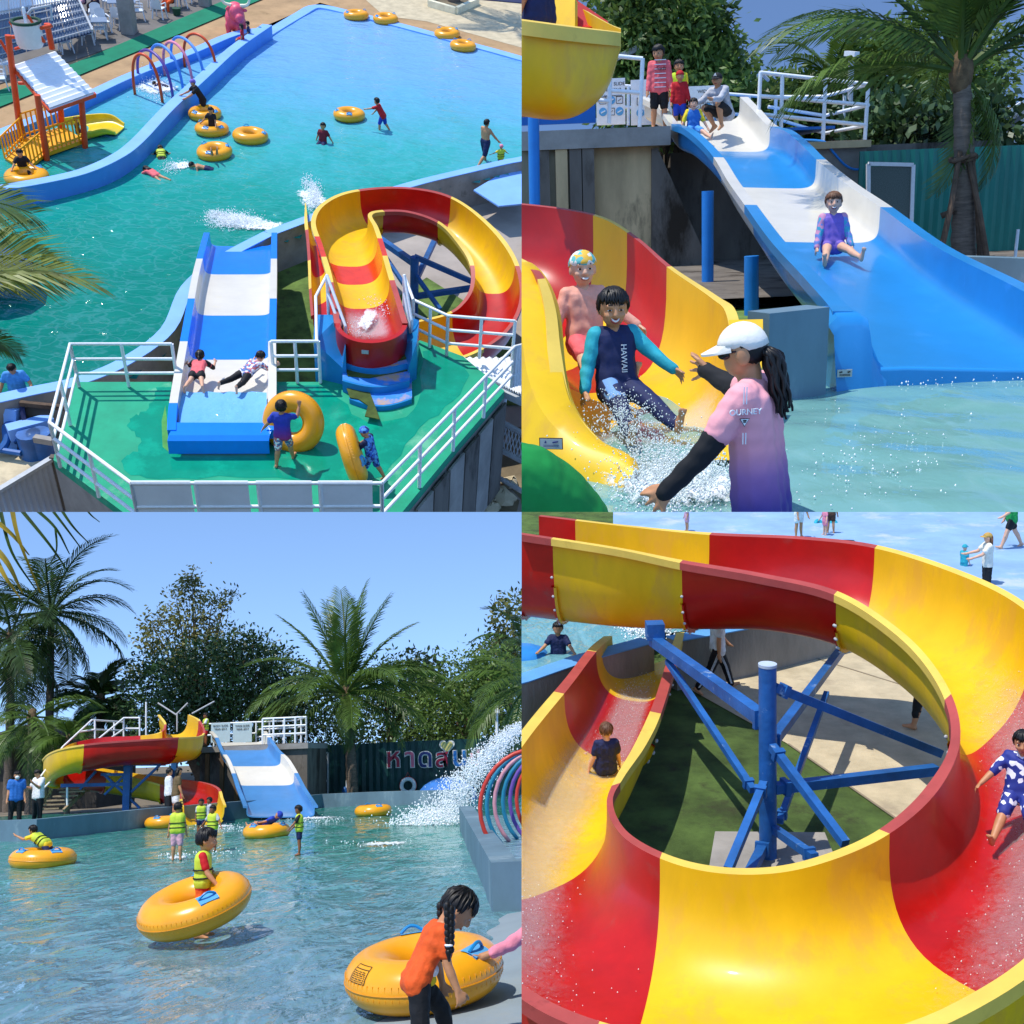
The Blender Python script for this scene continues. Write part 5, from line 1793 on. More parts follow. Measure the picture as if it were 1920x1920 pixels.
# platform right block
a2, c2 = AT(1468, 268, 20.0), AT(1625, 274, 20.0)
b = MB(); b.box(((a2.x + c2.x) / 2, 21.6, a2.z / 2), (c2.x - a2.x, 3.2, a2.z)); ob('side_block', b, MATS['concrete'], tw, smooth=False)
b = MB(); b.box(((a2.x + c2.x) / 2, 21.5, a2.z - 0.07), (c2.x - a2.x + 0.06, 3.3, 0.12)); ob('edge_beam', b, MATS['stain_wall'], tw, smooth=False)
# platform floor
b = MB(); b.box(((a.x + c2.x) / 2, TY + 3.7, zt - 0.03), (c2.x - a.x - 0.5, 3.2, 0.05)); ob('deck', b, MATS['panel_blue'], tw, smooth=False)
b = MB(); p0, p1 = AT(930, 160, TY - 0.1), AT(1117, 230, TY - 0.1)
b.slab((p0.x, TY - 0.1, p1.z), (p1.x, TY - 0.1, p1.z), (p1.x, TY - 0.1, AT(1117, 152, TY).z), (p0.x, TY - 0.1, AT(1000, 158, TY).z), 0.06)
tag(ob('blue_panel', b, MATS['panel_blue'], smooth=False), 'flat blue panel on the platform edge under the yellow trough', 'panel')
for px, pt, pb, Y, lab in ((1000, 190, 400, 17.0, 'round blue post under the yellow trough at left'), (1327, 358, 545, 15.5, 'blue post under the upper part of the wide slide'), (1409, 480, 600, 12.5, 'blue post under the lower part of the wide slide')):
    b = MB(); b.tube([AT(px, pt, Y), V((AT(px, pb, Y).x, Y, 0))], 0.085, 12)
    tag(ob('support_post', b, MATS['post_blue'], sharp=60), lab, 'post')

# railings
rl = thing('platform_railing', 'white railing frame left of the girl in pink', 'railing', AT(1174, 235, TY + 0.1))
q = lambda px, py, Y=TY + 0.15: AT(px, py, Y)
railing(rl, MATS['white_paint'], [[q(1145, 104), q(1205, 110)], [q(1145, 170), q(1201, 174)], [q(1120, 144), q(1145, 148)], [q(1110, 187), q(1142, 190)]], 0.034, [(q(1142, 232), q(1145, 103)), (q(1199, 238), q(1205, 109)), ])
rl2 = thing('platform_railing', 'white railing behind the boards on the platform', 'railing', AT(1300, 235, TY + 3.2))
q = lambda px, py, Y=TY + 3.0: AT(px, py, Y)
railing(rl2, MATS['white_paint'], [[q(1160, 160), q(1440, 182)], [q(1160, 200), q(1440, 218)]], 0.03, [(q(1178, 235), q(1178, 160)), (q(1258, 235), q(1258, 168)), (q(1364, 240), q(1364, 178)), (q(1405, 240), q(1405, 180)),])
rl3 = thing('platform_railing', 'white three sided railing at the right end of the platform', 'railing', AT(1530, 270, 20.2))
q = lambda px, py, Y=20.2: AT(px, py, Y)
q2 = lambda px, py, Y=22.6: AT(px, py, Y)
railing(rl3, MATS['white_paint'], [[q(1426, 136), q(1628, 158)], [q(1424, 180), q(1628, 197)], [q(1424, 214), q(1626, 235)], [q(1628, 158), q2(1546, 181), q2(1440, 182)], [q(1628, 197), q2(1546, 217), q2(1440, 200)], [q(1624, 235), q2(1546, 250), q2(1440, 218)], [q(1426, 136), q2(1440, 150)]], 0.034,
        [(q(1422, 222), q(1426, 136)), (q(1464, 255), q(1467, 141)), (q(1543, 264), q(1548, 150)), (q(1621, 273), q(1628, 158)), (q2(1581, 268), q2(1584, 172)), (q2(1453, 240), q2(1455, 183)), ])
# hose
hz = thing('hose', 'blue hose looping down from the platform corner', 'hose', q(1550, 280))
b = MB(); b.tube([V(p) for p in crom([q(1500, 262, 20.1), q(1545, 266, 19.9), q(1562, 285, 19.9), q(1585, 310, 19.9), q(1608, 318, 19.9), q(1626, 305, 19.9), q(1627, 295, 19.9)], 5)], 0.022, 8)
ob('hose_line', b, MATS['post_blue'], hz)
# notice boards
for pa, pb_, yt, yb, lab, lines in ((1118, 1172, 148, 235, 'white rules board partly hidden behind the left railing', ['BODY SLIDE', 'YEAR 2017', 'Use Information']),
                                    (1183, 1262, 150, 235, 'white rules board behind the girl in pink', ['', '', '']),
                                    (1292, 1362, 162, 250, 'white rules board behind the crouching woman', ['WIDE SLIDE', 'YEAR 2017', 'Use Information'])):
    Yb = TY + 2.2
    t = thing('notice_board', lab, 'sign', AT((pa + pb_) / 2, yb, Yb), 'rules boards on the platform')
    L, R = AT(pa, yt, Yb), AT(pb_, yt, Yb); zb = AT(pa, yb, Yb).z
    b = MB(); b.slab((L.x, Yb, zb), (R.x, Yb, zb), (R.x, Yb, L.z), (L.x, Yb, L.z), 0.04); ob('board', b, MATS['white_paint'], t, smooth=False)
    w_ = R.x - L.x
    for k, ln in enumerate(lines):
        if ln: ob('lettering', text_mb(ln, 0.085 - 0.015 * k, face_matrix(V((L.x + w_ * 0.55, Yb - 0.004, L.z - 0.1 - 0.1 * k)), (1, 0, 0), (0, 0, 1)), 0.002), MATS['ink'], t, smooth=False)
    for r_ in range(3):
        for k in range(3):
            cx, cz = L.x + w_ * (0.22 + 0.29 * k), L.z - 0.38 - 0.2 * r_
            if cz < zb + 0.06: continue
            b = MB()
            if (r_ + k) % 2:
                b.tube([V((cx, Yb - 0.003, cz)), V((cx, Yb - 0.009, cz))], 0.075, 18)
                o = ob('pictogram', b, MATS['pad_blue'], t, sharp=60)
                b = MB(); b.beam(V((cx - 0.04, Yb - 0.012, cz - 0.02)), V((cx + 0.04, Yb - 0.012, cz + 0.02)), 0.02); ob('mark', b, MATS['white_paint'], o, smooth=False)
            else:
                for (u0, v0, u1, v1) in ((-.06, -.06, .06, -.06), (-.06, .06, .06, .06), (-.06, -.06, -.06, .06), (.06, -.06, .06, .06), (-.03, -.02, .03, .02)):
                    b.beam(V((cx + u0, Yb - 0.006, cz + v0)), V((cx + u1, Yb - 0.006, cz + v1)), 0.008)
                ob('pictogram', b, MATS['ink'], t, smooth=False)

# ---- wide blue and white slide
ws = thing('wide_slide', 'wide blue and white water slide coming down from the platform to the front', 'water slide', G(1700, 760))
st = []
for (xl, yl, xr, yr, Y, d) in [(1225, 226, 1370, 230, 20.9, 0.42), (1262, 247, 1392, 254, 20.2, 0.42), (1285, 278, 1420, 286, 19.3, 0.42), (1312, 291, 1450, 299, 18.3, 0.42), (1342, 316, 1480, 326, 17.5, 0.42),
                               (1372, 350, 1508, 358, 16.6, 0.42), (1402, 400, 1560, 408, 15.0, 0.42), (1437, 452, 1622, 461, 13.4, 0.43), (1490, 530, 1715, 545, 11.4, 0.44), (1555, 610, 1830, 625, 9.7, 0.46), (1606, 672, 1930, 690, 8.5, 0.46), (1625, 697, 1985, 704, 8.05, 0.46)]:
    L, R = AT(xl, yl, Y), AT(xr, yr, Y)
    st.append((L + V((-0.13, 0, d)), R + V((0.16, 0, d * 1.05)), d))
bl_, wh_ = MATS['slide_blue'], MATS['slide_white']
trough(ws, st, (2.2, 5.0, 7.0), [wh_, bl_, wh_, bl_], p=0.3, rim=0.15, lip=0.1, nu=22, flange=False)
# front lip of the lowest section: skirt and side block
L, R = V(st[-1][0]), V(st[-1][1])
b = MB()
fl, fr_ = V((L.x + 0.1, L.y, L.z - 0.44)), V((R.x, R.y, R.z - 0.46))
prof = []
for k in range(11):
    a_ = math.pi / 2 * k / 10
    prof.append((-0.06 - 0.03 * math.sin(a_), 0.02 - 0.03 * (1 - math.cos(a_))))
prof = [(0.1, 0.0), (0.03, 0.0)] + prof + [(-0.092, -0.12), (-0.07, -0.145), (0.5, -0.10)]
rows = [[fl + V((-0.12, dy, dz)), fl + V((0.3, dy, dz)), fr_ + V((0, dy, dz))] for dy, dz in prof]
b.grid(rows); fixnormals(ob('front_lip', b, bl_, ws, sharp=30))
# left wall end: broad rounded flank facing the viewer
b = MB()
oo = L + V((-0.15, 0, 0))
pf = [(0.30, 0.0, -0.44), (0.24, 0, -0.38), (0.18, 0, -0.25), (0.14, 0, -0.05), (0.06, 0, 0.0), (-0.10, 0, 0.0), (-0.16, 0, -0.06)]
rr = []
for dx, _, dz in pf:
    rr.append([oo + V((dx + 0.12, 0.25, dz + 0.005)), oo + V((dx + 0.12, -0.02, dz - 0.005)), oo + V((dx + 0.11, -0.07, dz - 0.035)), oo + V((dx * 0.9 + 0.13, -0.10, dz - 0.1)), oo + V((dx * 0.8 + 0.16, -0.13, -0.74))])
b.grid(rr); b.grid([[q_ + V((0, 0.12, 0)) for q_ in r_] for r_ in rr], flip=True)
b.grid([rr[-1], [q_ + V((0.0, 0.5, 0)) for q_ in rr[-1]]])
fixnormals(ob('end_flank', b, bl_, ws, sharp=40))
pq = AT(1584, 700, L.y - 0.17)
b = MB(); b.slab(pq + V((-.055, 0, -.028)), pq + V((.055, 0, -.028)), pq + V((.055, 0, .028)), pq + V((-.055, 0, .028)), 0.01); pl_ = ob('plaque', b, MATS['plaque'], ws, smooth=False)
b = MB()
for u in (-0.03, 0.03): b.beam(pq + V((u - 0.01, -0.003, 0.008)), pq + V((u + 0.01, -0.003, 0.012)), 0.008)
for v in (-0.008, -0.017): b.beam(pq + V((-0.04, -0.003, v)), pq + V((0.04, -0.003, v)), 0.003)
ob('mark', b, MATS['ink'], pl_, smooth=False)
# film of water running off the lip
pts = []
for i in range(60):
    x = rnd.uniform(fl.x + 0.2, fr_.x); y = fl.y - 0.14 + rnd.gauss(0, 0.02)
    pts.append((V((x, y, rnd.uniform(0.0, 0.06))) if rnd.random() < .7 else V((x, y - abs(rnd.gauss(0, .5)), 0.01)), rnd.uniform(0.003, 0.009)))
for i in range(160):
    p = G(rnd.gauss(1640, 90), rnd.gauss(868, 45)); p.z = 0.012
    pts.append((p, rnd.uniform(0.002, 0.007)))
spray('water_drops', 'small water drops falling from the blue slide lip', pts, MATS['foam'])

# ---- yellow and red slide at the left
ys = thing('curved_slide', 'yellow and red curved water slide pouring two boys into the pool', 'water slide', G(1200, 890))
R_ = lambda px, py, Y: AT(px, py, Y)
st = [(R_(890, 455, 9.0), R_(940, 380, 11.2), 0.8), (R_(930, 470, 8.3), R_(1050, 392, 10.9), 0.85), (R_(972, 482, 7.8), R_(1130, 410, 10.3), 0.9), (R_(1000, 498, 7.4), R_(1190, 447, 9.6), 0.9), (R_(1022, 522, 7.05), R_(1250, 500, 8.75), 0.85),
      (R_(1042, 580, 6.7), R_(1330, 556, 7.85), 0.78), (R_(1052, 660, 6.35), R_(1362, 590, 7.2), 0.66), (R_(1072, 755, 6.05), R_(1368, 680, 6.65), 0.5), (R_(1118, 818, 5.8), R_(1350, 770, 6.25), 0.34), (R_(1190, 872, 5.55), R_(1330, 850, 5.85), 0.1)]
yl_, rd_ = MATS['slide_yellow'], MATS['slide_red']
trough(ys, st, (1.8, 2.7, 4.0), [rd_, yl_, rd_, yl_], p=0.62, rim=0.1, lip=0.06, nu=22, per=8, flange=False)
# the left flank of the mouth, swung out towards the viewer
b = MB()
ed = crom([R_(977, 488, 7.75), R_(1003, 497, 7.35), R_(1028, 535, 7.0), R_(1044, 590, 6.68), R_(1053, 690, 6.25), R_(1073, 762, 6.0), R_(1120, 822, 5.78), R_(1178, 852, 5.6), R_(1192, 884, 5.45)], 5)
r0, r1, r2, r3 = [], [], [], []
for i, e_ in enumerate(ed):
    e_ = V(e_); k = i / (len(ed) - 1)
    r0.append(e_ + V((0.03, 0.06, -0.03))); r1.append(e_)
    o_ = e_ + V((-0.30 * (1 - k) ** 0.7 - 0.02, -0.16 * (1 - k) - 0.02, -0.01)); r2.append(o_)
    r3.append(V((o_.x - 0.10 - 0.1 * (1 - k), o_.y - 0.06, -0.15)))
mids = [[a_.lerp(c_, f_) + V((-0.03 * math.sin(f_ * 3.1), -0.02 * math.sin(f_ * 3.1), 0)) for a_, c_ in zip(r2, r3)] for f_ in (0.33, 0.66)]
b.grid([r0, r1, [a_.lerp(c_, 0.5) + V((0, 0, 0.012)) for a_, c_ in zip(r1, r2)], r2] + mids + [r3])
fixnormals(ob('mouth_flank', b, yl_, ys, sharp=40))
# right flank end
b = MB()
ed = crom([R_(1366, 600, 7.1), R_(1368, 690, 6.6), R_(1352, 778, 6.22), R_(1328, 830, 5.95), R_(1338, 862, 5.8)], 5)
r1, r2, r3 = [], [], []
for i, e_ in enumerate(ed):
    e_ = V(e_); k = i / (len(ed) - 1)
    r1.append(e_); r2.append(e_ + V((0.22 * (1 - 0.5 * k), -0.03, 0.0))); r3.append(V((e_.x + 0.3 * (1 - 0.5 * k), e_.y - 0.06, -0.1)))
b.grid([r1, r2, r3]); fixnormals(ob('mouth_flank', b, yl_, ys, sharp=40))
pq = AT(1033, 832, 5.42)
for k, (w_, h_, m_, dy) in enumerate(((0.062, 0.03, 'ink', 0), (0.058, 0.026, 'plaque', -0.004))):
    b = MB(); xv = V((0.97, -0.25, 0)).normalized()
    b.slab(pq + xv * -w_ + V((0, dy, -h_)), pq + xv * w_ + V((0, dy, -h_)), pq + xv * w_ + V((0, dy, h_)), pq + xv * -w_ + V((0, dy, h_)), 0.008)
    o = ob('plaque' if k else 'plaque_border', b, MATS[m_], ys, smooth=False)
b = MB()
b.add([pq + V((-.035, .002, .004)), pq + V((-.022, -.002, .004)), pq + V((-.0285, 0, .019))], [(0, 1, 2)])
for v in (-0.006, -0.014): b.beam(pq + V((-0.04, 0.002, v)), pq + V((0.04, -0.018, v)), 0.002)
b.beam(pq + V((0.008, -0.01, 0.008)), pq + V((0.036, -0.017, 0.013)), 0.006)
ob('mark', b, MATS['sign_navy'], o, smooth=False)
# foaming water in the mouth of the slide
pts = []
film(st, 8, 40, 72, 0.16, 0.9, 0.62, MATS['running_water'], ys, 0.03)
foam_patch('churning foam where the yellow slide meets the pool', G(1210, 862), G(1330, 985), 1.15, 0.03, 0.05)
path = [(1160, 745, 6.5, .25), (1170, 780, 6.3, .2), (1190, 810, 6.0, .1), (1240, 860, 5.7, .03), (1280, 905, 5.4, 0.0), (1320, 935, 5.2, 0)]
for i in range(3600):
    k = rnd.random() ** 0.75 * (len(path) - 1.001); j = int(k); f_ = k - j
    q0, q1 = path[j], path[j + 1]
    px = q0[0] + (q1[0] - q0[0]) * f_ + rnd.gauss(0, 26 + 9 * k); py = q0[1] + (q1[1] - q0[1]) * f_ + rnd.gauss(0, 13 + 3 * k)
    Y = q0[2] + (q1[2] - q0[2]) * f_
    pts.append((AT(px, py, Y - 0.15), rnd.uniform(0.0015, 0.0055)))
mat('clear_drops', '#dfe9e6', rough=0.08, var=0.05)
spray('water_splash', 'churning white splash in the mouth of the yellow slide', pts, MATS['clear_drops'])
pts = []
for i in range(6500):
    px, py = rnd.gauss(1262, 50), rnd.gauss(905, 28)
    p = G(px, min(py, 975)); p.z = abs(rnd.gauss(0, .05)); pts.append((p, rnd.uniform(0.002, 0.0075)))
spray('water_foam', 'white foam on the water below the yellow slide', pts, MATS['clear_drops'])

# ---- upper yellow trough at the top left
ut = thing('spiral_slide', 'bottom of the big yellow spiral trough jutting in at the top left', 'water slide', AT(1040, 200, 10.5))
U = lambda px, py, Y: AT(px, py, Y)
st = [(U(860, 22, 10.2), U(900, -45, 12.4), 0.85), (U(950, 32, 9.8), U(1000, -22, 12.2), 0.88), (U(1040, 44, 9.7), U(1066, 2, 11.8), 0.84), (U(1100, 52, 9.9), U(1110, 28, 11.3), 0.68), (U(1140, 57, 10.1), U(1143, 46, 10.9), 0.44), (U(1164, 60, 10.35), U(1164, 55, 10.6), 0.1)]
trough(ut, st, (), [MATS['slide_yellow']], p=0.62, rim=0.11, lip=0.11, nu=22, per=8, flange=False)
for px0, px1, yt0, yt1, m_ in ((1036, 1078, -4, -2, yl_), (1078, 1140, -2, 40, rd_)):
    b = MB(); b.slab(U(px0, 50, 11.4), U(px1, 52, 11.2), U(px1, yt1, 11.4), U(px0, yt0, 11.6), 0.05); ob('high_wall', b, m_, ut, smooth=False)

# ---- fence, gate, pipe, palm, trees, house
FY = 19.5
a, c = AT(1612, 284, FY), AT(2050, 290, FY)
fz = thing('sheet_fence', 'dark teal green metal sheet fence behind the propped palm', 'fence', V((a.x, FY, 0)))
x = a.x
while x < c.x:
    b = MB(); rws = []
    for k in range(9):
        xx = x + k * 0.08; dy = 0 if k % 2 else 0.03
        rws.append([V((xx, FY - dy, 0)), V((xx, FY - dy, a.z))])
    b.grid(rws, flip=True); b.grid([[r + V((0, 0.04, 0)) for r in row] for row in rws])
    ob('sheet_panel', b, MATS['fence_teal'], fz, smooth=False)
    x += 0.64
gt = thing('framed_gate', 'grey mesh gate with white frame against the teal fence', 'gate', AT(1670, 480, 18.6))
q = lambda px, py: AT(px, py, 18.6)
for p0, p1 in ((q(1628, 307), q(1712, 309)), (q(1712, 309), q(1706, 480)), (q(1628, 307), q(1628, 480)), (q(1690, 422), q(1707, 424))):
    b = MB(); b.beam(p0, p1, 0.06); ob('frame', b, MATS['white_paint'], gt, smooth=False)
b = MB(); b.slab(q(1630, 480), q(1703, 480), q(1709, 312), q(1630, 312), 0.02); ob('mesh_panel', b, mat('mesh_grey', '#5d6a64', rough=0.6, var=0.25, scale=60), gt, smooth=False)
b = MB(); p = AT(1681, 416, 18.5); b.slab(p + V((-.1, 0, -.06)), p + V((.1, 0, -.06)), p + V((.1, 0, .06)), p + V((-.1, 0, .06)), 0.02); ob('notice', b, MATS['white_paint'], gt, smooth=False)
pp = thing('water_pump', 'blue water pump with pale blue pipe loop at the foot of the palm', 'pump', AT(1805, 490, 16.4))
q = lambda px, py: AT(px, py, 16.4)
b = MB(); b.ell(q(1790, 484), (0.11, 0.11, 0.12)); b.box(q(1795, 494), (0.35, 0.2, 0.06)); ob('body', b, MATS['pump_blue'], pp)
b = MB(); b.tube([q(1800, 470), q(1800, 453), q(1818, 453), q(1818, 496)], 0.035, 8); ob('pipe', b, mat('pipe_blue', '#4f9fd0', rough=0.4), pp)
b = MB(); b.tube([q(1775, 492), q(1782, 487), q(1790, 490)], 0.03, 8); ob('hose', b, mat('pipe_blue', '#4f9fd0'), pp)
wp = thing('white_pipe', 'thin slanting white pipe standing at the fence on the right', 'pipe', AT(1900, 503, 17))
b = MB(); b.tube([AT(1901, 505, 17), AT(1909, 430, 17)], 0.025, 8); ob('pipe', b, MATS['white_paint'], wp)
cp = thing('camera_pole', 'grey pole carrying a white camera behind the platform railing', 'pole', AT(1592, 270, 24))
b = MB(); b.tube([AT(1590, 300, 24), AT(1597, 104, 24)], 0.06, 8); ob('pole', b, MATS['galv'], cp)
b = MB(); b.box(AT(1597, 101, 23.8), (0.12, 0.35, 0.1), rotm(10, 0, 20)); ob('camera_head', b, MATS['white_paint'], cp)
rp_ = thing('roof_edge', 'grey roof edge slanting behind the left railing', 'roof', AT(1160, 110, 24))
b = MB(); b.beam(AT(1140, 116, 24), AT(1196, 90, 24), 0.12); ob('gutter', b, MATS['galv'], rp_)

pt = palm('coconut palm propped with poles in front of the teal fence', V((AT(1806, 495, 16).x, 16, 0.1)), AT(1802, 136, 16), L=3.0, seed=4, fm='frond_green', rtrunk=0.16, ll=0.85, n=46, w=0.045, droop=1.1,
     only=[(178, 52, 1.15, .8), (150, 66, 1.1, .7), (190, 38, 1.0, .9), (180, 14, 0.85, 1.0), (120, 72, 1.1), (90, 80, 1.1), (60, 62, 1.1), (10, 58, 1.1, .8), (-10, 70, 1.1, .7), (5, 30, 1.0), (-20, 40, 1.05), (-60, 60, 1), (-120, 60, 1.0), (-100, 74, 1.0), (-5, -45, 0.6), (15, -75, 0.6), (240, 76, 1.0), (75, 30, 1.0), (130, 40, 1.0), (0, 82, 1.1, .4)])
for k, (x0, y0, x1, y1) in enumerate(((1760, 490, 1800, 285), (1852, 495, 1812, 285), (1838, 492, 1822, 290), (1765, 405, 1790, 392))):
    b = MB(); b.tube([AT(x0, y0, 15.4 + 0.2 * k), AT((x0 + x1) / 2 + 3, (y0 + y1) / 2, 15.5 + 0.15 * k), AT(x1, y1, 15.9)], [0.045, 0.04, 0.035], 8)
    tag(ob('prop_pole', b, MATS['bark']), ['rough wooden prop leaning on the palm from the left', 'rough wooden prop leaning on the palm from the right', 'straight wooden prop close to the right side of the palm trunk', 'short cross stick tied low between palm and left prop'][k], 'pole')
b = MB(); b.torus(AT(1806, 297, 16), 0.17, 0.035, rotm(8, -10, 0), 20, 8); b.cap(AT(1788, 302, 15.8), AT(1828, 290, 15.8), 0.035, 0.03)
ob('binding', b, MATS['bark'], pt)


def blob(px, py, Y, rx, rz, ry=None): return (tuple(AT(px, py, Y)), (rx, ry or rx, rz))


tree('big broad leaved tree filling the sky behind the platform', V((AT(1290, 200, 25).x, 25, 0)), [blob(1210, 60, 25, 1.5, 1.4), blob(1250, 30, 25, 1.2, 1.2), blob(1280, 60, 25, 0.8, 1.0), blob(1355, 150, 25, 0.6, 0.6), blob(1310, 125, 25, 1.0, 0.9), blob(1230, 130, 25, 1.4, 1.0), blob(1390, 195, 25, 0.9, 0.45), blob(1180, 90, 25, .8, 1.3), blob(1260, 190, 25, 1.8, 0.8)], 24000, 0.21, 'leaf_mid', 31, 0.25, clump=0.2, ratio=2.6)
tree('leafy tree behind the right railing', V((AT(1490, 200, 27).x, 27, 0)), [blob(1475, 175, 27, .5, .35), blob(1500, 160, 27, .4, 0.25), blob(1480, 215, 27, 1.3, 0.6), blob(1530, 230, 27, 1.6, 0.9), blob(1555, 225, 27, .9, .6), blob(1440, 220, 27, 1.0, 0.6)], 12000, 0.2, 'leaf_mid', 32, 0.2, clump=0.2, ratio=2.6)
palm('small slim palm behind the camera pole', V((AT(1562, 250, 26).x, 26, 0)), AT(1560, 150, 26), 9, 1.8, 33, 'frond_green', 0.08, (80, 10), 0.5, w=0.04)
tree('yellow green tree behind the propped palm', V((AT(1720, 200, 26).x, 26, 0)), [blob(1650, 150, 26, 1.3, 1.2), blob(1720, 170, 26, 1.8, 1.3), blob(1780, 150, 26, 1.4, 1.6)], 13000, 0.19, 'leaf_mid', 34, 0.2, clump=0.2, ratio=2.4)
tree('dark glossy shrub bank above the teal fence', V((AT(1720, 280, 22).x, 22, 0)), [blob(1680, 250, 22, 1.1, 0.7), blob(1740, 245, 22, 1.3, 0.8), blob(1800, 260, 22, 0.9, 0.6), blob(1650, 270, 22, 0.8, 0.6), blob(1860, 260, 22, 0.7, 0.6)], 4200, 0.22, 'leaf_dark', 35, 0.08, name='shrub', clump=0.22, ratio=1.8, cat='shrub')
hs = thing('house', 'white gabled house with grey tiled roof at the right edge', 'house', V((AT(1925, 290, 30).x, 32, 0)))
q = lambda px, py, Y=30: AT(px, py, Y)
b = MB(); b.add([q(1886, 285), q(1990, 285), q(1990, 190), q(1935, 188), q(1886, 222)], [(0, 1, 2, 3, 4)]); b.add([p + V((0, 3, 0)) for p in (q(1886, 285), q(1990, 285), q(1990, 190), q(1935, 188), q(1886, 222))], [(4, 3, 2, 1, 0)]); b.grid([[q(1886, 285), q(1886, 222)], [q(1886, 285) + V((0, 3, 0)), q(1886, 222) + V((0, 3, 0))]]); ob('wall', b, MATS['house_white'], hs, smooth=False)
b = MB(); b.slab(q(1872, 222, 29.5), q(1945, 172, 29.5), q(1945, 178, 33.5), q(1872, 228, 33.5), 0.16); rf = ob('roof', b, MATS['roof_grey'], hs, smooth=False)
b = MB(); b.beam(q(1873, 226, 29.4), q(1945, 178, 29.4), 0.1, 0.2); ob('barge_board', b, MATS['house_white'], hs, smooth=False)
b = MB(); b.slab(q(1893, 252, 29.95), q(1914, 252, 29.95), q(1914, 216, 29.95), q(1893, 230, 29.95), 0.05); wn = ob('window', b, mat('window_dark', '#6a6a68', rough=0.2), hs, smooth=False)
b = MB(); b.slab(q(1872, 286, 29), q(1990, 290, 29), q(1990, 282, 31), q(1872, 276, 31), 0.1); ob('lean_to_roof', b, MATS['roof_grey'], hs, smooth=False)

# ---- people
def up(base, px, py): return AT(px, py, base.y).z - base.z


woman = person('woman in cream cap and pink to purple shirt reaching towards two sliding boys', V((AT(1425, 930, 4.7).x, 4.7, -0.70)), 62, 1.62,
               dict(lean=6, head=(8, 12), hem=-0.1, aL=(31, 14, 10, 0), aR=(74, 44, 22, 0), spread=1.2), adult=True, skin='skin', top='shirt_fade', sleeve='short', bottom=None, hairstyle='nape', cap='cap_cloth', brim=True, vox=0.0085, fingers=True, legs=False)
wr, P, HP, W_, RhW = woman
b = MB()
for S in 'LR':
    e0, e1, w_ = P['sh' + S], P['el' + S], P['wr' + S]
    b.cap(e0.lerp(e1, 0.4), e1, 0.062, 0.057); b.cap(e1, w_, 0.057, 0.044); b.cap(w_, w_.lerp(P['ha' + S], 0.55), 0.042, 0.043)
fused('arm_cover', b, MATS['black_cloth'], wr, 0.009)
b = MB()
tail = crom([HP(-.1, -0.98, -0.1), HP(-.15, -1.22, -0.5), HP(-.3, -1.25, -1.3), HP(-.45, -1.3, -2.2), HP(-.5, -1.25, -3.1)], 5)
for s_ in range(26):
    oa, ob_, ph = rnd.uniform(-1, 1), rnd.uniform(-1, 1), rnd.uniform(0, 6)
    n_ = rnd.randint(len(tail) - 6, len(tail))
    b.tube([V(q) + V((oa * 0.04, ob_ * 0.04, 0)) * math.sin(min(1, 0.25 + i / 6) * 1.6) + V((0.006 * math.sin(i + ph), 0, 0)) for i, q in enumerate(tail[:n_])], [0.016 * (1 - 0.75 * (i / n_) ** 2) for i in range(n_)], 6)
ob('ponytail', b, MATS['hair'], wr, sharp=0)
b = MB()
b.ell(HP(-0.72, 0.72, 0.05), (0.012, 0.03, 0.022), RhW); b.ell(HP(0.3, 0.98, 0.05), (0.03, 0.01, 0.022), RhW)
b.tube([HP(-0.72, 0.75, 0.1), HP(-0.98, 0.2, 0.12), HP(-0.98, -0.05, 0.1)], 0.005, 6)
ob('sunglasses', b, mat('lens_dark', '#1a1412', rough=0.1), wr)
# print on her left sleeve: words, warning triangle, pale stripes
sc_ = P['shL'].lerp(P['elL'], 0.42)
nv_ = V((-0.15, -1, 0.1)).normalized()
q0 = AT(1398, 773, sc_.y - 0.085)
M = face_matrix(q0, (0.98, 0.12, 0), (0, 0, 1))
ob('shirt_print', text_mb('OURNEY', 0.036, M, 0.003), MATS['white_paint'], wr, smooth=False)
q1 = AT(1396, 790, sc_.y - 0.085)
b = MB()
for s1, m_, dy in ((1.0, 'ink', 0), (0.8, 'white_paint', -0.003)):
    b = MB(); tri = [q1 + V((-0.022 * s1, dy, 0.012 * s1)), q1 + V((0.022 * s1, dy, 0.012 * s1)), q1 + V((0, dy, -0.024 * s1))]
    bk = [p + V((0, 0.004, 0)) for p in tri]; b.add(tri + bk, [(0, 2, 1), (0, 1, 4, 3), (1, 2, 5, 4), (2, 0, 3, 5)]); ob('shirt_print', b, MATS[m_], wr, smooth=False)
b = MB(); b.ell(q1 + V((0, -0.004, 0.003)), (0.009, 0.002, 0.004)); b.box(q1 + V((0, -0.004, -0.004)), (0.012, 0.002, 0.003)); ob('shirt_print', b, MATS['ink'], wr)
for dx in (-0.006, 0.006):
    for z0, z1 in ((0.075, 0.15), (-0.10, -0.05)):
        b = MB(); b.beam(q1 + V((dx, -0.004, z0)), q1 + V((dx, -0.004, z1)), 0.004); ob('shirt_print', b, MATS['white_paint'], wr, smooth=False)

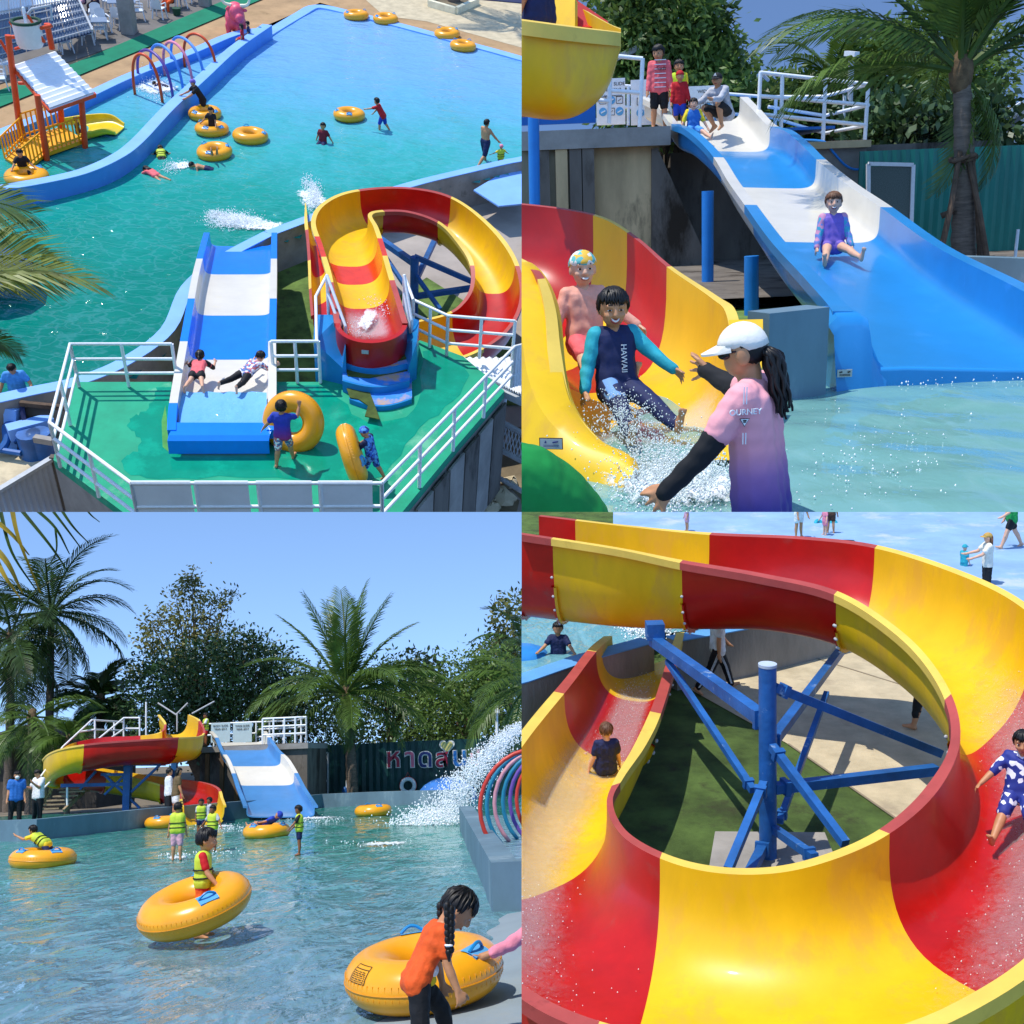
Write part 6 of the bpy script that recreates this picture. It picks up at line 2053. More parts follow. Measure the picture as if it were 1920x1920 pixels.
boy = person('laughing boy in navy and turquoise swim shirt sliding at the front', AT(1158, 742, 6.75), 196, 1.2,
             dict(z=0.06, lean=-12, twist=0, head=(16, -12), lL=(74, 12, 8), lR=(72, 6, 12), aL=(38, 34, 10), aR=(10, 20, 18), smile=1.0, foot=10), skin='skin', hs=1.12, top='navy', sleeve='long', hood='teal', bottom='navy', leg='pants', face=True, fingers=True, vox=0.0085)
br_, P, HP, W_, RhW = boy
b = MB(); h0, k0 = P['hiR'], P['knR']; b.cap(h0.lerp(k0, 0.05) + V((0, -.006, .012)), h0.lerp(k0, 0.72) + V((0, -.008, .012)), 0.078, 0.062); fused('trouser_panel', b, MATS['print_camo'], br_, 0.011)
chest = W_((0, 0, 0)) + V((0, 0, 0.02))
zf = P['che']
ob('shirt_print', text_mb('HAWAII', 0.05, face_matrix(AT(1170, 672, zf.y - 0.118), (0.03, 0, -1), (1, 0, 0.05)), 0.004), MATS['white_paint'], br_, smooth=False)
boy2 = person('child in patterned swim cap and salmon swim shirt sliding behind the laughing boy', AT(1098, 655, 7.35), 190, 1.16,
              dict(z=0.06, lean=-8, head=(6, -4), lL=(74, 14, 10), lR=(74, 6, 10), aL=(32, 38, 10), aR=(14, 24, 20), smile=0.4), skin='skin_pale', hs=1.1, hair=None, top='salmon', sleeve='long', bottom='coral', leg='knee', cap='print_cap', face=True, fingers=True, vox=0.009)
grl = person('smiling girl in purple swimsuit with flowered sleeves sliding down the wide slide', AT(1560, 478, 12.6), 176, 1.14,
             dict(z=0.1, lean=-6, head=(2, -8), lL=(80, 16, 6), lR=(76, 14, 8), aL=(14, 14, 12), aR=(14, 14, 12), smile=0.8), skin='skin_pale', hs=1.12, hair='hair_brown', top='purple', sleeve='long', hood='print_purple', bottom='purple', leg='brief', face=True, fingers=True, vox=0.0095)
person('girl in pink striped swim shirt and black shorts standing on the platform', V((AT(1236, 236, TY + 0.9).x, TY + 0.9, zt - 0.02)), 172, up(V((0, TY + .9, zt)), 1236, 80), dict(head=(14, -20), aL=(10, 10, 12), aR=(6, 8, 10)), skin='skin', top='coral', sleeve='long', bottom='black', leg='knee', hairstyle='pony', face=True, vox=0.012)
PKG = TR.objs[-1]
person('boy in yellow and green vest standing behind the red capped boy', V((AT(1272, 240, TY + 1.4).x, TY + 1.4, zt - 0.02)), 150, 1.2, dict(head=(5, 30)), skin='skin', top='yellow', bottom='dgreen', vest='lime', vox=0.014, face=True)
person('boy in red swim cap and red swim suit on the platform', V((AT(1274, 248, TY + 0.7).x, TY + 0.7, zt - 0.05)), 178, 0.98, dict(head=(6, 0), aL=(6, 14, 10), aR=(6, 10, 10)), skin='skin', hair=None, top='red', sleeve='long', bottom='royal', leg='knee', cap='red', vox=0.013, face=True)
person('small boy in yellow and blue swim shirt sitting at the slide top', AT(1300, 247, 19.6), 182, 1.0, dict(z=0.06, lean=-4, head=(4, 0), lL=(70, 22, 8), lR=(70, 22, 8), aL=(10, 26, 10), aR=(10, 26, 10)), skin='skin_pale', top='blue', sleeve='short', hood='yellow', bottom='sky', leg='shorts', vox=0.013, face=True)
cw = person('woman in grey shirt and dark cap crouching beside the small boy', V((AT(1358, 246, 20.0).x, 20.0, zt - 0.04)), 130, 1.5, dict(lean=26, head=(-12, 20), lL=(112, 8, 135), lR=(105, 14, 140), aL=(48, 6, 40), aR=(50, 10, 20)), adult=True, skin='skin', top='grey', sleeve='long', bottom='black', leg='knee', hairstyle='pony', cap='black', brim=True, vox=0.015, face=True)
_, P, HP, W_, RhW = cw
ob('cap_letter', text_mb('A', 0.075, face_matrix(HP(0, 1.1, 0.78), RhW @ V((-1, 0, 0)), RhW @ V((0, -0.2, 1))), 0.004), MATS['white_paint'], cw[0], smooth=False)
person('man in dark blue shirt standing in the upper trough at the top left edge', AT(1012, 62, 10.9) + V((0, 0, -0.75)), 60, 1.7, dict(aL=(6, 8, 10), aR=(20, 14, 20)), adult=True, skin='skin', top='navy', bottom='black', leg='pants', vox=0.018)
# person in green bending at the bottom left
t = thing('person', 'back of a person in a green shirt bending at the lower left', 'person', AT(1000, 1000, 4.9))
b = MB()
pts_ = [(930, 905, 4.6, 0.20), (985, 905, 4.65, 0.18), (1040, 935, 4.7, 0.17), (1085, 985, 4.75, 0.16)]
for (x0, y0, Y0, r0), (x1, y1, Y1, r1) in zip(pts_[:-1], pts_[1:]):
    b.cap(AT(x0, y0, Y0), AT(x1, y1, Y1), r0, r1, 16)
b.cap(AT(960, 890, 4.55), AT(925, 960, 4.5), 0.09, 0.08)
fused('shirt', b, mat('green_shirt', '#128a3c', rough=0.8, var=0.12, scale=4, bump=0.35, bscale=9), t, 0.02)
b = MB(); b.cap(AT(1085, 990, 4.75), AT(1130, 1060, 4.8), 0.13, 0.12); fused('body', b, MATS['skin'], t, 0.02)
# her shirt print: the girl in pink
q0 = AT(1240, 128, PKG.location.y - 0.135)
ob('shirt_print', text_mb('Surfs', 0.085, face_matrix(q0, (1, 0, 0), (0, 0, 1)), 0.004), MATS['ink'], PKG, smooth=False)
for k in range(7):
    b = MB(); p = AT(1238, 112 + k * 8.5, PKG.location.y - 0.118); b.beam(p + V((-0.1, 0.0, 0)), p + V((0.1, 0.0, 0)), 0.006, 0.012); ob('shirt_print', b, MATS['white_paint'], PKG, smooth=False)

# =================================================================== PLACE 3: from the platform down into the big ring slide
use(BR)
G, AT = BR.G, BR.at
mat('paving', '#c4b494', rough=0.9, var=0.16, scale=2.2, bump=0.35, bscale=60, dirt='#a0917a', dscale=0.9, dthr=0.58)
mat('joint', '#8a7d68', rough=0.95)
mat('beach_blue', '#8fb2d8', rough=0.5, var=0.12, scale=0.9, bump=0.1, bscale=12, dirt='#b8c4cc', dscale=0.7, dthr=0.54)
mat('grey_wall', '#8a867e', rough=0.9, var=0.2, scale=1.4, bump=0.3, bscale=18, dirt='#4a4640', dscale=1.0, dthr=0.58, stretch=(1, 1, 0.4))
mat('straw', '#c09a4e', rough=0.8, var=0.15, scale=20); mat('foot', '#b57a52', rough=0.5)
# ground: turf with paving, pool and shallow beach
tl_ = [G(980, 1650), G(1225, 1345)]
b = MB(); b.grid([[V((-30, 2, -0.012)), V((30, 2, -0.012))], [V((-30, 90, -0.012)), V((30, 90, -0.012))]]); ob('turf_ground', b, MATS['turf'], kind='structure', smooth=False)
e0, e1 = G(1470, 1388), G(1700, 1550)
d_ = (e1 - e0).normalized(); n_ = V((-d_.y, d_.x, 0))
if n_.y < 0: n_ = -n_
far = G(1225, 1330) ; f2 = G(1560, 1215)
b = MB(); q = [G(1640, 1505), G(1478, 1395), G(1275, 1282), G(1600, 1212), G(2150, 1150), G(2250, 1500), G(1960, 1730)]
b.add(q, [tuple(range(len(q)))[::-1]]); ob('paving', b, MATS['paving'], kind='structure', smooth=False)
b = MB()
for a_, c_ in ((G(1508, 1228), G(1800, 1318)), (G(1478, 1395), G(1680, 1535))):
    b.beam(a_ + V((0, 0, .004)), c_ + V((0, 0, .004)), 0.03, 0.008)
ob('paving_joint', b, MATS['joint'], kind='structure', smooth=False)
bw = water_mat('far_pool', [(0, '#6aa0aa'), (0.5, '#5f9aa6'), (1, '#5a94a0')], 1, -6, 10, 1.6, 0.5, noise=0.3, stretch=(1, 0.5, 1), fine=4, light_net=('#8fbcc4', 1.2, 0.25))
b = MB(); q = [G(900, 1340), G(1010, 1310), G(1150, 1262), G(1225, 1225), G(1430, 1205), G(1700, 1165), G(1600, 1010), G(900, 1060)]
b.add([p + V((0, 0, .35)) for p in q], [tuple(range(len(q)))[::-1]]); ob('far_pool', b, bw, kind='structure', smooth=False)
b = MB(); q = [G(1150, 1030), G(1600, 1040), G(1720, 1150), G(1900, 1230), G(2300, 1320), G(2500, 860), G(1150, 860)]
b.add([p + V((0, 0, .37)) for p in q], [tuple(range(len(q)))]); fixnormals(ob('shallow_beach', b, MATS['beach_blue'], kind='structure', smooth=False))
b = MB(); q = [G(1800, 958), G(2000, 1000), G(2300, 920), G(2000, 880)]
b.add([p + V((0, 0, .38)) for p in q], [tuple(range(len(q)))]); fixnormals(ob('beach_edge', b, MATS['paving'], kind='structure', smooth=False))
# pool wall
pw = [G(880, 1400), G(980, 1372), G(1100, 1325), G(1215, 1290)]
b = MB(); b.wall(pw, 0, 0.78, 0.3); ob_ = ob('pool_wall', b, MATS['grey_wall'], None, smooth=False)
tag(ob_, 'grey concrete pool wall with pale blue top left of the exit slide', 'pool wall')
b = MB(); b.wall(pw, 0.782, 0.80, 0.34); o = ob('coping', b, MATS['pool_blue'], ob_, smooth=False)
pw = [G(1260, 1290), G(1400, 1262), G(1560, 1222), G(1800, 1165)]
b = MB(); b.wall(pw, 0, 0.80, 0.3); ob_ = ob('pool_wall', b, MATS['grey_wall'], None, smooth=False)
tag(ob_, 'stained grey concrete pool wall behind the ring slide', 'pool wall')
b = MB(); b.wall(pw, 0.802, 0.82, 0.34); o = ob('coping', b, MATS['pool_blue'], ob_, smooth=False)

# the ring slide
rs_ = thing('ring_slide', 'big red and yellow ring slide winding round the blue steel post', 'water slide', G(1440, 1600))
S_ = [((1010, 968, 2.75), (960, 996, 2.78), 1.4), ((1180, 988, 2.62), (1150, 1025, 2.65), 1.3), ((1330, 1003, 2.6), (1280, 1050, 2.5), 1.12), ((1500, 1011, 2.58), (1430, 1075, 2.4), .95), ((1640, 1028, 2.5), (1570, 1108, 2.25), .95),
      ((1790, 1075, 2.42), (1690, 1183, 2.1), .95), ((1910, 1135, 2.32), (1768, 1272, 1.95), .95), ((2010, 1240, 2.22), (1801, 1372, 1.82), .95), ((2065, 1430, 2.1), (1766, 1472, 1.7), .95), ((2000, 1700, 1.95), (1668, 1563, 1.6), .95),
      ((1790, 1880, 1.85), (1530, 1622, 1.5), .95), ((1490, 1960, 1.75), (1400, 1640, 1.42), .95), ((1200, 1935, 1.66), (1272, 1622, 1.35), .92), ((980, 1845, 1.55), (1172, 1572, 1.25), .9), ((880, 1700, 1.42), (1138, 1512, 1.16), .88), ((900, 1530, 1.28), (1152, 1462, 1.1), .85),
      ((985, 1392, 1.2), (1190, 1395, 1.05), .8), ((1072, 1283, 1.1), (1225, 1318, 1.0), .75), ((1118, 1222, 1.0), (1250, 1240, .92), .68), ((1148, 1192, .85), (1268, 1186, .82), .5)]
st = [(G(*l_), G(*r_), d_) for l_, r_, d_ in S_]
Y_, E_ = MATS['slide_yellow'], MATS['slide_red']
so_ = trough(rs_, st, (0.45, 2.0, 4.0, 6.3, 9.0, 12.3, 14.85, 16.8, 18.0), [E_, Y_, E_, Y_, E_, Y_, E_, Y_, E_, Y_], p=0.72, rim=0.14, lip=0.10, nu=26, per=10, thick=0.04, bolts=(0, 2, 3, 7, 8))
# water running down the trough: thin rippled sheet lying in the bottom
rows_ = crom([(*L, *R, d) for L, R, d in st], 10)
rip = np.random.RandomState(5)
for i0, i1, u0, u1 in ((52, 100, 0.16, 0.62), (92, 145, 0.06, 0.5), (128, 178, 0.14, 0.62), (160, 191, 0.34, 0.7)):
    film(st, 10, i0, i1, u0, u1, 0.72, MATS['running_water'], so_[min(9, max(0, i0 // 20))])
# drops glittering along the film
pts = []
for i in range(2200):
    j = rip.choice([0, 1, 2], p=[.5, .25, .25])
    i0, i1, u0, u1 = ((62, 92, .24, .5), (125, 150, .15, .5), (166, 188, .42, .6))[j]
    r = rows_[rip.randint(i0, i1)] + (rows_[60] - rows_[60])
    u = np.clip(rip.normal((u0 + u1) / 2, (u1 - u0) / 3.2), 0.05, 0.95); th = math.pi * u
    L, R, d = V(r[:3]), V(r[3:6]), r[6]
    cx, sx = math.cos(th), math.sin(th)
    p = (L + R) / 2 - (R - L) * math.copysign(abs(cx) ** .72, cx) / 2 * .98 - V((0, 0, d * abs(sx) ** .72 - .035))
    p += V((rip.normal() * .06, rip.normal() * .12, 0))
    pts.append((p, rip.uniform(.002, .0075)))
spray('water_drops', 'glittering drops on the water running down the ring slide', pts, MATS['clear_drops'], None)

# blue steel frame in the middle
fr = thing('support_tower', 'blue painted steel post with braces carrying the ring slide', 'support', G(1440, 1625))
pc = G(1440, 1625); Yp = pc.y
ptop = AT(1427, 1250, Yp)
b = MB(); b.tube([pc, V((pc.x - 0.03, Yp, ptop.z))], 0.092, 20); ob('post', b, MATS['steel_blue'], fr, sharp=50)
b = MB(); b.tube([V((pc.x - .03, Yp, ptop.z)), V((pc.x - .03, Yp, ptop.z + 0.03))], 0.096, 20); ob('cap', b, mat('pale_cap', '#b8c4d0', rough=0.5), fr, sharp=50)
b = MB(); b.prism([pc + V((-0.75, -0.5, 0.12)), pc + V((0.65, -0.5, 0.12)), pc + V((0.75, 0.5, 0.12)), pc + V((-0.45, 0.6, 0.12))], 0.12); ob('footing', b, MATS['concrete'], fr, smooth=False)


def zon(px, py, Y): return AT(px, py, Y)


at_ = lambda z: V((pc.x - 0.02, Yp, z))
tops = [(AT(1225, 1200, Yp + 3.6), at_(1.62), 0.17, 'beam'), (AT(1578, 1218, Yp + 4.2), AT(1445, 1395, Yp + 0.1), 0.13, 'beam'), (AT(1452, 1288, Yp), AT(1762, 1412, Yp + 0.8), 0.115, 'beam'), (AT(1452, 1478, Yp), AT(1755, 1443, Yp + .5), 0.13, 'beam'),
        (AT(1252, 1240, Yp + 3.0), AT(1412, 1482, Yp + 0.2), 0.09, 'brace'), (AT(1550, 1300, Yp + 2.6), AT(1462, 1540, Yp + .1), 0.085, 'brace'), (AT(1448, 1400, Yp - 0.1), AT(1585, 1582, Yp - 1.4), 0.1, 'brace'), (AT(1432, 1470, Yp - .1), AT(1365, 1632, Yp - 1.3), 0.1, 'brace'),
        (AT(1448, 1552, Yp), AT(1528, 1608, Yp - 1.0), 0.1, 'brace'), (AT(1432, 1585, Yp), AT(1405, 1640, Yp - 0.9), 0.12, 'brace')]
for a_, c_, w_, nm in tops:
    w_ *= 0.8
    b = MB(); b.beam(a_, c_, w_); o = ob(nm, b, MATS['steel_blue'], fr, smooth=False)
    dd = (c_ - a_).normalized(); e_ = c_ if abs(c_.x - pc.x) < 0.25 else a_
    sg = -1 if e_ is c_ else 1
    b = MB(); b.beam(e_ + dd * sg * 0.10, e_ + dd * sg * 0.16, w_ * 1.5); ob('end_plate', b, MATS['steel_blue'], o, smooth=False)
b = MB(); p = AT(1228, 1195, Yp + 3.55); b.box(p + V((0, 0, 0.1)), (0.24, 0.24, 0.22)); ob('saddle', b, MATS['steel_blue'], fr, smooth=False)

# people
person('boy in navy shirt seen from behind sliding down the exit of the ring slide', G(1137, 1448, 0.35), 8, 1.15, dict(z=0.07, lean=-4, lL=(78, 8, 8), lR=(78, 8, 8), aL=(6, 14, 14), aR=(12, 12, 14)), skin='skin_pale', hair='hair_brown', top='navy', bottom='navy', vox=0.010, hairstyle='bald', fingers=True)
person('child in star printed swim suit and yellow goggles sliding on the red right side', G(1912, 1500, 1.32), 150, 1.2, dict(z=0.06, lean=-14, head=(14, 0), lL=(62, 10, 8), lR=(62, 12, 10), aL=(18, 28, 12), aR=(34, 34, 12)), skin='skin', top='print_stars', sleeve='half', bottom='print_stars', leg='knee', vox=0.010, face=True, fingers=True)
_o = BR.objs[-1]
pk = BR.objs[-1]
w1 = person('person in black trousers with white side stripes and white shirt walking under the slide', G(1345, 1296), -82, 1.45, dict(lL=(26, 2, 8), lR=(-24, 2, 14), aL=(20, 6, 20), aR=(-10, 6, 10)), adult=True, skin='skin', top='white', bottom='black', leg='pants', vox=0.014, fingers=False)
_, P, HP, W_, RhW = w1
b = MB()
for k in (-1, 0, 1):
    for S in 'LR':
        h0, k0, a0 = P['hi' + S], P['kn' + S], P['an' + S]
        of = V((0.016 * k, -0.094, 0)) if S == 'R' else V((0.016 * k, -0.094, 0))
        b.tube([h0 + of, k0 + of * 0.78, a0.lerp(k0, .1) + of * 0.58], 0.005, 5)
ob('side_stripes', b, MATS['white'], w1[0])
person('person in short black trousers stepping past the right of the ring', G(1735, 1366), 60, 1.5, dict(lL=(14, 2, 6), lR=(-18, 2, 16)), adult=True, skin='skin', top='black', bottom='black', leg='capri', vox=0.014)
person('woman with straw hat and long brown hair on the wet beach', G(1848, 1128) + V((0, 0, .1)), 80, 1.32, dict(aL=(40, 6, 30), aR=(44, 6, 30)), adult=True, skin='skin_pale', hair='hair_brown', top='cream', bottom='black', leg='pants', cap='straw', brim=True, hairstyle='long', vox=0.014)
person('toddler in turquoise sun cap beside the woman with the straw hat', G(1806, 1092) + V((0, 0, .1)), -60, 0.75, {}, skin='skin_pale', hair=None, top='teal', bottom='teal', cap='teal', brim=True, vox=0.014)
person('man in green and grey shirt and black shorts striding over the beach', G(1893, 1056) + V((0, 0, .36)), 88, 1.42, dict(lL=(24, 3, 4), lR=(-22, 3, 6), aL=(30, 10, 30)), adult=True, skin='skin_pale', top='green', sleeve='half', bottom='black', leg='shorts', vox=0.015)
person('person in white and navy baseball shirt standing behind the ring slide', G(1497, 1035) + V((0, 0, .36)), -150, 1.15, dict(lean=14), adult=True, skin='skin', top='white', hood='royal', bottom='white', vox=0.016)
person('small girl in pink swim suit with turquoise arm floats', G(1546, 1030) + V((0, 0, .36)), 100, 0.78, dict(aL=(10, 25, 10), aR=(10, 25, 10)), skin='skin_pale', top='pink', bottom='pink', vox=0.014, hairstyle='bob')
for px in (1534, 1562):
    b = MB(); b.torus(G(px, 1006) + V((0, 0, .36)), 0.075, 0.05, rotm(60, 20, 0), 16, 8); tag(ob('arm_float', b, MATS['teal'], sharp=0), 'turquoise arm float left of the small girl in pink' if px < 1540 else 'turquoise arm float right of the small girl in pink', 'arm float')
person('person carrying the small girl with arm floats along the beach', G(1557, 1026) + V((0, 0, .36)), -30, 1.0, dict(lean=10), skin='skin', top='brown', bottom='brown', vox=0.016)
person('small girl in magenta swimsuit behind the yellow rim', G(1288, 1022) + V((0, 0, .36)), 100, 0.8, {}, skin='skin', top='rose', bottom='rose', vox=0.016, hairstyle='bob')
person('swimmer in dark shirt in the pool behind the exit slide', G(1048, 1262) + V((0, 0, -.30)), 170, 1.2, dict(aL=(40, 30, 30), aR=(40, 30, 30)), skin='skin', top='navy', bottom='navy', vox=0.014)
person('child in red shirt standing in the pool behind the wall', G(1312, 1208) + V((0, 0, -.15)), 150, 1.0, {}, skin='skin', top='maroon', bottom='navy', vox=0.016)
person('person in green shirt standing in the pool behind the exit slide', G(1285, 1214) + V((0, 0, -.1)), 100, 1.2, {}, skin='skin', top='green', bottom='black', vox=0.016)
b = MB(); p = G(978, 1262) + V((0, 0, .35)); b.ell(p, (0.45, 0.45, 0.12)); tag(ob('swim_float', b, mat('float_blue', '#2f86d0', rough=.4)), 'round blue float in the pool at the left edge', 'float')
pts = []
for i in range(1500):
    p = G(rip.normal(1215, 22), rip.normal(1212, 12)) + V((0, 0, .36 + abs(rip.normal() * .06))); pts.append((p, rip.uniform(.008, .025)))
spray('water_foam', 'white foam in the pool at the end of the exit slide', pts, MATS['foam'])

# =================================================================== PLACE 4: from the tower down over the whole pool
use(TL)
G, AT = TL.G, TL.at
mat('sand_floor', '#b29068', rough=0.95, var=0.2, scale=0.7, bump=0.3, bscale=8, dirt='#8f7450', dscale=0.35, dthr=0.55)
mat('cafe_floor', '#6e6862', rough=0.8, var=0.2, scale=0.6, dirt='#4a4540', dscale=0.5)
mat('carpet', '#0f7a58', rough=0.95, var=0.12, scale=1.5, bump=0.4, bscale=60)
mat('deck_green', '#0e9c76', rough=0.75, var=0.12, scale=1.6, bump=0.2, bscale=60, dirt='#5fb08c', dscale=0.9, dthr=0.57)
mat('deck_edge', '#4c9a4a', rough=0.8, var=0.2, scale=3)
mat('bright_blue', '#4f8fe0', rough=0.5, var=0.07, scale=1.2, dirt='#86aee6', dscale=1.1, dthr=0.6)
mat('coping_blue', '#7fb0f0', rough=0.6, var=0.07, scale=1.0)
mat('play_orange', '#e24f1c', rough=0.4, var=0.12, scale=3, dirt='#e8a088', dscale=5, dthr=0.7)
mat('play_yellow', '#f2a80e', rough=0.4, var=0.08, scale=3)
mat('sheet_white', '#e8eaec', rough=0.45, var=0.05, scale=2, dirt='#d8a85a', dscale=1.2, dthr=0.72)
mat('clear_sheet', '#5f6f86', rough=0.15, var=0.2, scale=1.2, spec=0.8)
mat('plastic_white', '#dfe3e6', rough=0.35, var=0.04); mat('table_grey', '#7f8fa4', rough=0.4, var=0.08)
mat('bull_pink', '#ee5a72', rough=0.45, var=0.08, scale=3); mat('horn_cream', '#efe6c4', rough=0.5)
mat('grey_paving', '#a59a90', rough=0.9, var=0.12, scale=0.8, bump=0.25, bscale=20, dirt='#8d837b', dscale=0.5, dthr=0.58)
mat('carpet_scrap', '#4a5a26', rough=0.95, var=0.3, scale=3, bump=0.8, bscale=60)
mat('worn_blue', '#2f86dc', rough=0.6, var=0.1, scale=3, dirt='#b89a80', dscale=1.6, dthr=0.5)
mat('corrugated', '#b4bcc8', rough=0.4, var=0.08, scale=1)
ramp_mat('tie_dye', [(0.0, '#c8203c'), (0.35, '#7a2a8a'), (0.7, '#2f35b4'), (1.0, '#2440a8')], 2, 0.75, 0.3, 3, lo=0.45, hi=1.1)

# ground sheets
b = MB(); b.grid([[V((-60, 8, -0.9)), V((60, 8, -0.9))], [V((-60, 70, -0.9)), V((60, 70, -0.9))]]); ob('lower_ground', b, MATS['grey_paving'], kind='structure', smooth=False)
rd = lambda pts, z=0.0: [G(x, y, z) for x, y in pts]


def sheet(name, pts, z, m, thick=0.0, kind='structure'):
    b = MB()
    q = rd(pts, z)
    bm = MB()
    if thick:
        b.prism(q, thick)
    else:
        b.add(q, [tuple(range(len(q)))])
    o = ob(name, b, m, kind=kind, smooth=False)
    bmx = bmesh.new(); bmx.from_mesh(o.data); bmesh.ops.triangulate(bmx, faces=bmx.faces[:]); bmesh.ops.recalc_face_normals(bmx, faces=bmx.faces)
    if not thick:
        for f_ in bmx.faces:
            if f_.normal.z < 0: f_.normal_flip()
    bmx.to_mesh(o.data); bmx.free()
    return o


sheet('sand_floor', [(-60, 200), (-60, 280), (240, 150), (470, 60), (600, 5), (980, 110), (1400, 220), (1400, -260), (-60, -260)], 0.02, MATS['sand_floor'])
sheet('cafe_floor', [(-60, 175), (140, 112), (330, 48), (430, 0), (600, -80), (600, -260), (-60, -260)], 0.06, MATS['cafe_floor'], 0.05)
sheet('green_carpet', [(-60, 226), (0, 200), (150, 140), (330, 66), (520, -14), (470, -20), (330, 38), (140, 118), (-60, 190)], 0.075, MATS['carpet'])
sheet('pale_paving', [(675, -10), (720, 30), (800, 40), (980, 90), (980, -40), (680, -60)], 0.03, MATS['paving'])

# pool water
wm = water_mat('big_pool', [(0.0, '#086c5e'), (0.22, '#0a7d6c'), (0.38, '#1a9184'), (0.5, '#3aa3a4'), (0.62, '#58a6bc'), (0.76, '#6ea6d2'), (1.0, '#7aaade')], 1, -18, 18, 1.1, 1.0, noise=0.3, nscale=0.3, stretch=(0.7, 1.1, 1), fine=3.5, dist=0.38, light_net=('#8fc4da', 2.2, 0.10))
wat = [(-120, 800), (0, 762), (130, 735), (250, 695), (310, 645), (345, 600), (355, 545), (505, 455), (600, 420), (790, 356), (985, 312), (1200, 260), (1200, 175), (985, 112), (600, 17), (560, 30), (500, 70), (470, 72), (240, 160), (0, 262), (-120, 310)]
b = MB(); b.grid([[V((x, y, 0.012 * math.sin(2.1 * x + y) + 0.01 * math.sin(2.7 * y - 1.3 * x))) for x in np.linspace(-24, 22, 150)] for y in np.linspace(12, 64, 170)])
# keep only what lies inside the pool outline
pp_ = [(p.x, p.y) for p in rd(wat)]


def inside(x, y):
    c = False; j = len(pp_) - 1
    for i in range(len(pp_)):
        xi, yi = pp_[i]; xj, yj = pp_[j]
        if (yi > y) != (yj > y) and x < (xj - xi) * (y - yi) / (yj - yi) + xi: c = not c
        j = i
    return c


b.f = [f for f in b.f if any(inside(b.v[i][0], b.v[i][1]) for i in f)]
us_ = sorted({i for f in b.f for i in f}); mp_ = {o_: n for n, o_ in enumerate(us_)}
b.v = [b.v[i] for i in us_]; b.f = [tuple(mp_[i] for i in f) for f in b.f]
ob('pool_water', b, wm, kind='structure', sharp=0)

# pool rims and walls


def wall(label, pts, z0, z1, w, m, top=None, name='pool_wall'):
    pts = [V(p) for p in crom([tuple(G(x, y)) for x, y in pts], 5)]
    b = MB(); b.wall(pts, z0, z1, w)
    o = tag(ob(name, b, MATS[m], smooth=False), label, 'pool wall')
    if top:
        b = MB(); b.wall(pts, z1 + 0.003, z1 + 0.03, w + 0.02); ob('coping', b, MATS[top], o, smooth=False)
    return o


wall('blue outer kerb of the long splash pool beside the sandy path', [(-80, 300), (0, 268), (120, 218), (240, 160), (360, 112), (440, 78), (503, 68)], -0.1, 0.3, 0.45, 'bright_blue', 'coping_blue')
wall('blue curving divider wall between splash pool and big pool', [(503, 72), (440, 118), (380, 175), (320, 232), (262, 296), (220, 328), (160, 355), (90, 372), (20, 384), (-80, 396)], -0.1, 0.55, 0.42, 'bright_blue', 'coping_blue')
wall('sloping light blue kerb along the far side of the big pool', [(490, 72), (560, 30), (594, 14), (650, 24), (760, 52), (870, 82), (985, 114), (1200, 180)], -0.05, 0.06, 0.55, 'coping_blue')
wall('grey concrete pool wall with light blue top behind the ring slide', [(1100, 285), (985, 314), (945, 322), (860, 342), (780, 362), (690, 390), (600, 422), (505, 458)], -0.9, 0.32, 0.35, 'concrete', 'coping_blue')
wall('dark grey curved pool wall left of the wide slide', [(505, 458), (420, 505), (355, 560), (318, 640), (240, 700), (150, 738), (60, 758), (-80, 790)], -0.9, 0.32, 0.35, 'concrete', 'coping_blue')
sheet('blue_ramp', [(945, 322), (985, 312), (1060, 330), (1000, 380), (935, 386), (888, 356)], 0.0, MATS['coping_blue'], 0.05)
sheet('turf_strip', [(505, 470), (600, 440), (700, 520), (800, 640), (620, 760), (330, 760), (330, 640), (365, 560)], -0.87, MATS['turf'])
b = MB(); q = rd([(740, 560), (800, 520), (960, 620), (985, 760), (880, 760)], -0.86); b.add(q, [tuple(range(5))]); fixnormals(ob('shade_turf', b, MATS['turf'], kind='structure', smooth=False))

# swim rings in and by the pool
for px, py, D, lab, kw in [(668, 34, 1.2, 'yellow ring left of its pair on the far kerb, at the top of the pool', {}), (723, 41, 1.2, 'yellow ring right beside another on the far kerb, at the top of the pool', {}), (838, 69, 1.2, 'yellow ring upper of two by the right far kerb', dict(hand=(150, 20))), (868, 92, 1.2, 'yellow ring lower of two by the right far kerb', dict(hand=(150, 60))),
                           (655, 222, 1.2, 'yellow ring pushed by the boy in the red shirt', dict(hand=(200, -80))), (470, 262, 1.25, 'empty yellow ring floating alone right of three ridden rings', dict(hand=(120, 0))), (385, 220, 1.2, 'yellow ring held by the man in black at the divider wall', dict(hand=(-120, -20))),
                           (398, 249, 1.2, 'yellow ring with a girl in black standing in it', dict(hand=(160, -100, -30))), (403, 292, 1.2, 'yellow ring with two bare legs sticking out', dict(hand=(150, 20, -95))), (52, 340, 1.35, 'yellow ring with a boy in black in the splash pool corner', dict(hand=(60,)))]:
    swim_ring(lab, G(px, py) + V((0, 0, 0.14)), D, rnd.uniform(-3, 3), rnd.uniform(-3, 3), 0, 'rings on the water', **kw)
HZ = 2.0
swim_ring('yellow ring leaning behind the boy in the tie dye shirt', AT(550, 792, G(548, 826, HZ).y), 1.2, 62, -14, 0, None, (), detail=2)
swim_ring('yellow ring on edge carried by the boy in the blue cap', AT(660, 852, G(650, 900, HZ).y), 1.15, 12, 76, 30, None, (250,), detail=2)

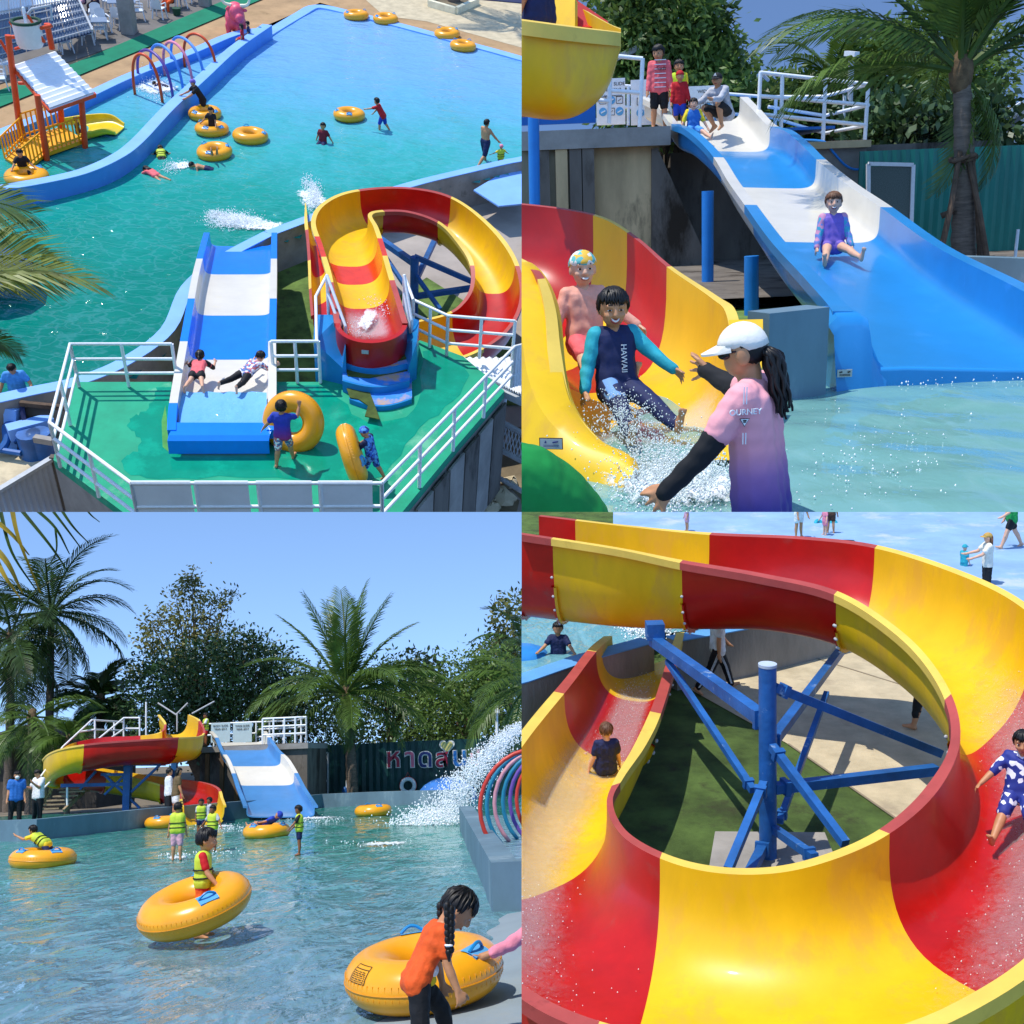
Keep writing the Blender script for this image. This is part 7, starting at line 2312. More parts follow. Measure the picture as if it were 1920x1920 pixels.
# rainbow arches
for k, (x0, y0, x1, y1, yt, mt, lab) in enumerate([(256, 178, 302, 192, 103, 'play_orange', 'orange red water arch, nearest the playground tower'), (264, 155, 321, 183, 97, 'ring_purple', 'purple water arch second from the playground tower'), (288, 146, 341, 175, 87, 'bright_blue', 'blue water arch between the purple and the pink arch'),
                                                  (312, 143, 360, 168, 81, 'pink', 'pink water arch in the middle of the row'), (326, 127, 381, 158, 73, 'bright_blue', 'blue water arch behind the pink arch'), (350, 127, 404, 143, 65, 'play_orange', 'orange water arch at the far end of the row')]):
    A, B = G(x0, y0), G(x1, y1)
    C = (A + B) / 2
    zt = AT((x0 + x1) / 2 + 2, yt, C.y).z
    pts = []
    ax = (B - A) / 2
    for i in range(25):
        t_ = math.pi * i / 24
        k2 = 1.0 + 0.16 * math.sin(t_) ** 2 * (1 if True else 0)
        pts.append(C - ax * math.cos(t_) * k2 * 1.12 + V((0, 0, zt * math.sin(t_) ** 0.85)))
    b = MB(); b.tube(pts, 0.055, 8)
    tag(ob('water_arch', b, MATS[mt], sharp=0), lab, 'water arch', None, 'coloured arches in the splash pool')

# cafe: floor, pillar, tables, chairs


def chair_proto():
    t = thing('plastic_chair', 'x', 'chair')
    pm_ = MATS['plastic_white']
    b = MB(); b.box((0, 0, 0.43), (0.46, 0.44, 0.035)); ob('seat', b, pm_, t, smooth=False)
    b = MB()
    b.grid([[V((x, 0.22 + 0.04 * (1 - (x / 0.22) ** 2) + 0.10 * z_, 0.45 + z_ * 0.45 - (0.08 * abs(x / .22) ** 3 if z_ > .9 else 0))) for x in np.linspace(-.22, .22, 7)] for z_ in (0, .35, .7, 1)])
    b.grid([[V((x, 0.25 + 0.04 * (1 - (x / 0.22) ** 2) + 0.10 * z_, 0.45 + z_ * 0.45 - (0.08 * abs(x / .22) ** 3 if z_ > .9 else 0))) for x in np.linspace(-.22, .22, 7)] for z_ in (0, .35, .7, 1)], flip=True)
    ob('backrest', b, pm_, t)
    for sx in (-1, 1):
        b = MB(); b.beam(V((sx * .25, -.2, .64)), V((sx * .24, .27, .66)), .05, .025); b.beam(V((sx * .25, -.2, .64)), V((sx * .24, -.2, .43)), .04, .03); ob('armrest', b, pm_, t, smooth=False)
        for sy in (-1, 1):
            b = MB(); b.beam(V((sx * .2, sy * .18, .42)), V((sx * .25, sy * .24, 0)), .05, .04); ob('leg', b, pm_, t, smooth=False)
    return t


CH = chair_proto(); used = [False]


def chair(px, py, rz, lab):
    p = G(px, py, 0.07)
    dup(CH, M=TRS(p, rz), label=lab, group='white plastic chairs of the cafe', first=not used[0]); used[0] = True


def table(px, py, rz, lab, w=1.1, d=.7):
    p = G(px, py, 0.07)
    t = thing('folding_table', lab, 'table', p, 'grey cafe tables')
    M = Rz(rz)
    b = MB(); b.box(p + V((0, 0, .73)), (w, d, .04), M); ob('table_top', b, MATS['table_grey'], t, smooth=False)
    for sx in (-1, 1):
        for sy in (-1, 1):
            b = MB(); b.beam(p + M @ V((sx * w * .43, sy * d * .4, .71)), p + M @ V((sx * w * .43, sy * d * .4, 0)), .035); ob('leg', b, MATS['galv'], t, smooth=False)


table(180, 72, 22, 'grey cafe table closest to the clear roof sheets')
table(232, 35, 22, 'grey cafe table left of the square pillar', 1.2)
table(318, 12, 22, 'grey cafe table right of the square pillar', 1.2)
for px, py, rz, lab in [(166, 82, 200, 'white chair at the front left of the cafe table by the clear roof'), (190, 72, 110, 'white chair at the right end of the cafe table by the clear roof'), (196, 60, 40, 'white chair behind the cafe table by the clear roof'), (183, 50, 20, 'farther white chair behind the cafe table by the clear roof'), (148, 66, -70, 'white chair left of the cafe table by the clear roof'),
                        (224, 50, 185, 'white chair left in front of the pillar table'), (237, 55, 190, 'white chair right in front of the pillar table'), (262, 38, 110, 'white chair just right of the square pillar'), (253, 18, 30, 'white chair behind the square pillar'), (207, 20, 0, 'white chair at the far side of the pillar table'),
                        (300, 34, 175, 'large white chair standing free between pillar and green carpet'), (290, 16, -60, 'white chair left of the right cafe table'), (340, 14, 120, 'white chair right of the right cafe table'), (360, 4, 150, 'white chair at the far right of the cafe'), (113, 92, 160, 'white chair under the edge of the clear roof'), (125, 98, 130, 'white chair close to the green carpet under the roof'),
                        (14, 140, 60, 'white chair behind the tall orange post'), (3, 168, 120, 'white chair at the left edge by the carpet')]:
    chair(px, py, rz, lab)
for px, pb, w_, lab in ((243, 62, 0.55, 'square grey concrete pillar between the cafe tables'), (385, 10, .5, 'square grey pillar at the top of the cafe')):
    p = G(px, pb, 0.07); b = MB(); b.box(p + V((0, 0, 1.6)), (w_, w_, 3.2)); tag(ob('pillar', b, MATS['concrete'], smooth=False), lab, 'pillar')
b = MB(); p = G(332, 28, 0.07); b.tube([p, p + V((0, 0, .3))], [.16, .2], 12); tag(ob('bin', b, MATS['dgreen']), 'dark green bucket on the cafe floor', 'bin')
person('person in pink trousers sitting at the cafe table beside the clear roof', G(158, 20, 0.07), 150, 1.6, dict(z=.27, lL=(85, 6, 80), lR=(85, 6, 80), aL=(30, 8, 60), aR=(30, 8, 60)), adult=True, top='navy', bottom='rose', leg='pants', vox=0.03)
person('person in dark shirt sitting behind the cafe table with orange trousers', G(182, 24, 0.07), 170, 1.6, dict(z=.27, lL=(85, 6, 80), lR=(85, 6, 80), aL=(30, 8, 60), aR=(30, 8, 60)), adult=True, top='navy', bottom='brown', leg='pants', vox=0.03)
person('person in brown sitting at the right cafe table', G(322, 18, 0.07), 160, 1.55, dict(z=.27, lL=(85, 6, 80), lR=(85, 6, 80), aL=(30, 8, 60), aR=(30, 8, 60)), adult=True, top='brown', bottom='orange', leg='pants', vox=0.03)

# pavilion roof at the top left: white ribbed sheets and clear sheets
rf = thing('pavilion_roof', 'sloping cafe roof of white ribbed sheets and clear sheets at the top left', 'roof', G(60, 130))


def roofpt(u, v):   # u along the eave, v up the slope
    a_ = AT(-30, 118, G(-30, 150).y); c_ = AT(174, 60, G(174, 100).y)
    d_ = AT(-30, -60, G(-30, 150).y + 1.5); e_ = AT(120, -60, G(120, 60).y + 1.5)
    return (a_.lerp(c_, u)).lerp(d_.lerp(e_, u), v)


for k in range(8):
    u0, u1 = k / 8, (k + 1) / 8 - 0.008
    for (v0, v1, m_) in ((0.0, 0.48, 'clear_sheet'), (0.49, 1.0, 'sheet_white')):
        b = MB()
        b.grid([[roofpt(u0 + (u1 - u0) * i / 8, v) + V((0, 0, (0.05 if i % 2 else 0) - 0.02 * (m_ == 'clear_sheet'))) for i in range(9)] for v in np.linspace(v0, v1, 3)])
        b.grid([[roofpt(u0 + (u1 - u0) * i / 8, v) + V((0, 0, -0.04)) for i in range(9)] for v in np.linspace(v0, v1, 3)], flip=True)
        ob('roof_sheet', b, MATS[m_], rf, smooth=False)
b = MB()
for k in range(6):
    b.beam(roofpt(0, 0.02 + k * 0.095) + V((0, 0, .07)), roofpt(1, 0.02 + k * .095) + V((0, 0, .07)), .05, .03)
b.beam(roofpt(1, 0) + V((0, 0, .06)), roofpt(1, 1) + V((0, 0, .06)), .08)
b.beam(roofpt(.45, 0) + V((0, 0, .08)), roofpt(.45, .5) + V((0, 0, .08)), .07)
ob('purlin', b, MATS['galv'], rf, smooth=False)

# playground tower with tipping bucket
pg = thing('water_tower', 'playground water tower with orange posts, white roof, yellow deck and slide', 'playground', G(90, 300))
posts = [((40, 265), (15, 66)), ((88, 300), (70, 178)), ((160, 278), (152, 180)), ((118, 250), (112, 190)), ((98, 92), (88, 44))]
pyo = G(88, 300)
for (xb, yb), (xt, yt) in posts:
    Yq = G(xb, yb).y
    if yb == 92:
        Yq = G(125, 240).y
        a_, c_ = AT(xb, yb, Yq), AT(xt, yt, Yq)
    else:
        a_ = G(xb, yb); c_ = AT(xt, yt, Yq)
    b = MB(); b.tube([a_, c_], 0.10, 10); ob('post', b, MATS['play_orange'], pg, sharp=60)
rA, rB, rC, rD = AT(25, 122, G(40, 262).y), AT(102, 96, G(118, 248).y), AT(177, 172, G(160, 276).y), AT(93, 202, G(88, 298).y)
rows = []
for i in range(21):
    u = i / 20
    off = V((0, 0, .05 if i % 2 else 0))
    rows.append([rA.lerp(rD, u) + off, rB.lerp(rC, u) + off])
b = MB(); b.grid(rows); b.grid([[q - V((0, 0, .07)) for q in r] for r in rows], flip=True); ob('roof', b, MATS['sheet_white'], pg, smooth=False)
b = MB()
for a_, c_ in ((rD, rC), (rA, rD), (rA, rB), (rB, rC)):
    b.beam(a_ - V((0, 0, .12)), c_ - V((0, 0, .12)), .1)
ob('roof_frame', b, MATS['play_orange'], pg, smooth=False)
# bucket and its yoke
Yb = G(40, 262).y + 0.6
bk = AT(53, 62, Yb)
b = MB()
rg = [(0.0, -.42), (.36, -.42), (.42, -.3), (.44, .1), (.45, .36), (.40, .36), (.38, 0)]
b.grid([[bk + V((r_ * math.cos(t_), r_ * math.sin(t_), z_)) for t_ in np.linspace(0, 2 * math.pi, 21)] for r_, z_ in rg])
bo = fixnormals(ob('bucket', b, mat('bucket_cream', '#e4dcd4', rough=.4, var=.06, dirt='#c86a5a', dscale=1.5, dthr=.68), pg))
b = MB(); b.torus(bk + V((0, 0, .36)), .43, .05, None, 24, 8); ob('bucket_rim', b, MATS['dgreen'], bo)
b = MB(); b.cap(bk + V((0, 0, .75)), bk + V((0.02, 0, -.1)), .05, .09); ob('water_jet', b, MATS['foam'], pg)
pl_ = lambda x, y: AT(x, y, Yb)
for nm, a_, c_, r_ in (('arm', pl_(18, 70), pl_(36, 68), .06), ('arm', pl_(76, 53), pl_(97, 48), .06), ('brace', pl_(18, 40), pl_(34, 64), .045), ('brace', pl_(50, 25), pl_(84, 80), .045), ('brace', pl_(0, 75), pl_(20, 108), .05), ('brace', pl_(28, 92), pl_(50, 84), .045), ('brace', pl_(60, 82), pl_(84, 76), .045), ('inlet', pl_(35, 156), pl_(48, 156), .06)):
    b = MB(); b.tube([a_, c_], r_, 8); ob(nm, b, MATS['play_orange'], pg, sharp=60)
b = MB(); b.tube([pl_(50, 34), pl_(50, 28), pl_(60, 17), pl_(95, 10), pl_(97, 38)], .045, 8); ob('feed_pipe', b, MATS['galv'], pg, sharp=60)
# deck, ramp and rails
dz = 0.55
dq = [AT(*p, Y_) for p, Y_ in (((84, 288), G(88, 298).y), ((157, 262), G(158, 276).y), ((118, 236), G(118, 248).y), ((48, 258), G(45, 266).y))]
b = MB(); b.prism(dq, .12); fixnormals(ob('deck', b, MATS['play_yellow'], pg, smooth=False))
rq = [dq[0], dq[3], G(10, 300) + V((0, 0, .05)), G(48, 322) + V((0, 0, .05))]
b = MB(); b.prism(rq, .1); fixnormals(ob('ramp', b, MATS['play_yellow'], pg, smooth=False))


def guard(a_, c_, h, n):
    railing(pg, MATS['play_yellow'], [[a_ + V((0, 0, h)), c_ + V((0, 0, h))], [a_ + V((0, 0, .12)), c_ + V((0, 0, .12))]], .03, [(a_.lerp(c_, i / n), a_.lerp(c_, i / n) + V((0, 0, h))) for i in range(n + 1)], name='guard_rail')


guard(dq[0], dq[1], .75, 9); guard(dq[3], dq[2], .8, 8); guard(rq[2], dq[3], .7, 8); guard(rq[3], dq[0], .7, 6)
sx = [AT(118, 226, G(118, 240).y), AT(150, 216, G(150, 240).y)]
b = MB()
st = [(AT(118, 222, G(130, 245).y + .5), AT(150, 250, G(158, 270).y), .3), (AT(160, 216, G(165, 240).y + .4), AT(168, 245, G(170, 262).y), .3), (G(205, 215, .35), G(195, 240, .35), .25), (G(232, 232, .18), G(216, 246, .18), .12)]
trough(pg, st, (), [mat('slide_lemon', '#e8c81e', rough=.3, coat=.3)], p=.45, rim=.08, name='slide', flange=False)
person('child coming down the small yellow playground slide', AT(146, 246, G(150, 258).y) + V((0, 0, -.1)), -90, 1.0, dict(z=.1, lL=(75, 10, 10), lR=(75, 10, 10)), top='brown', bottom='brown', vox=.028)

# bull statue
p = G(442, 62, .04)
bl = thing('bull_statue', 'glossy pink bull statue with cream horns by the splash pool', 'statue', p)
b = MB()
b.ell(p + V((0, .1, .62)), (.42, .6, .5), None, 16, 12); b.ell(p + V((.22, -.35, .95)), (.32, .34, .36), None, 14, 10); b.ell(p + V((.4, -.62, .8)), (.2, .22, .2), None, 12, 8); b.ell(p + V((0.05, 0, 1.0)), (.36, .42, .3), None, 12, 8)
for x_, y_ in ((-.22, -.3), (.25, -.3), (-.22, .45), (.25, .45)):
    b.cap(p + V((x_, y_, .4)), p + V((x_, y_, .06)), .14, .11)
fused('body', b, MATS['bull_pink'], bl, .05)
for s_ in (-1, 1):
    b = MB(); b.tube([V(q) for q in crom([p + V((.2 + s_ * .2, -.3, 1.22)), p + V((.2 + s_ * .5, -.32, 1.3)), p + V((.2 + s_ * .62, -.32, 1.55)), p + V((.2 + s_ * .5, -.32, 1.75))], 4)], [.085 - .005 * i for i in range(13)], 8); ob('horn', b, MATS['horn_cream'], bl)
    b = MB(); b.ell(p + V((.2 + s_ * .36, -.3, 1.06)), (.12, .05, .07)); ob('ear', b, MATS['bull_pink'], bl)

# planter with palm foot at the top right
q = [G(805, 12, .03), G(855, 26, .03), G(895, 8, .03), G(845, -6, .03)]
pn = thing('planter', 'square white kerbed planter round a palm foot at the top right', 'planter', (q[0] + q[2]) / 2)
for i in range(4):
    b = MB(); b.beam(q[i] + V((0, 0, .15)), q[(i + 1) % 4] + V((0, 0, .15)), .22, .3); ob('kerb', b, MATS['horn_cream'], pn, smooth=False)
b = MB(); b.prism([p_ + V((0, 0, .2)) for p_ in q], .15); fixnormals(ob('soil', b, MATS['earth'], pn, smooth=False))
palm('palm trunk growing in the white kerbed planter', (q[0] + q[2]) / 2 + V((0, 0, .1)), (q[0] + q[2]) / 2 + V((0, 0, 6.5)), 14, 3.2, 41, rtrunk=.28)
b = MB(); p = G(950, -4, .03); b.box(p + V((0, 0, .02)), (3.4, 1.8, .04)); tag(ob('mat', b, MATS['navy'], smooth=False), 'dark blue mat on the paving in the top right corner', 'mat')

# ---- green platform with railings
deck = [(137, 716), (322, 716), (322, 722), (505, 722), (508, 716), (596, 716), (640, 690), (700, 655), (788, 638), (868, 668), (946, 733), (860, 832), (742, 975), (250, 975), (100, 862), (118, 790)]
wp_ = crom([(292, 726), (290, 745), (272, 770), (248, 782), (240, 800), (262, 822), (256, 845), (232, 858), (236, 884), (300, 898), (460, 894), (690, 902), (760, 836), (790, 800), (850, 752), (878, 706), (860, 680), (800, 655), (790, 700), (776, 770), (690, 792), (640, 750), (600, 724)], 4)
sheet('wet_patch', [(x + 3 * math.sin(i * 1.9), y + 2.5 * math.sin(i * 2.7)) for i, (x, y) in enumerate(wp_)], HZ + .004, mat('wet_deck', '#0b8f72', rough=.14, var=.1, scale=2, bump=.1, bscale=6, dirt='#12a080', dscale=1, dthr=.5))
pf = thing('platform', 'green coated slide platform on grey concrete walls', 'platform', G(500, 850, -.9))
bb = MB(); bb.prism(rd(deck, HZ), .18); o = fixnormals(ob('deck', bb, MATS['deck_green'], pf, smooth=False))
bm_ = bmesh.new(); bm_.from_mesh(o.data); bmesh.ops.triangulate(bm_, faces=bm_.faces[:]); bm_.to_mesh(o.data); bm_.free()
bb = MB(); bb.prism([p + V((0, 0, -.185)) for p in rd(deck, HZ)], HZ + .7); o = fixnormals(ob('wall', bb, MATS['concrete'], pf, smooth=False))
bm_ = bmesh.new(); bm_.from_mesh(o.data); bmesh.ops.triangulate(bm_, faces=bm_.faces[:]); bm_.to_mesh(o.data); bm_.free()
dR = [G(946, 733, HZ), G(742, 975, HZ)]
nR = V((dR[0].y - dR[1].y, -(dR[0].x - dR[1].x), 0)).normalized()
for k in range(7):
    p = dR[0].lerp(dR[1], (k + .5) / 7)
    d_ = (dR[1] - dR[0]).normalized()
    b = MB(); b.slab(p - d_ * .32 + nR * .03 + V((0, 0, -2.6)), p + d_ * .32 + nR * .03 + V((0, 0, -2.6)), p + d_ * .32 + nR * .03 + V((0, 0, -.25)), p - d_ * .32 + nR * .03 + V((0, 0, -.25)), .05)
    ob('wall_panel', b, MATS['concrete' if k % 2 else 'concrete_dark'], pf, smooth=False)
z1 = HZ + 1.0


def fence(label, tops, name='platform_railing', mids=(.66, .33), n=2, skipb=False):
    P_ = [G(x, y, z1) for x, y in tops]
    t = thing(name, label, 'railing', V((P_[0].x, P_[0].y, HZ)))
    runs = [P_] + [[p - V((0, 0, 1 - m_)) for p in P_] for m_ in mids]
    posts = []
    for a_, c_ in zip(P_[:-1], P_[1:]):
        for i in range(n + 1):
            q = a_.lerp(c_, i / n); posts.append((q - V((0, 0, .98)), q))
    railing(t, MATS['white_paint'], runs, .034, posts)
    return t


fence('white railing along the left and lower left edge of the green platform', [(322, 645), (131, 645), (93, 792), (246, 906)], n=2)
fence('short white railing between the wide slide and the steps', [(508, 640), (597, 640)], n=2)
fence('white railing along the right edge of the green platform', [(985, 645), (965, 650), (716, 906)], n=4)
fence('white railing in front of the ring slide bend', [(775, 562), (840, 592), (966, 602)], n=2)
fl_ = fence('low white railing with white boards along the bottom edge of the platform', [(246, 906), (716, 906)], n=4, mids=(.5,))
for x0, x1 in ((246, 358), (366, 466), (481, 585), (597, 699)):
    a_, c_ = G(x0, 899, z1 + .04), G(x1, 899, z1 + .04)
    b = MB(); b.slab(a_ + V((0, -.06, -.95)), c_ + V((0, -.06, -.95)), c_ + V((0, -.06, 0)), a_ + V((0, -.06, 0)), .03); ob('board', b, MATS['sheet_white'], fl_, smooth=False)
# stair rails
hr_ = thing('stair_railing', 'two white slanted handrails either side of the blue steps', 'railing', G(650, 690, HZ))
for xs in ([(613, 516, 1.75), (648, 612, 1.0)], [(758, 516, 1.75), (772, 600, 1.0)]):
    (xa, ya, za), (xb, yb, zb) = xs
    A_, B_ = G(xa, ya, HZ + za), G(xb, yb, HZ + zb)
    railing(hr_, MATS['white_paint'], [[A_, B_], [A_ - V((0, 0, .4)), B_ - V((0, 0, .4))]], .034, [(A_ - V((0, 0, 1.0)), A_), (B_ - V((0, 0, 1.0)), B_)])
railing(hr_, MATS['white_paint'], [[G(613, 516, HZ + 1.3), G(592, 556, HZ + 1.2), G(594, 640, HZ + 1.0)], [G(758, 516, HZ + 1.3), G(775, 562, HZ + 1.1)]], .034, [(G(592, 556, HZ + .2), G(592, 556, HZ + 1.2))])
# blue steps with torn turf
sp_ = thing('steps', 'worn blue concrete steps with torn green turf below the red slide start', 'steps', G(710, 750, HZ))
for k, (xl, xr, yt, yb, z_, bow) in enumerate([(655, 772, 722, 752, .11, 14), (642, 768, 684, 718, .27, 12), (648, 764, 655, 686, .43, 10)]):
    z_ += HZ
    n_ = 9
    front = [G(xl + (xr - xl) * i / n_, yb + bow * math.sin(math.pi * i / n_) - 4, z_) for i in range(n_ + 1)]
    back = [G(xl + (xr - xl) * i / n_, yt - 12, z_) for i in range(n_ + 1)]
    b = MB(); b.prism(front + back[::-1], z_ - HZ + .02); fixnormals(ob('step', b, MATS['slide_blue'], sp_, smooth=False))
    b = MB(); b.prism([p + V((0, .05, .004)) for p in front] + [p + V((0, 0, .004)) for p in back[::-1]], .01); fixnormals(ob('worn_tread', b, MATS['worn_blue'], sp_, smooth=False))
for poly, z_ in (([(650, 728), (690, 726), (700, 752), (712, 786), (684, 780), (690, 760), (672, 748), (656, 745)], .14), ([(648, 690), (690, 692), (768, 684), (764, 694), (720, 702), (692, 708), (652, 704)], .30), ([(650, 656), (674, 662), (676, 676), (650, 672)], .46), ([(742, 664), (764, 652), (768, 670), (746, 676)], .46)):
    q = [G(x, y, HZ + z_) for x, y in poly]
    b = MB(); b.prism(q, .02)
    o = fixnormals(ob('turf_scrap', b, MATS['carpet_scrap'], sp_, smooth=False))
for q in ([(590, 590), (640, 590), (648, 650), (642, 690), (600, 680), (588, 640)], [(752, 590), (786, 600), (782, 640), (766, 690), (748, 650)]):
    b = MB(); b.prism([G(x, y, HZ + .9 - .5 * (i in (3, 4))) for i, (x, y) in enumerate(q)], .95); fixnormals(ob('side_block', b, MATS['slide_blue'], sp_, smooth=False))

# ---- wide slide with start basin
ws = thing('wide_slide', 'straight wide slide in blue and white bands running away from the platform', 'water slide', G(420, 840, HZ))
st = []
for xl, xr, y, z_, d in [(330, 500, 806, 2.42, .3), (332, 502, 765, 2.42, .32), (342, 503, 700, 2.5, .42), (352, 503, 640, 2.35, .45), (362, 505, 580, 2.0, .45), (372, 507, 520, 1.55, .45), (384, 508, 470, 1.1, .45), (393, 509, 436, .65, .42)]:
    st.append((G(xl, y, z_), G(xr, y, z_), d))
bw_, ww_ = mat('slide_azure', '#0c7fee', rough=.25, var=.05, coat=.3), MATS['slide_white']
trough(ws, st, (1.2, 3.0, 4.4, 5.7), [bw_, ww_, bw_, ww_, bw_], p=.26, rim=.16, lip=.2, nu=22, flange=False)
b = MB()
q = [G(312, 836, 2.36), G(320, 760, 2.42), G(334, 760, 2.42), G(330, 815, 2.42), G(500, 815, 2.42), G(494, 838, 2.36)]
a_, c_ = G(316, 816, 2.40), G(506, 816, 2.40)
rows = [[a_ + V((0, .42, 0)), c_ + V((0, .42, 0))], [a_, c_], [a_ + V((0, -.1, -.06)), c_ + V((0, -.1, -.06))], [a_ + V((0, -.12, -.34)), c_ + V((0, -.12, -.34))]]
rows = [[r[0], r[0].lerp(r[1], .03) , r[0].lerp(r[1], .97), r[1]] for r in rows]
b.grid(rows, flip=True); fixnormals(ob('basin_front', b, bw_, ws, sharp=25))
tw_ = water_mat('tub_water', [(0, '#4fa0e0'), (1, '#7fbcee')], 1, -2, 2, 5, 1.0, fine=3, noise=.7, nscale=3)
b = MB(); b.grid([[G(335 + (500 - 335) * i / 12, y, 2.28) + V((0, 0, .015 * math.sin(i * 2 + y))) for i in range(13)] for y in (803, 790, 770, 752, 735)]); ob('basin_water', b, tw_, ws, kind='stuff', sharp=0)
sheet('wet_edge', [(303, 790), (310, 760), (318, 836), (500, 838), (505, 850), (320, 850), (305, 838)], HZ + .006, MATS['deck_edge'])

# ---- ring slide
rg_ = thing('ring_slide', 'red and yellow ring slide seen from above with its round red start basin', 'water slide', G(780, 500, -.9))
S_ = [((638, 606, 3.05), (754, 606, 3.05), .5), ((632, 570, 3.05), (742, 566, 3.05), .62), ((622, 515, 2.98), (726, 512, 2.98), .7), ((606, 462, 2.85), (712, 462, 2.85), .75), ((592, 415, 2.72), (700, 425, 2.72), .8), ((612, 382, 2.6), (690, 402, 2.6), .8),
      ((665, 360, 2.5), (712, 394, 2.45), .8), ((760, 354, 2.35), (765, 395, 2.3), .8), ((845, 372, 2.2), (822, 414, 2.1), .8), ((915, 425, 2.05), (862, 450, 1.9), .8), ((962, 490, 1.9), (888, 492, 1.7), .8), ((974, 560, 1.75), (888, 540, 1.5), .8), ((945, 620, 1.6), (866, 574, 1.35), .8), ((875, 664, 1.45), (835, 592, 1.2), .8), ((790, 680, 1.3), (785, 604, 1.1), .8)]
st = [(G(*l_), G(*r_), d_) for l_, r_, d_ in S_]
Ya, Ra = MATS['slide_yellow'], MATS['slide_red']
trough(rg_, st, (1.75, 2.6, 3.4, 6.1, 8.0, 10.1, 12.6), [Ra, Ya, mat('slide_orange', '#dd3d12', rough=.25, coat=.3), Ya, Ra, Ya, Ra, Ya], p=.68, rim=.12, lip=.1, nu=22, per=8)
# round start basin
a_, c_ = G(638, 606, 3.05), G(754, 606, 3.05)
cc = (a_ + c_) / 2; wR = (c_ - a_).length / 2
rows = []
for s_, z_ in ((1.16, -.14), (1.16, 0), (1.0, 0), (.97, -.3), (.9, -.46), (0.02, -.5)):
    rows.append([cc + V((-wR * s_ * math.cos(t_), -wR * s_ * 1.1 * math.sin(t_), z_)) for t_ in np.linspace(-.06, math.pi + .06, 19)])
b = MB(); b.grid(rows); b.grid([[rows[0][i] for i in range(19)], [rows[0][i] + V((0, .05, -.5)) for i in range(19)]], flip=True)
fixnormals(ob('start_basin', b, Ra, rg_, sharp=35))
b = MB(); p = cc + V((0, -wR * 1.30, -.2)); b.slab(p + V((-.07, 0, -.05)), p + V((.07, 0, -.05)), p + V((.07, 0, .03)), p + V((-.07, 0, .03)), .03); ob('plaque', b, MATS['plaque'], rg_, smooth=False)
pts = []
for i in range(260):
    t_ = rip.rand(); p = G(690 + 30 * math.sin(t_ * 6) + rip.normal() * 12, 560 + t_ * 70 + rip.normal() * 4, 2.6); pts.append((p, rip.uniform(.006, .016)))
spray('basin_foam', 'white bubbling water in the red start basin', pts, MATS['foam'])
film(st, 8, 0, 16, 0.2, 0.8, .68, MATS['running_water'], rg_, .04)
foam_patch('bubbling water swirl in the red start basin', G(668, 636, 2.56), G(708, 566, 2.56), .55, 0.02, .02)
# exit chute at the left, under the start
st = [(G(588, 590, .95), G(640, 560, .95), .6), (G(584, 540, .85), G(622, 520, .85), .6), (G(582, 480, .72), G(610, 470, .72), .6), (G(578, 430, .6), G(602, 425, .6), .55), (G(574, 382, .5), G(594, 402, .5), .35)]
trough(rg_, st, (1.0, 1.9, 3.0), [Ra, Ya, Ra, Ya], p=.68, rim=.1, lip=.1, nu=16, per=8, name='exit_section')
ff = thing('support_tower', 'blue steel post and braces inside the ring slide', 'support', G(778, 600, -.9))
pc = G(776, 602, -.87)
b = MB(); b.tube([pc, V((pc.x, pc.y, AT(778, 482, pc.y).z))], .12, 14); ob('post', b, MATS['steel_blue'], ff, sharp=50)
mz = lambda z_: V((pc.x, pc.y, z_))
for a_, c_, w_ in ((AT(700, 440, pc.y + 2.6), mz(.9), .16), (AT(818, 445, pc.y + 2.6), mz(.3), .14), (mz(1.1), AT(885, 528, pc.y + .6), .13), (mz(-.1), AT(885, 540, pc.y + .3), .14), (AT(715, 470, pc.y + 2.0), mz(-.2), .1), (mz(.6), AT(825, 580, pc.y - .9), .1), (mz(.2), AT(745, 600, pc.y - .6), .1)):
    b = MB(); b.beam(a_, c_, w_); ob('brace', b, MATS['steel_blue'], ff, smooth=False)

# ---- bottom corners
cs = thing('sheet_fence', 'pale corrugated sheet fence in the lower left corner', 'fence', G(40, 960, -.9))
A_, B_ = G(-40, 945, .4), G(98, 862, .4)
n_ = 26
b = MB(); rws = []
for i in range(n_ + 1):
    p = A_.lerp(B_, i / n_) + V((.03, -.03, 0)) * (i % 2); rws.append([p - V((0, 0, 1.6)), p])
b.grid(rws); b.grid([[q + V((-.03, .04, 0)) for q in r] for r in rws], flip=True); ob('sheet_panel', b, MATS['corrugated'], cs, smooth=False)
b = MB(); b.beam(A_ + V((0, 0, .03)), B_ + V((0, 0, .03)), .12, .08); ob('top_rail', b, MATS['galv'], cs, smooth=False)
b = MB(); b.beam(B_ + V((0.03, 0, .1)), B_ + V((.03, 0, -1.7)), .12); ob('post', b, MATS['concrete_dark'], cs, smooth=False)
dk = thing('pump_pit', 'blue framed pump pit with pipes beside the platform', 'pump', G(60, 820, -.9))
for a_, c_, w_, m_ in ((G(25, 765, .1), G(28, 840, -.8), .3, 'coping_blue'), (G(38, 756, .25), G(125, 765, .25), .1, 'bark'), (G(40, 756, .2), G(60, 870, -.8), .1, 'navy'), (G(15, 812, -.2), G(100, 790, -.2), .3, 'coping_blue'), (G(65, 822, .0), G(100, 828, 0), .14, 'concrete')):
    b = MB(); b.beam(a_, c_, w_); ob('beam', b, MATS[m_], dk, smooth=False)
b = MB(); b.slab(G(28, 800, -.3), G(95, 800, -.3), G(95, 765, .1), G(28, 765, .1), .1); ob('shade_wall', b, MATS['dark_wall'], dk, smooth=False)
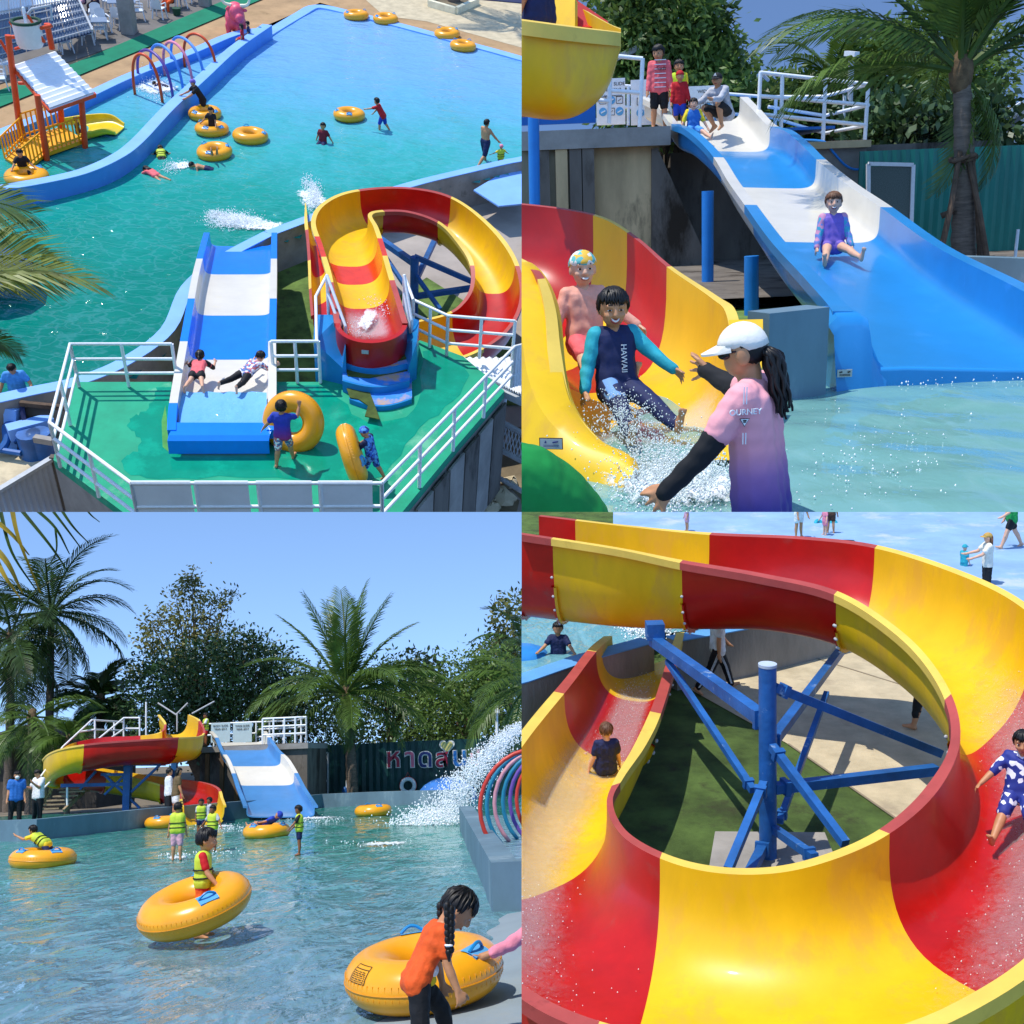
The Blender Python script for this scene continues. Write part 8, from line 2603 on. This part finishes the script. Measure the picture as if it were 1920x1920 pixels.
b = MB(); b.tube([V(q) for q in crom([G(0, 845, -.5), G(12, 828, -.4), G(12, 800, -.2), G(30, 800, -.2), G(34, 830, -.4)], 5)], .09, 8); b.tube([G(-10, 842, -.5), G(40, 850, -.5)], .07, 8); ob('pipe', b, MATS['steel_blue'], dk)
for px, py in ((66, 840), (84, 838)):
    b = MB(); b.tube([G(px, py + 24, -.85), G(px, py + 24, -.85) + V((0, 0, .75))], .26, 14); ob('drum', b, MATS['steel_blue'], dk, sharp=50)
b = MB(); p = G(12, 905, -.9); b.box(p + V((0, 0, .1)), (1.6, 1.8, .2), rotm(0, 0, 20)); ob('slab', b, MATS['paving'], dk, smooth=False)
rm = thing('ramp_roof', 'white ribbed metal sheet ramp under the right railing', 'ramp', G(930, 700, HZ - .4))
b = MB(); rws = []
a_, c_, d_, e_ = G(850, 672, HZ - .15), G(985, 672, HZ - .15), G(985, 745, HZ - .15), G(935, 722, HZ - .15)
for i in range(23):
    u = i / 22; o_ = V((0, 0, .05 * (i % 2))); rws.append([a_.lerp(c_, u) + o_, e_.lerp(d_, u) + o_])
b.grid(rws); b.grid([[q - V((0, 0, .06)) for q in r] for r in rws], flip=True); ob('sheet_panel', b, MATS['sheet_white'], rm, smooth=False)
b = MB(); b.beam(e_ + V((0, 0, -.12)), d_ + V((0, 0, -.12)), .16); ob('edge_beam', b, MATS['galv'], rm, smooth=False)
cf = thing('chain_fence', 'wire mesh fence panel in the lower right corner', 'fence', G(950, 900, -.9))
q = lambda x, y, z_=-.2: G(x, y, z_)
for a_, c_ in ((q(946, 745, 1.5), q(922, 892, -.8)), (q(940, 790, .6), q(985, 815, .6)), (q(934, 842, .1), q(985, 868, .1)), (q(925, 890, -.6), q(985, 925, -.6))):
    b = MB(); b.tube([a_, c_], .06, 8); ob('rail', b, MATS['galv'], cf)
b = MB()
a_, c_, d_, e_ = q(940, 792, .58), q(990, 818, .58), q(985, 866, .12), q(934, 842, .12)
for i in range(9):
    u = i / 8
    b.tube([a_.lerp(c_, u), e_.lerp(d_, min(1, u + .25))], .012, 4); b.tube([a_.lerp(c_, u), e_.lerp(d_, max(0, u - .25))], .012, 4)
ob('wire', b, MATS['galv'], cf)
b = MB(); p = G(950, 930, -.88); b.grid([[p + V((x - 1.4, y - 1.2, .04 * math.sin(x * 5 + y * 3))) for x in np.linspace(0, 3, 8)] for y in np.linspace(0, 4, 8)]); ob('earth_patch', b, MATS['earth'], kind='structure')
for k, (px, py, r_) in enumerate(((938, 930, .4), (916, 950, .35), (955, 905, .28), (925, 925, .2))):
    p = G(px, py, -.8); b = MB(); b.ell(p, (r_, r_ * .7, r_ * .5), rotm(10 * k, 20, 40 * k), 9, 6)
    b.v = [tuple(V(v_) + V((rnd.uniform(-.04, .04), rnd.uniform(-.04, .04), rnd.uniform(-.03, .03)))) for v_ in b.v]
    tag(ob('rock', b, MATS['paving'], smooth=False), ['large tan rock by the mesh fence', 'flat tan rock at the bottom edge by the concrete wall', 'tan rock close under the mesh fence', 'small tan rock between the larger rocks'][k], 'rock')

# palm fronds reaching in from the left, close to the viewer
for k, (x0, y0, zc, az, el, sc, rl_, m_, lab) in enumerate([(-250, 410, 7.2, 10, 24, .72, 8, 'frond_green', 'dark green palm frond arching in at the left edge, uppermost'), (-210, 600, 7.0, 30, 30, .8, -15, 'frond_lime', 'big yellow green palm frond spreading in from the left edge'),
                                                            (-250, 530, 6.8, 12, 26, .78, 20, 'frond_lime', 'olive palm frond below the big yellow one at the left'), (-90, 632, 6.2, 4, 14, .3, 0, 'frond_green', 'thin palm frond tip low at the left edge')]):
    me = frond_mesh('near', 3.2, .9 + .1 * k, 60, 1.35, .5, MATS[m_], k, w=.06)
    o = bpy.data.objects.new('palm_frond', me); COL.objects.link(o); ORG[o.name] = V((0, 0, 0)); CUR.objs.append(o)
    o.matrix_basis = Matrix.Translation(G(x0, y0, zc)) @ (Rz(az) @ Ry(-el) @ Rx(rl_)).to_4x4() @ Matrix.Scale(sc, 4)
    tag(o, lab, 'palm frond')
p = G(-22, 506, 0.7)
pa = thing('parasol', 'blue parasol half hidden behind the palm fronds at the left', 'parasol', G(-22, 506))
b = MB(); b.grid([[p + V((1.1 * s_ * math.cos(u), 1.1 * s_ * math.sin(u), .6 - .6 * s_ * s_)) for u in np.linspace(0, 2 * math.pi, 13)] for s_ in (0.02, .35, .7, 1)]); ob('canopy', b, MATS['parasol_blue'], pa, sharp=15)
b = MB(); b.tube([p, V((p.x, p.y, -.3))], .03, 6); ob('pole', b, MATS['galv'], pa)

# foam where slides pour into the pool, splashes of swimmers
for lab, cl in (('white foam at the lower end of the wide slide', [(432, 416, 20, 7, 2600), (405, 406, 8, 3, 500), (470, 420, 14, 4, 500)]), ('white foam at the end of the ring slide exit', [(588, 372, 7, 13, 1800), (575, 345, 5, 6, 200)]), ('splash behind the swimming girl', [(322, 316, 9, 5, 260), (350, 310, 8, 3, 60)]), ('splash under the coloured arches', [(282, 160, 18, 12, 420), (310, 168, 10, 8, 140), (295, 185, 8, 5, 120)])):
    pts = []
    for px, py, sx_, sy_, n_ in cl:
        for i in range(n_):
            p = G(rip.normal(px, sx_), rip.normal(py, sy_)); p.z = abs(rip.normal() * .08); pts.append((p, rip.uniform(.006, .022)))
    spray('water_foam', lab, pts, MATS['foam'])
for A_, B_, w_ in (((388, 406), (520, 428), 1.7), ((570, 345), (600, 400), 1.4), ((310, 318), (372, 306), 1.0), ((262, 150), (330, 180), 2.4), ((440, 418), (560, 432), 1.2)):
    foam_patch('white foam on the big pool', G(*A_), G(*B_), w_, 0.04, 0.03)

# ---- people in the pool


def pp(lab, px, py, yaw, H, pose=None, dz=0.0, **kw):
    kw.setdefault('vox', .022)
    return person(lab, G(px, py, 0) + V((0, 0, dz)), yaw, H, pose, **kw)


pp('man in black shirt and purple cap leaning on the ring by the divider wall', 382, 212, 120, 1.65, dict(lean=28, aL=(50, 12, 20), aR=(45, 12, 20), head=(-10, 0)), dz=-.35, adult=True, top='black', bottom='black', cap='purple', leg='pants')
pp('girl in black shirt standing in the middle ring', 400, 250, 160, 1.3, dict(aL=(40, 30, 10), aR=(30, 30, 10), head=(8, 20)), dz=-.35, top='black', bottom='black', hairstyle='bob')
_l = pp('swimmer upside down with only legs showing through the ring', 403, 300, 20, 1.2, dict(z=.0, root=(200, 0, 0), lL=(15, 4, 0), lR=(12, 4, 0)), dz=.05, top='navy', bottom='navy', leg='brief')
pp('dark haired swimmer with wet back surfacing below the ring with legs', 388, 316, 100, 1.2, dict(z=.0, root=(-75, 0, 0), aL=(60, 40, 10), aR=(60, 40, 10)), top=None, bottom='navy')
pp('boy in red shirt and blue shorts bending to push the ring', 718, 244, 78, 1.35, dict(lean=32, head=(-20, 0), aL=(70, 4, 6), aR=(30, 6, 10), lL=(20, 2, 20), lR=(-12, 2, 25)), dz=-.12, top='red', bottom='royal', leg='knee')
pp('boy in maroon shirt sitting in the shallow water', 605, 268, 165, 1.35, dict(z=.03, lean=-10, lL=(65, 12, 10), lR=(65, 12, 10), aL=(-15, 25, 0), aR=(-10, 25, 0)), top='maroon', bottom='navy')
pp('bare chested man in navy shorts wading and holding the small child', 908, 305, -40, 1.72, dict(lL=(18, 3, 8), lR=(-18, 3, 30), aL=(10, 8, 15), aR=(38, 10, 5)), dz=-.18, adult=True, top=None, bottom='navy', leg='knee')
pp('small child in lime vest and pink cap held by the wading man', 938, 310, 30, .95, dict(aL=(20, 60, 10), aR=(20, 50, 10)), dz=-.2, top='yellow', bottom='navy', vest='vest_lime', cap='pink', hair=None)
pp('child in lime vest floating on the back near the divider wall', 303, 296, 0, 1.15, dict(z=.02, root=(-70, 0, 20), aL=(80, 50, 60), aR=(80, 50, 60)), dz=.0, top='black', vest='vest_lime', bottom='black')
pp('girl swimming face down with long dark hair, trailing a splash', 292, 330, 55, 1.25, dict(z=.02, root=(-82, 0, 0), aL=(140, 20, 10), aR=(20, 20, 10), lL=(4, 6, 4), lR=(-4, 6, 4)), top='coral', bottom='coral', leg='brief', hairstyle='long')
pp('boy in black shirt sitting in the corner ring', 46, 330, -150, 1.35, dict(z=.2, lean=14, lL=(70, 20, 30), lR=(60, 20, 30), aL=(30, 30, 20), aR=(40, 30, 20)), top='black', bottom='black', leg='knee')
pp('man in blue shirt standing waist deep at the left edge', 36, 742, -160, 1.65, dict(head=(24, 0), aL=(20, 30, 50, 20), aR=(-5, 25, 20)), dz=-.75, adult=True, top='sky', bottom='navy')
pp('girl in red sitting on the far end of the divider wall', 457, 100, 100, 1.15, dict(z=.1, lL=(75, 8, 70), lR=(75, 8, 70)), dz=.5, top='red', bottom='red', hairstyle='bob')
pp('dark haired child sitting beside the girl in red on the wall', 468, 88, 100, 1.1, dict(z=.1, lL=(75, 8, 70), lR=(75, 8, 70)), dz=.4, top='navy', bottom='navy')
pp('child splashing face down under the coloured arches', 308, 163, 80, 1.0, dict(z=.02, root=(-80, 0, 0), aL=(120, 40, 10), aR=(120, 40, 10)), top='navy', bottom='black')

# ---- people on the platform
q = lambda x, y, z_=HZ: G(x, y, z_)
person('girl in pink and black swimsuit with skirt lying in the slide basin', q(371, 705, 2.35) + V((.0, 0, .05)), 8, 1.22, dict(z=.02, root=(-82, 0, 0), head=(-45, 0), aL=(120, 30, 30), aR=(100, 40, 80), lL=(-4, 10, 12), lR=(-4, 12, 14)), skin='skin_pale', top='coral', sleeve='short', hood='black', bottom='black', leg='skirt', vox=.015, hairstyle='pony', fingers=True)
person('child in grey printed shirt and black leggings lying in the slide basin', q(462, 705, 2.35) + V((0, 0, .05)), -22, 1.3, dict(z=.02, root=(-82, 0, 0), head=(-35, 0), aL=(110, 30, 70), aR=(120, 30, 60), lL=(-4, 12, 10), lR=(-4, 14, 16)), skin='skin_pale', top='print_flower', bottom='black', leg='pants', vox=.015, fingers=True)
tie = person('boy in tie dye shirt and flowered shorts walking with the big ring', q(534, 868), -2, 1.38, dict(lL=(-10, 4, 8), lR=(20, 4, 10), aL=(-5, 34, 20), aR=(60, 26, 80), lean=4), skin='skin', top='tie_dye', bottom='print_flower', leg='knee', vox=.015, fingers=True)
person('boy in blue printed swim suit and blue swim cap carrying the ring on edge', q(697, 900), 75, 1.2, dict(lean=12, head=(14, 0), lL=(20, 3, 10), lR=(-16, 3, 14), aL=(40, 10, 10), aR=(36, 14, 10)), skin='skin', hair=None, top='print_blue', hood='navy', bottom='print_blue', leg='knee', cap='print_blue', vox=.015, fingers=True)

# ------------------------------------------------------------------ finish
fuse_all()


def clip_mesh(o, planes):
    bm = bmesh.new()
    bm.from_mesh(o.data)
    for co, no in planes:
        bmesh.ops.bisect_plane(bm, geom=bm.verts[:] + bm.edges[:] + bm.faces[:], plane_co=co, plane_no=no, clear_outer=True, dist=1e-6)
    me = bpy.data.meshes.new(o.data.name)
    for m_ in o.data.materials:
        me.materials.append(m_)
    bm.to_mesh(me)
    bm.free()
    n = len(me.polygons)
    o.data = me
    return n


CINV = camo.matrix_world.inverted()
# the two cut planes in which the four places meet (both pass through the viewpoint)
PX = V((1, 0, (978 - 960) / F))       # x - a*(-z) = 0
PY = V((0, 1, 0))
for st in (BL, TR, BR, TL):
    Mq = st.matrix(BL)
    for root in st.objs:
        root.matrix_basis = Mq @ root.matrix_basis

        def walk(o, Mp):
            Mo = Mp @ o.matrix_basis if o is not root else o.matrix_basis.copy()
            kids = list(o.children)
            gone = False
            if o.type == 'MESH':
                n = len(o.data.vertices)
                co = np.empty(n * 3); o.data.vertices.foreach_get('co', co); co = co.reshape(-1, 3)
                Mc = CINV @ Mo
                A = np.array(Mc)
                c = co @ A[:3, :3].T + A[:3, 3]
                sx = (c @ np.array(PX)) * (1 if st.left else -1)      # keep < 0
                sy = (c @ np.array(PY)) * (-1 if st.top else 1)
                planes = []
                if sx.max() > 1e-4 or sy.max() > 1e-4:
                    if sx.min() > 0 or sy.min() > 0:
                        gone = True
                    else:
                        Mi = Mc.inverted(); N3 = Mc.to_3x3().transposed()
                        for vals, nn, sg in ((sx, PX, 1 if st.left else -1), (sy, PY, -1 if st.top else 1)):
                            if vals.max() > 1e-4:
                                planes.append((Mi @ V((0, 0, 0)), (N3 @ (nn * sg)).normalized()))
                        if clip_mesh(o, planes) == 0:
                            gone = True
            for k in kids:
                walk(k, Mo)
            if gone and not o.children:
                bpy.data.objects.remove(o)
        walk(root, Matrix.Identity(4))
bpy.context.view_layer.update()
for o in list(COL.objects):
    if o.type == 'EMPTY' and not o.children:
        bpy.data.objects.remove(o)
bpy.data.scenes.remove(TMP)
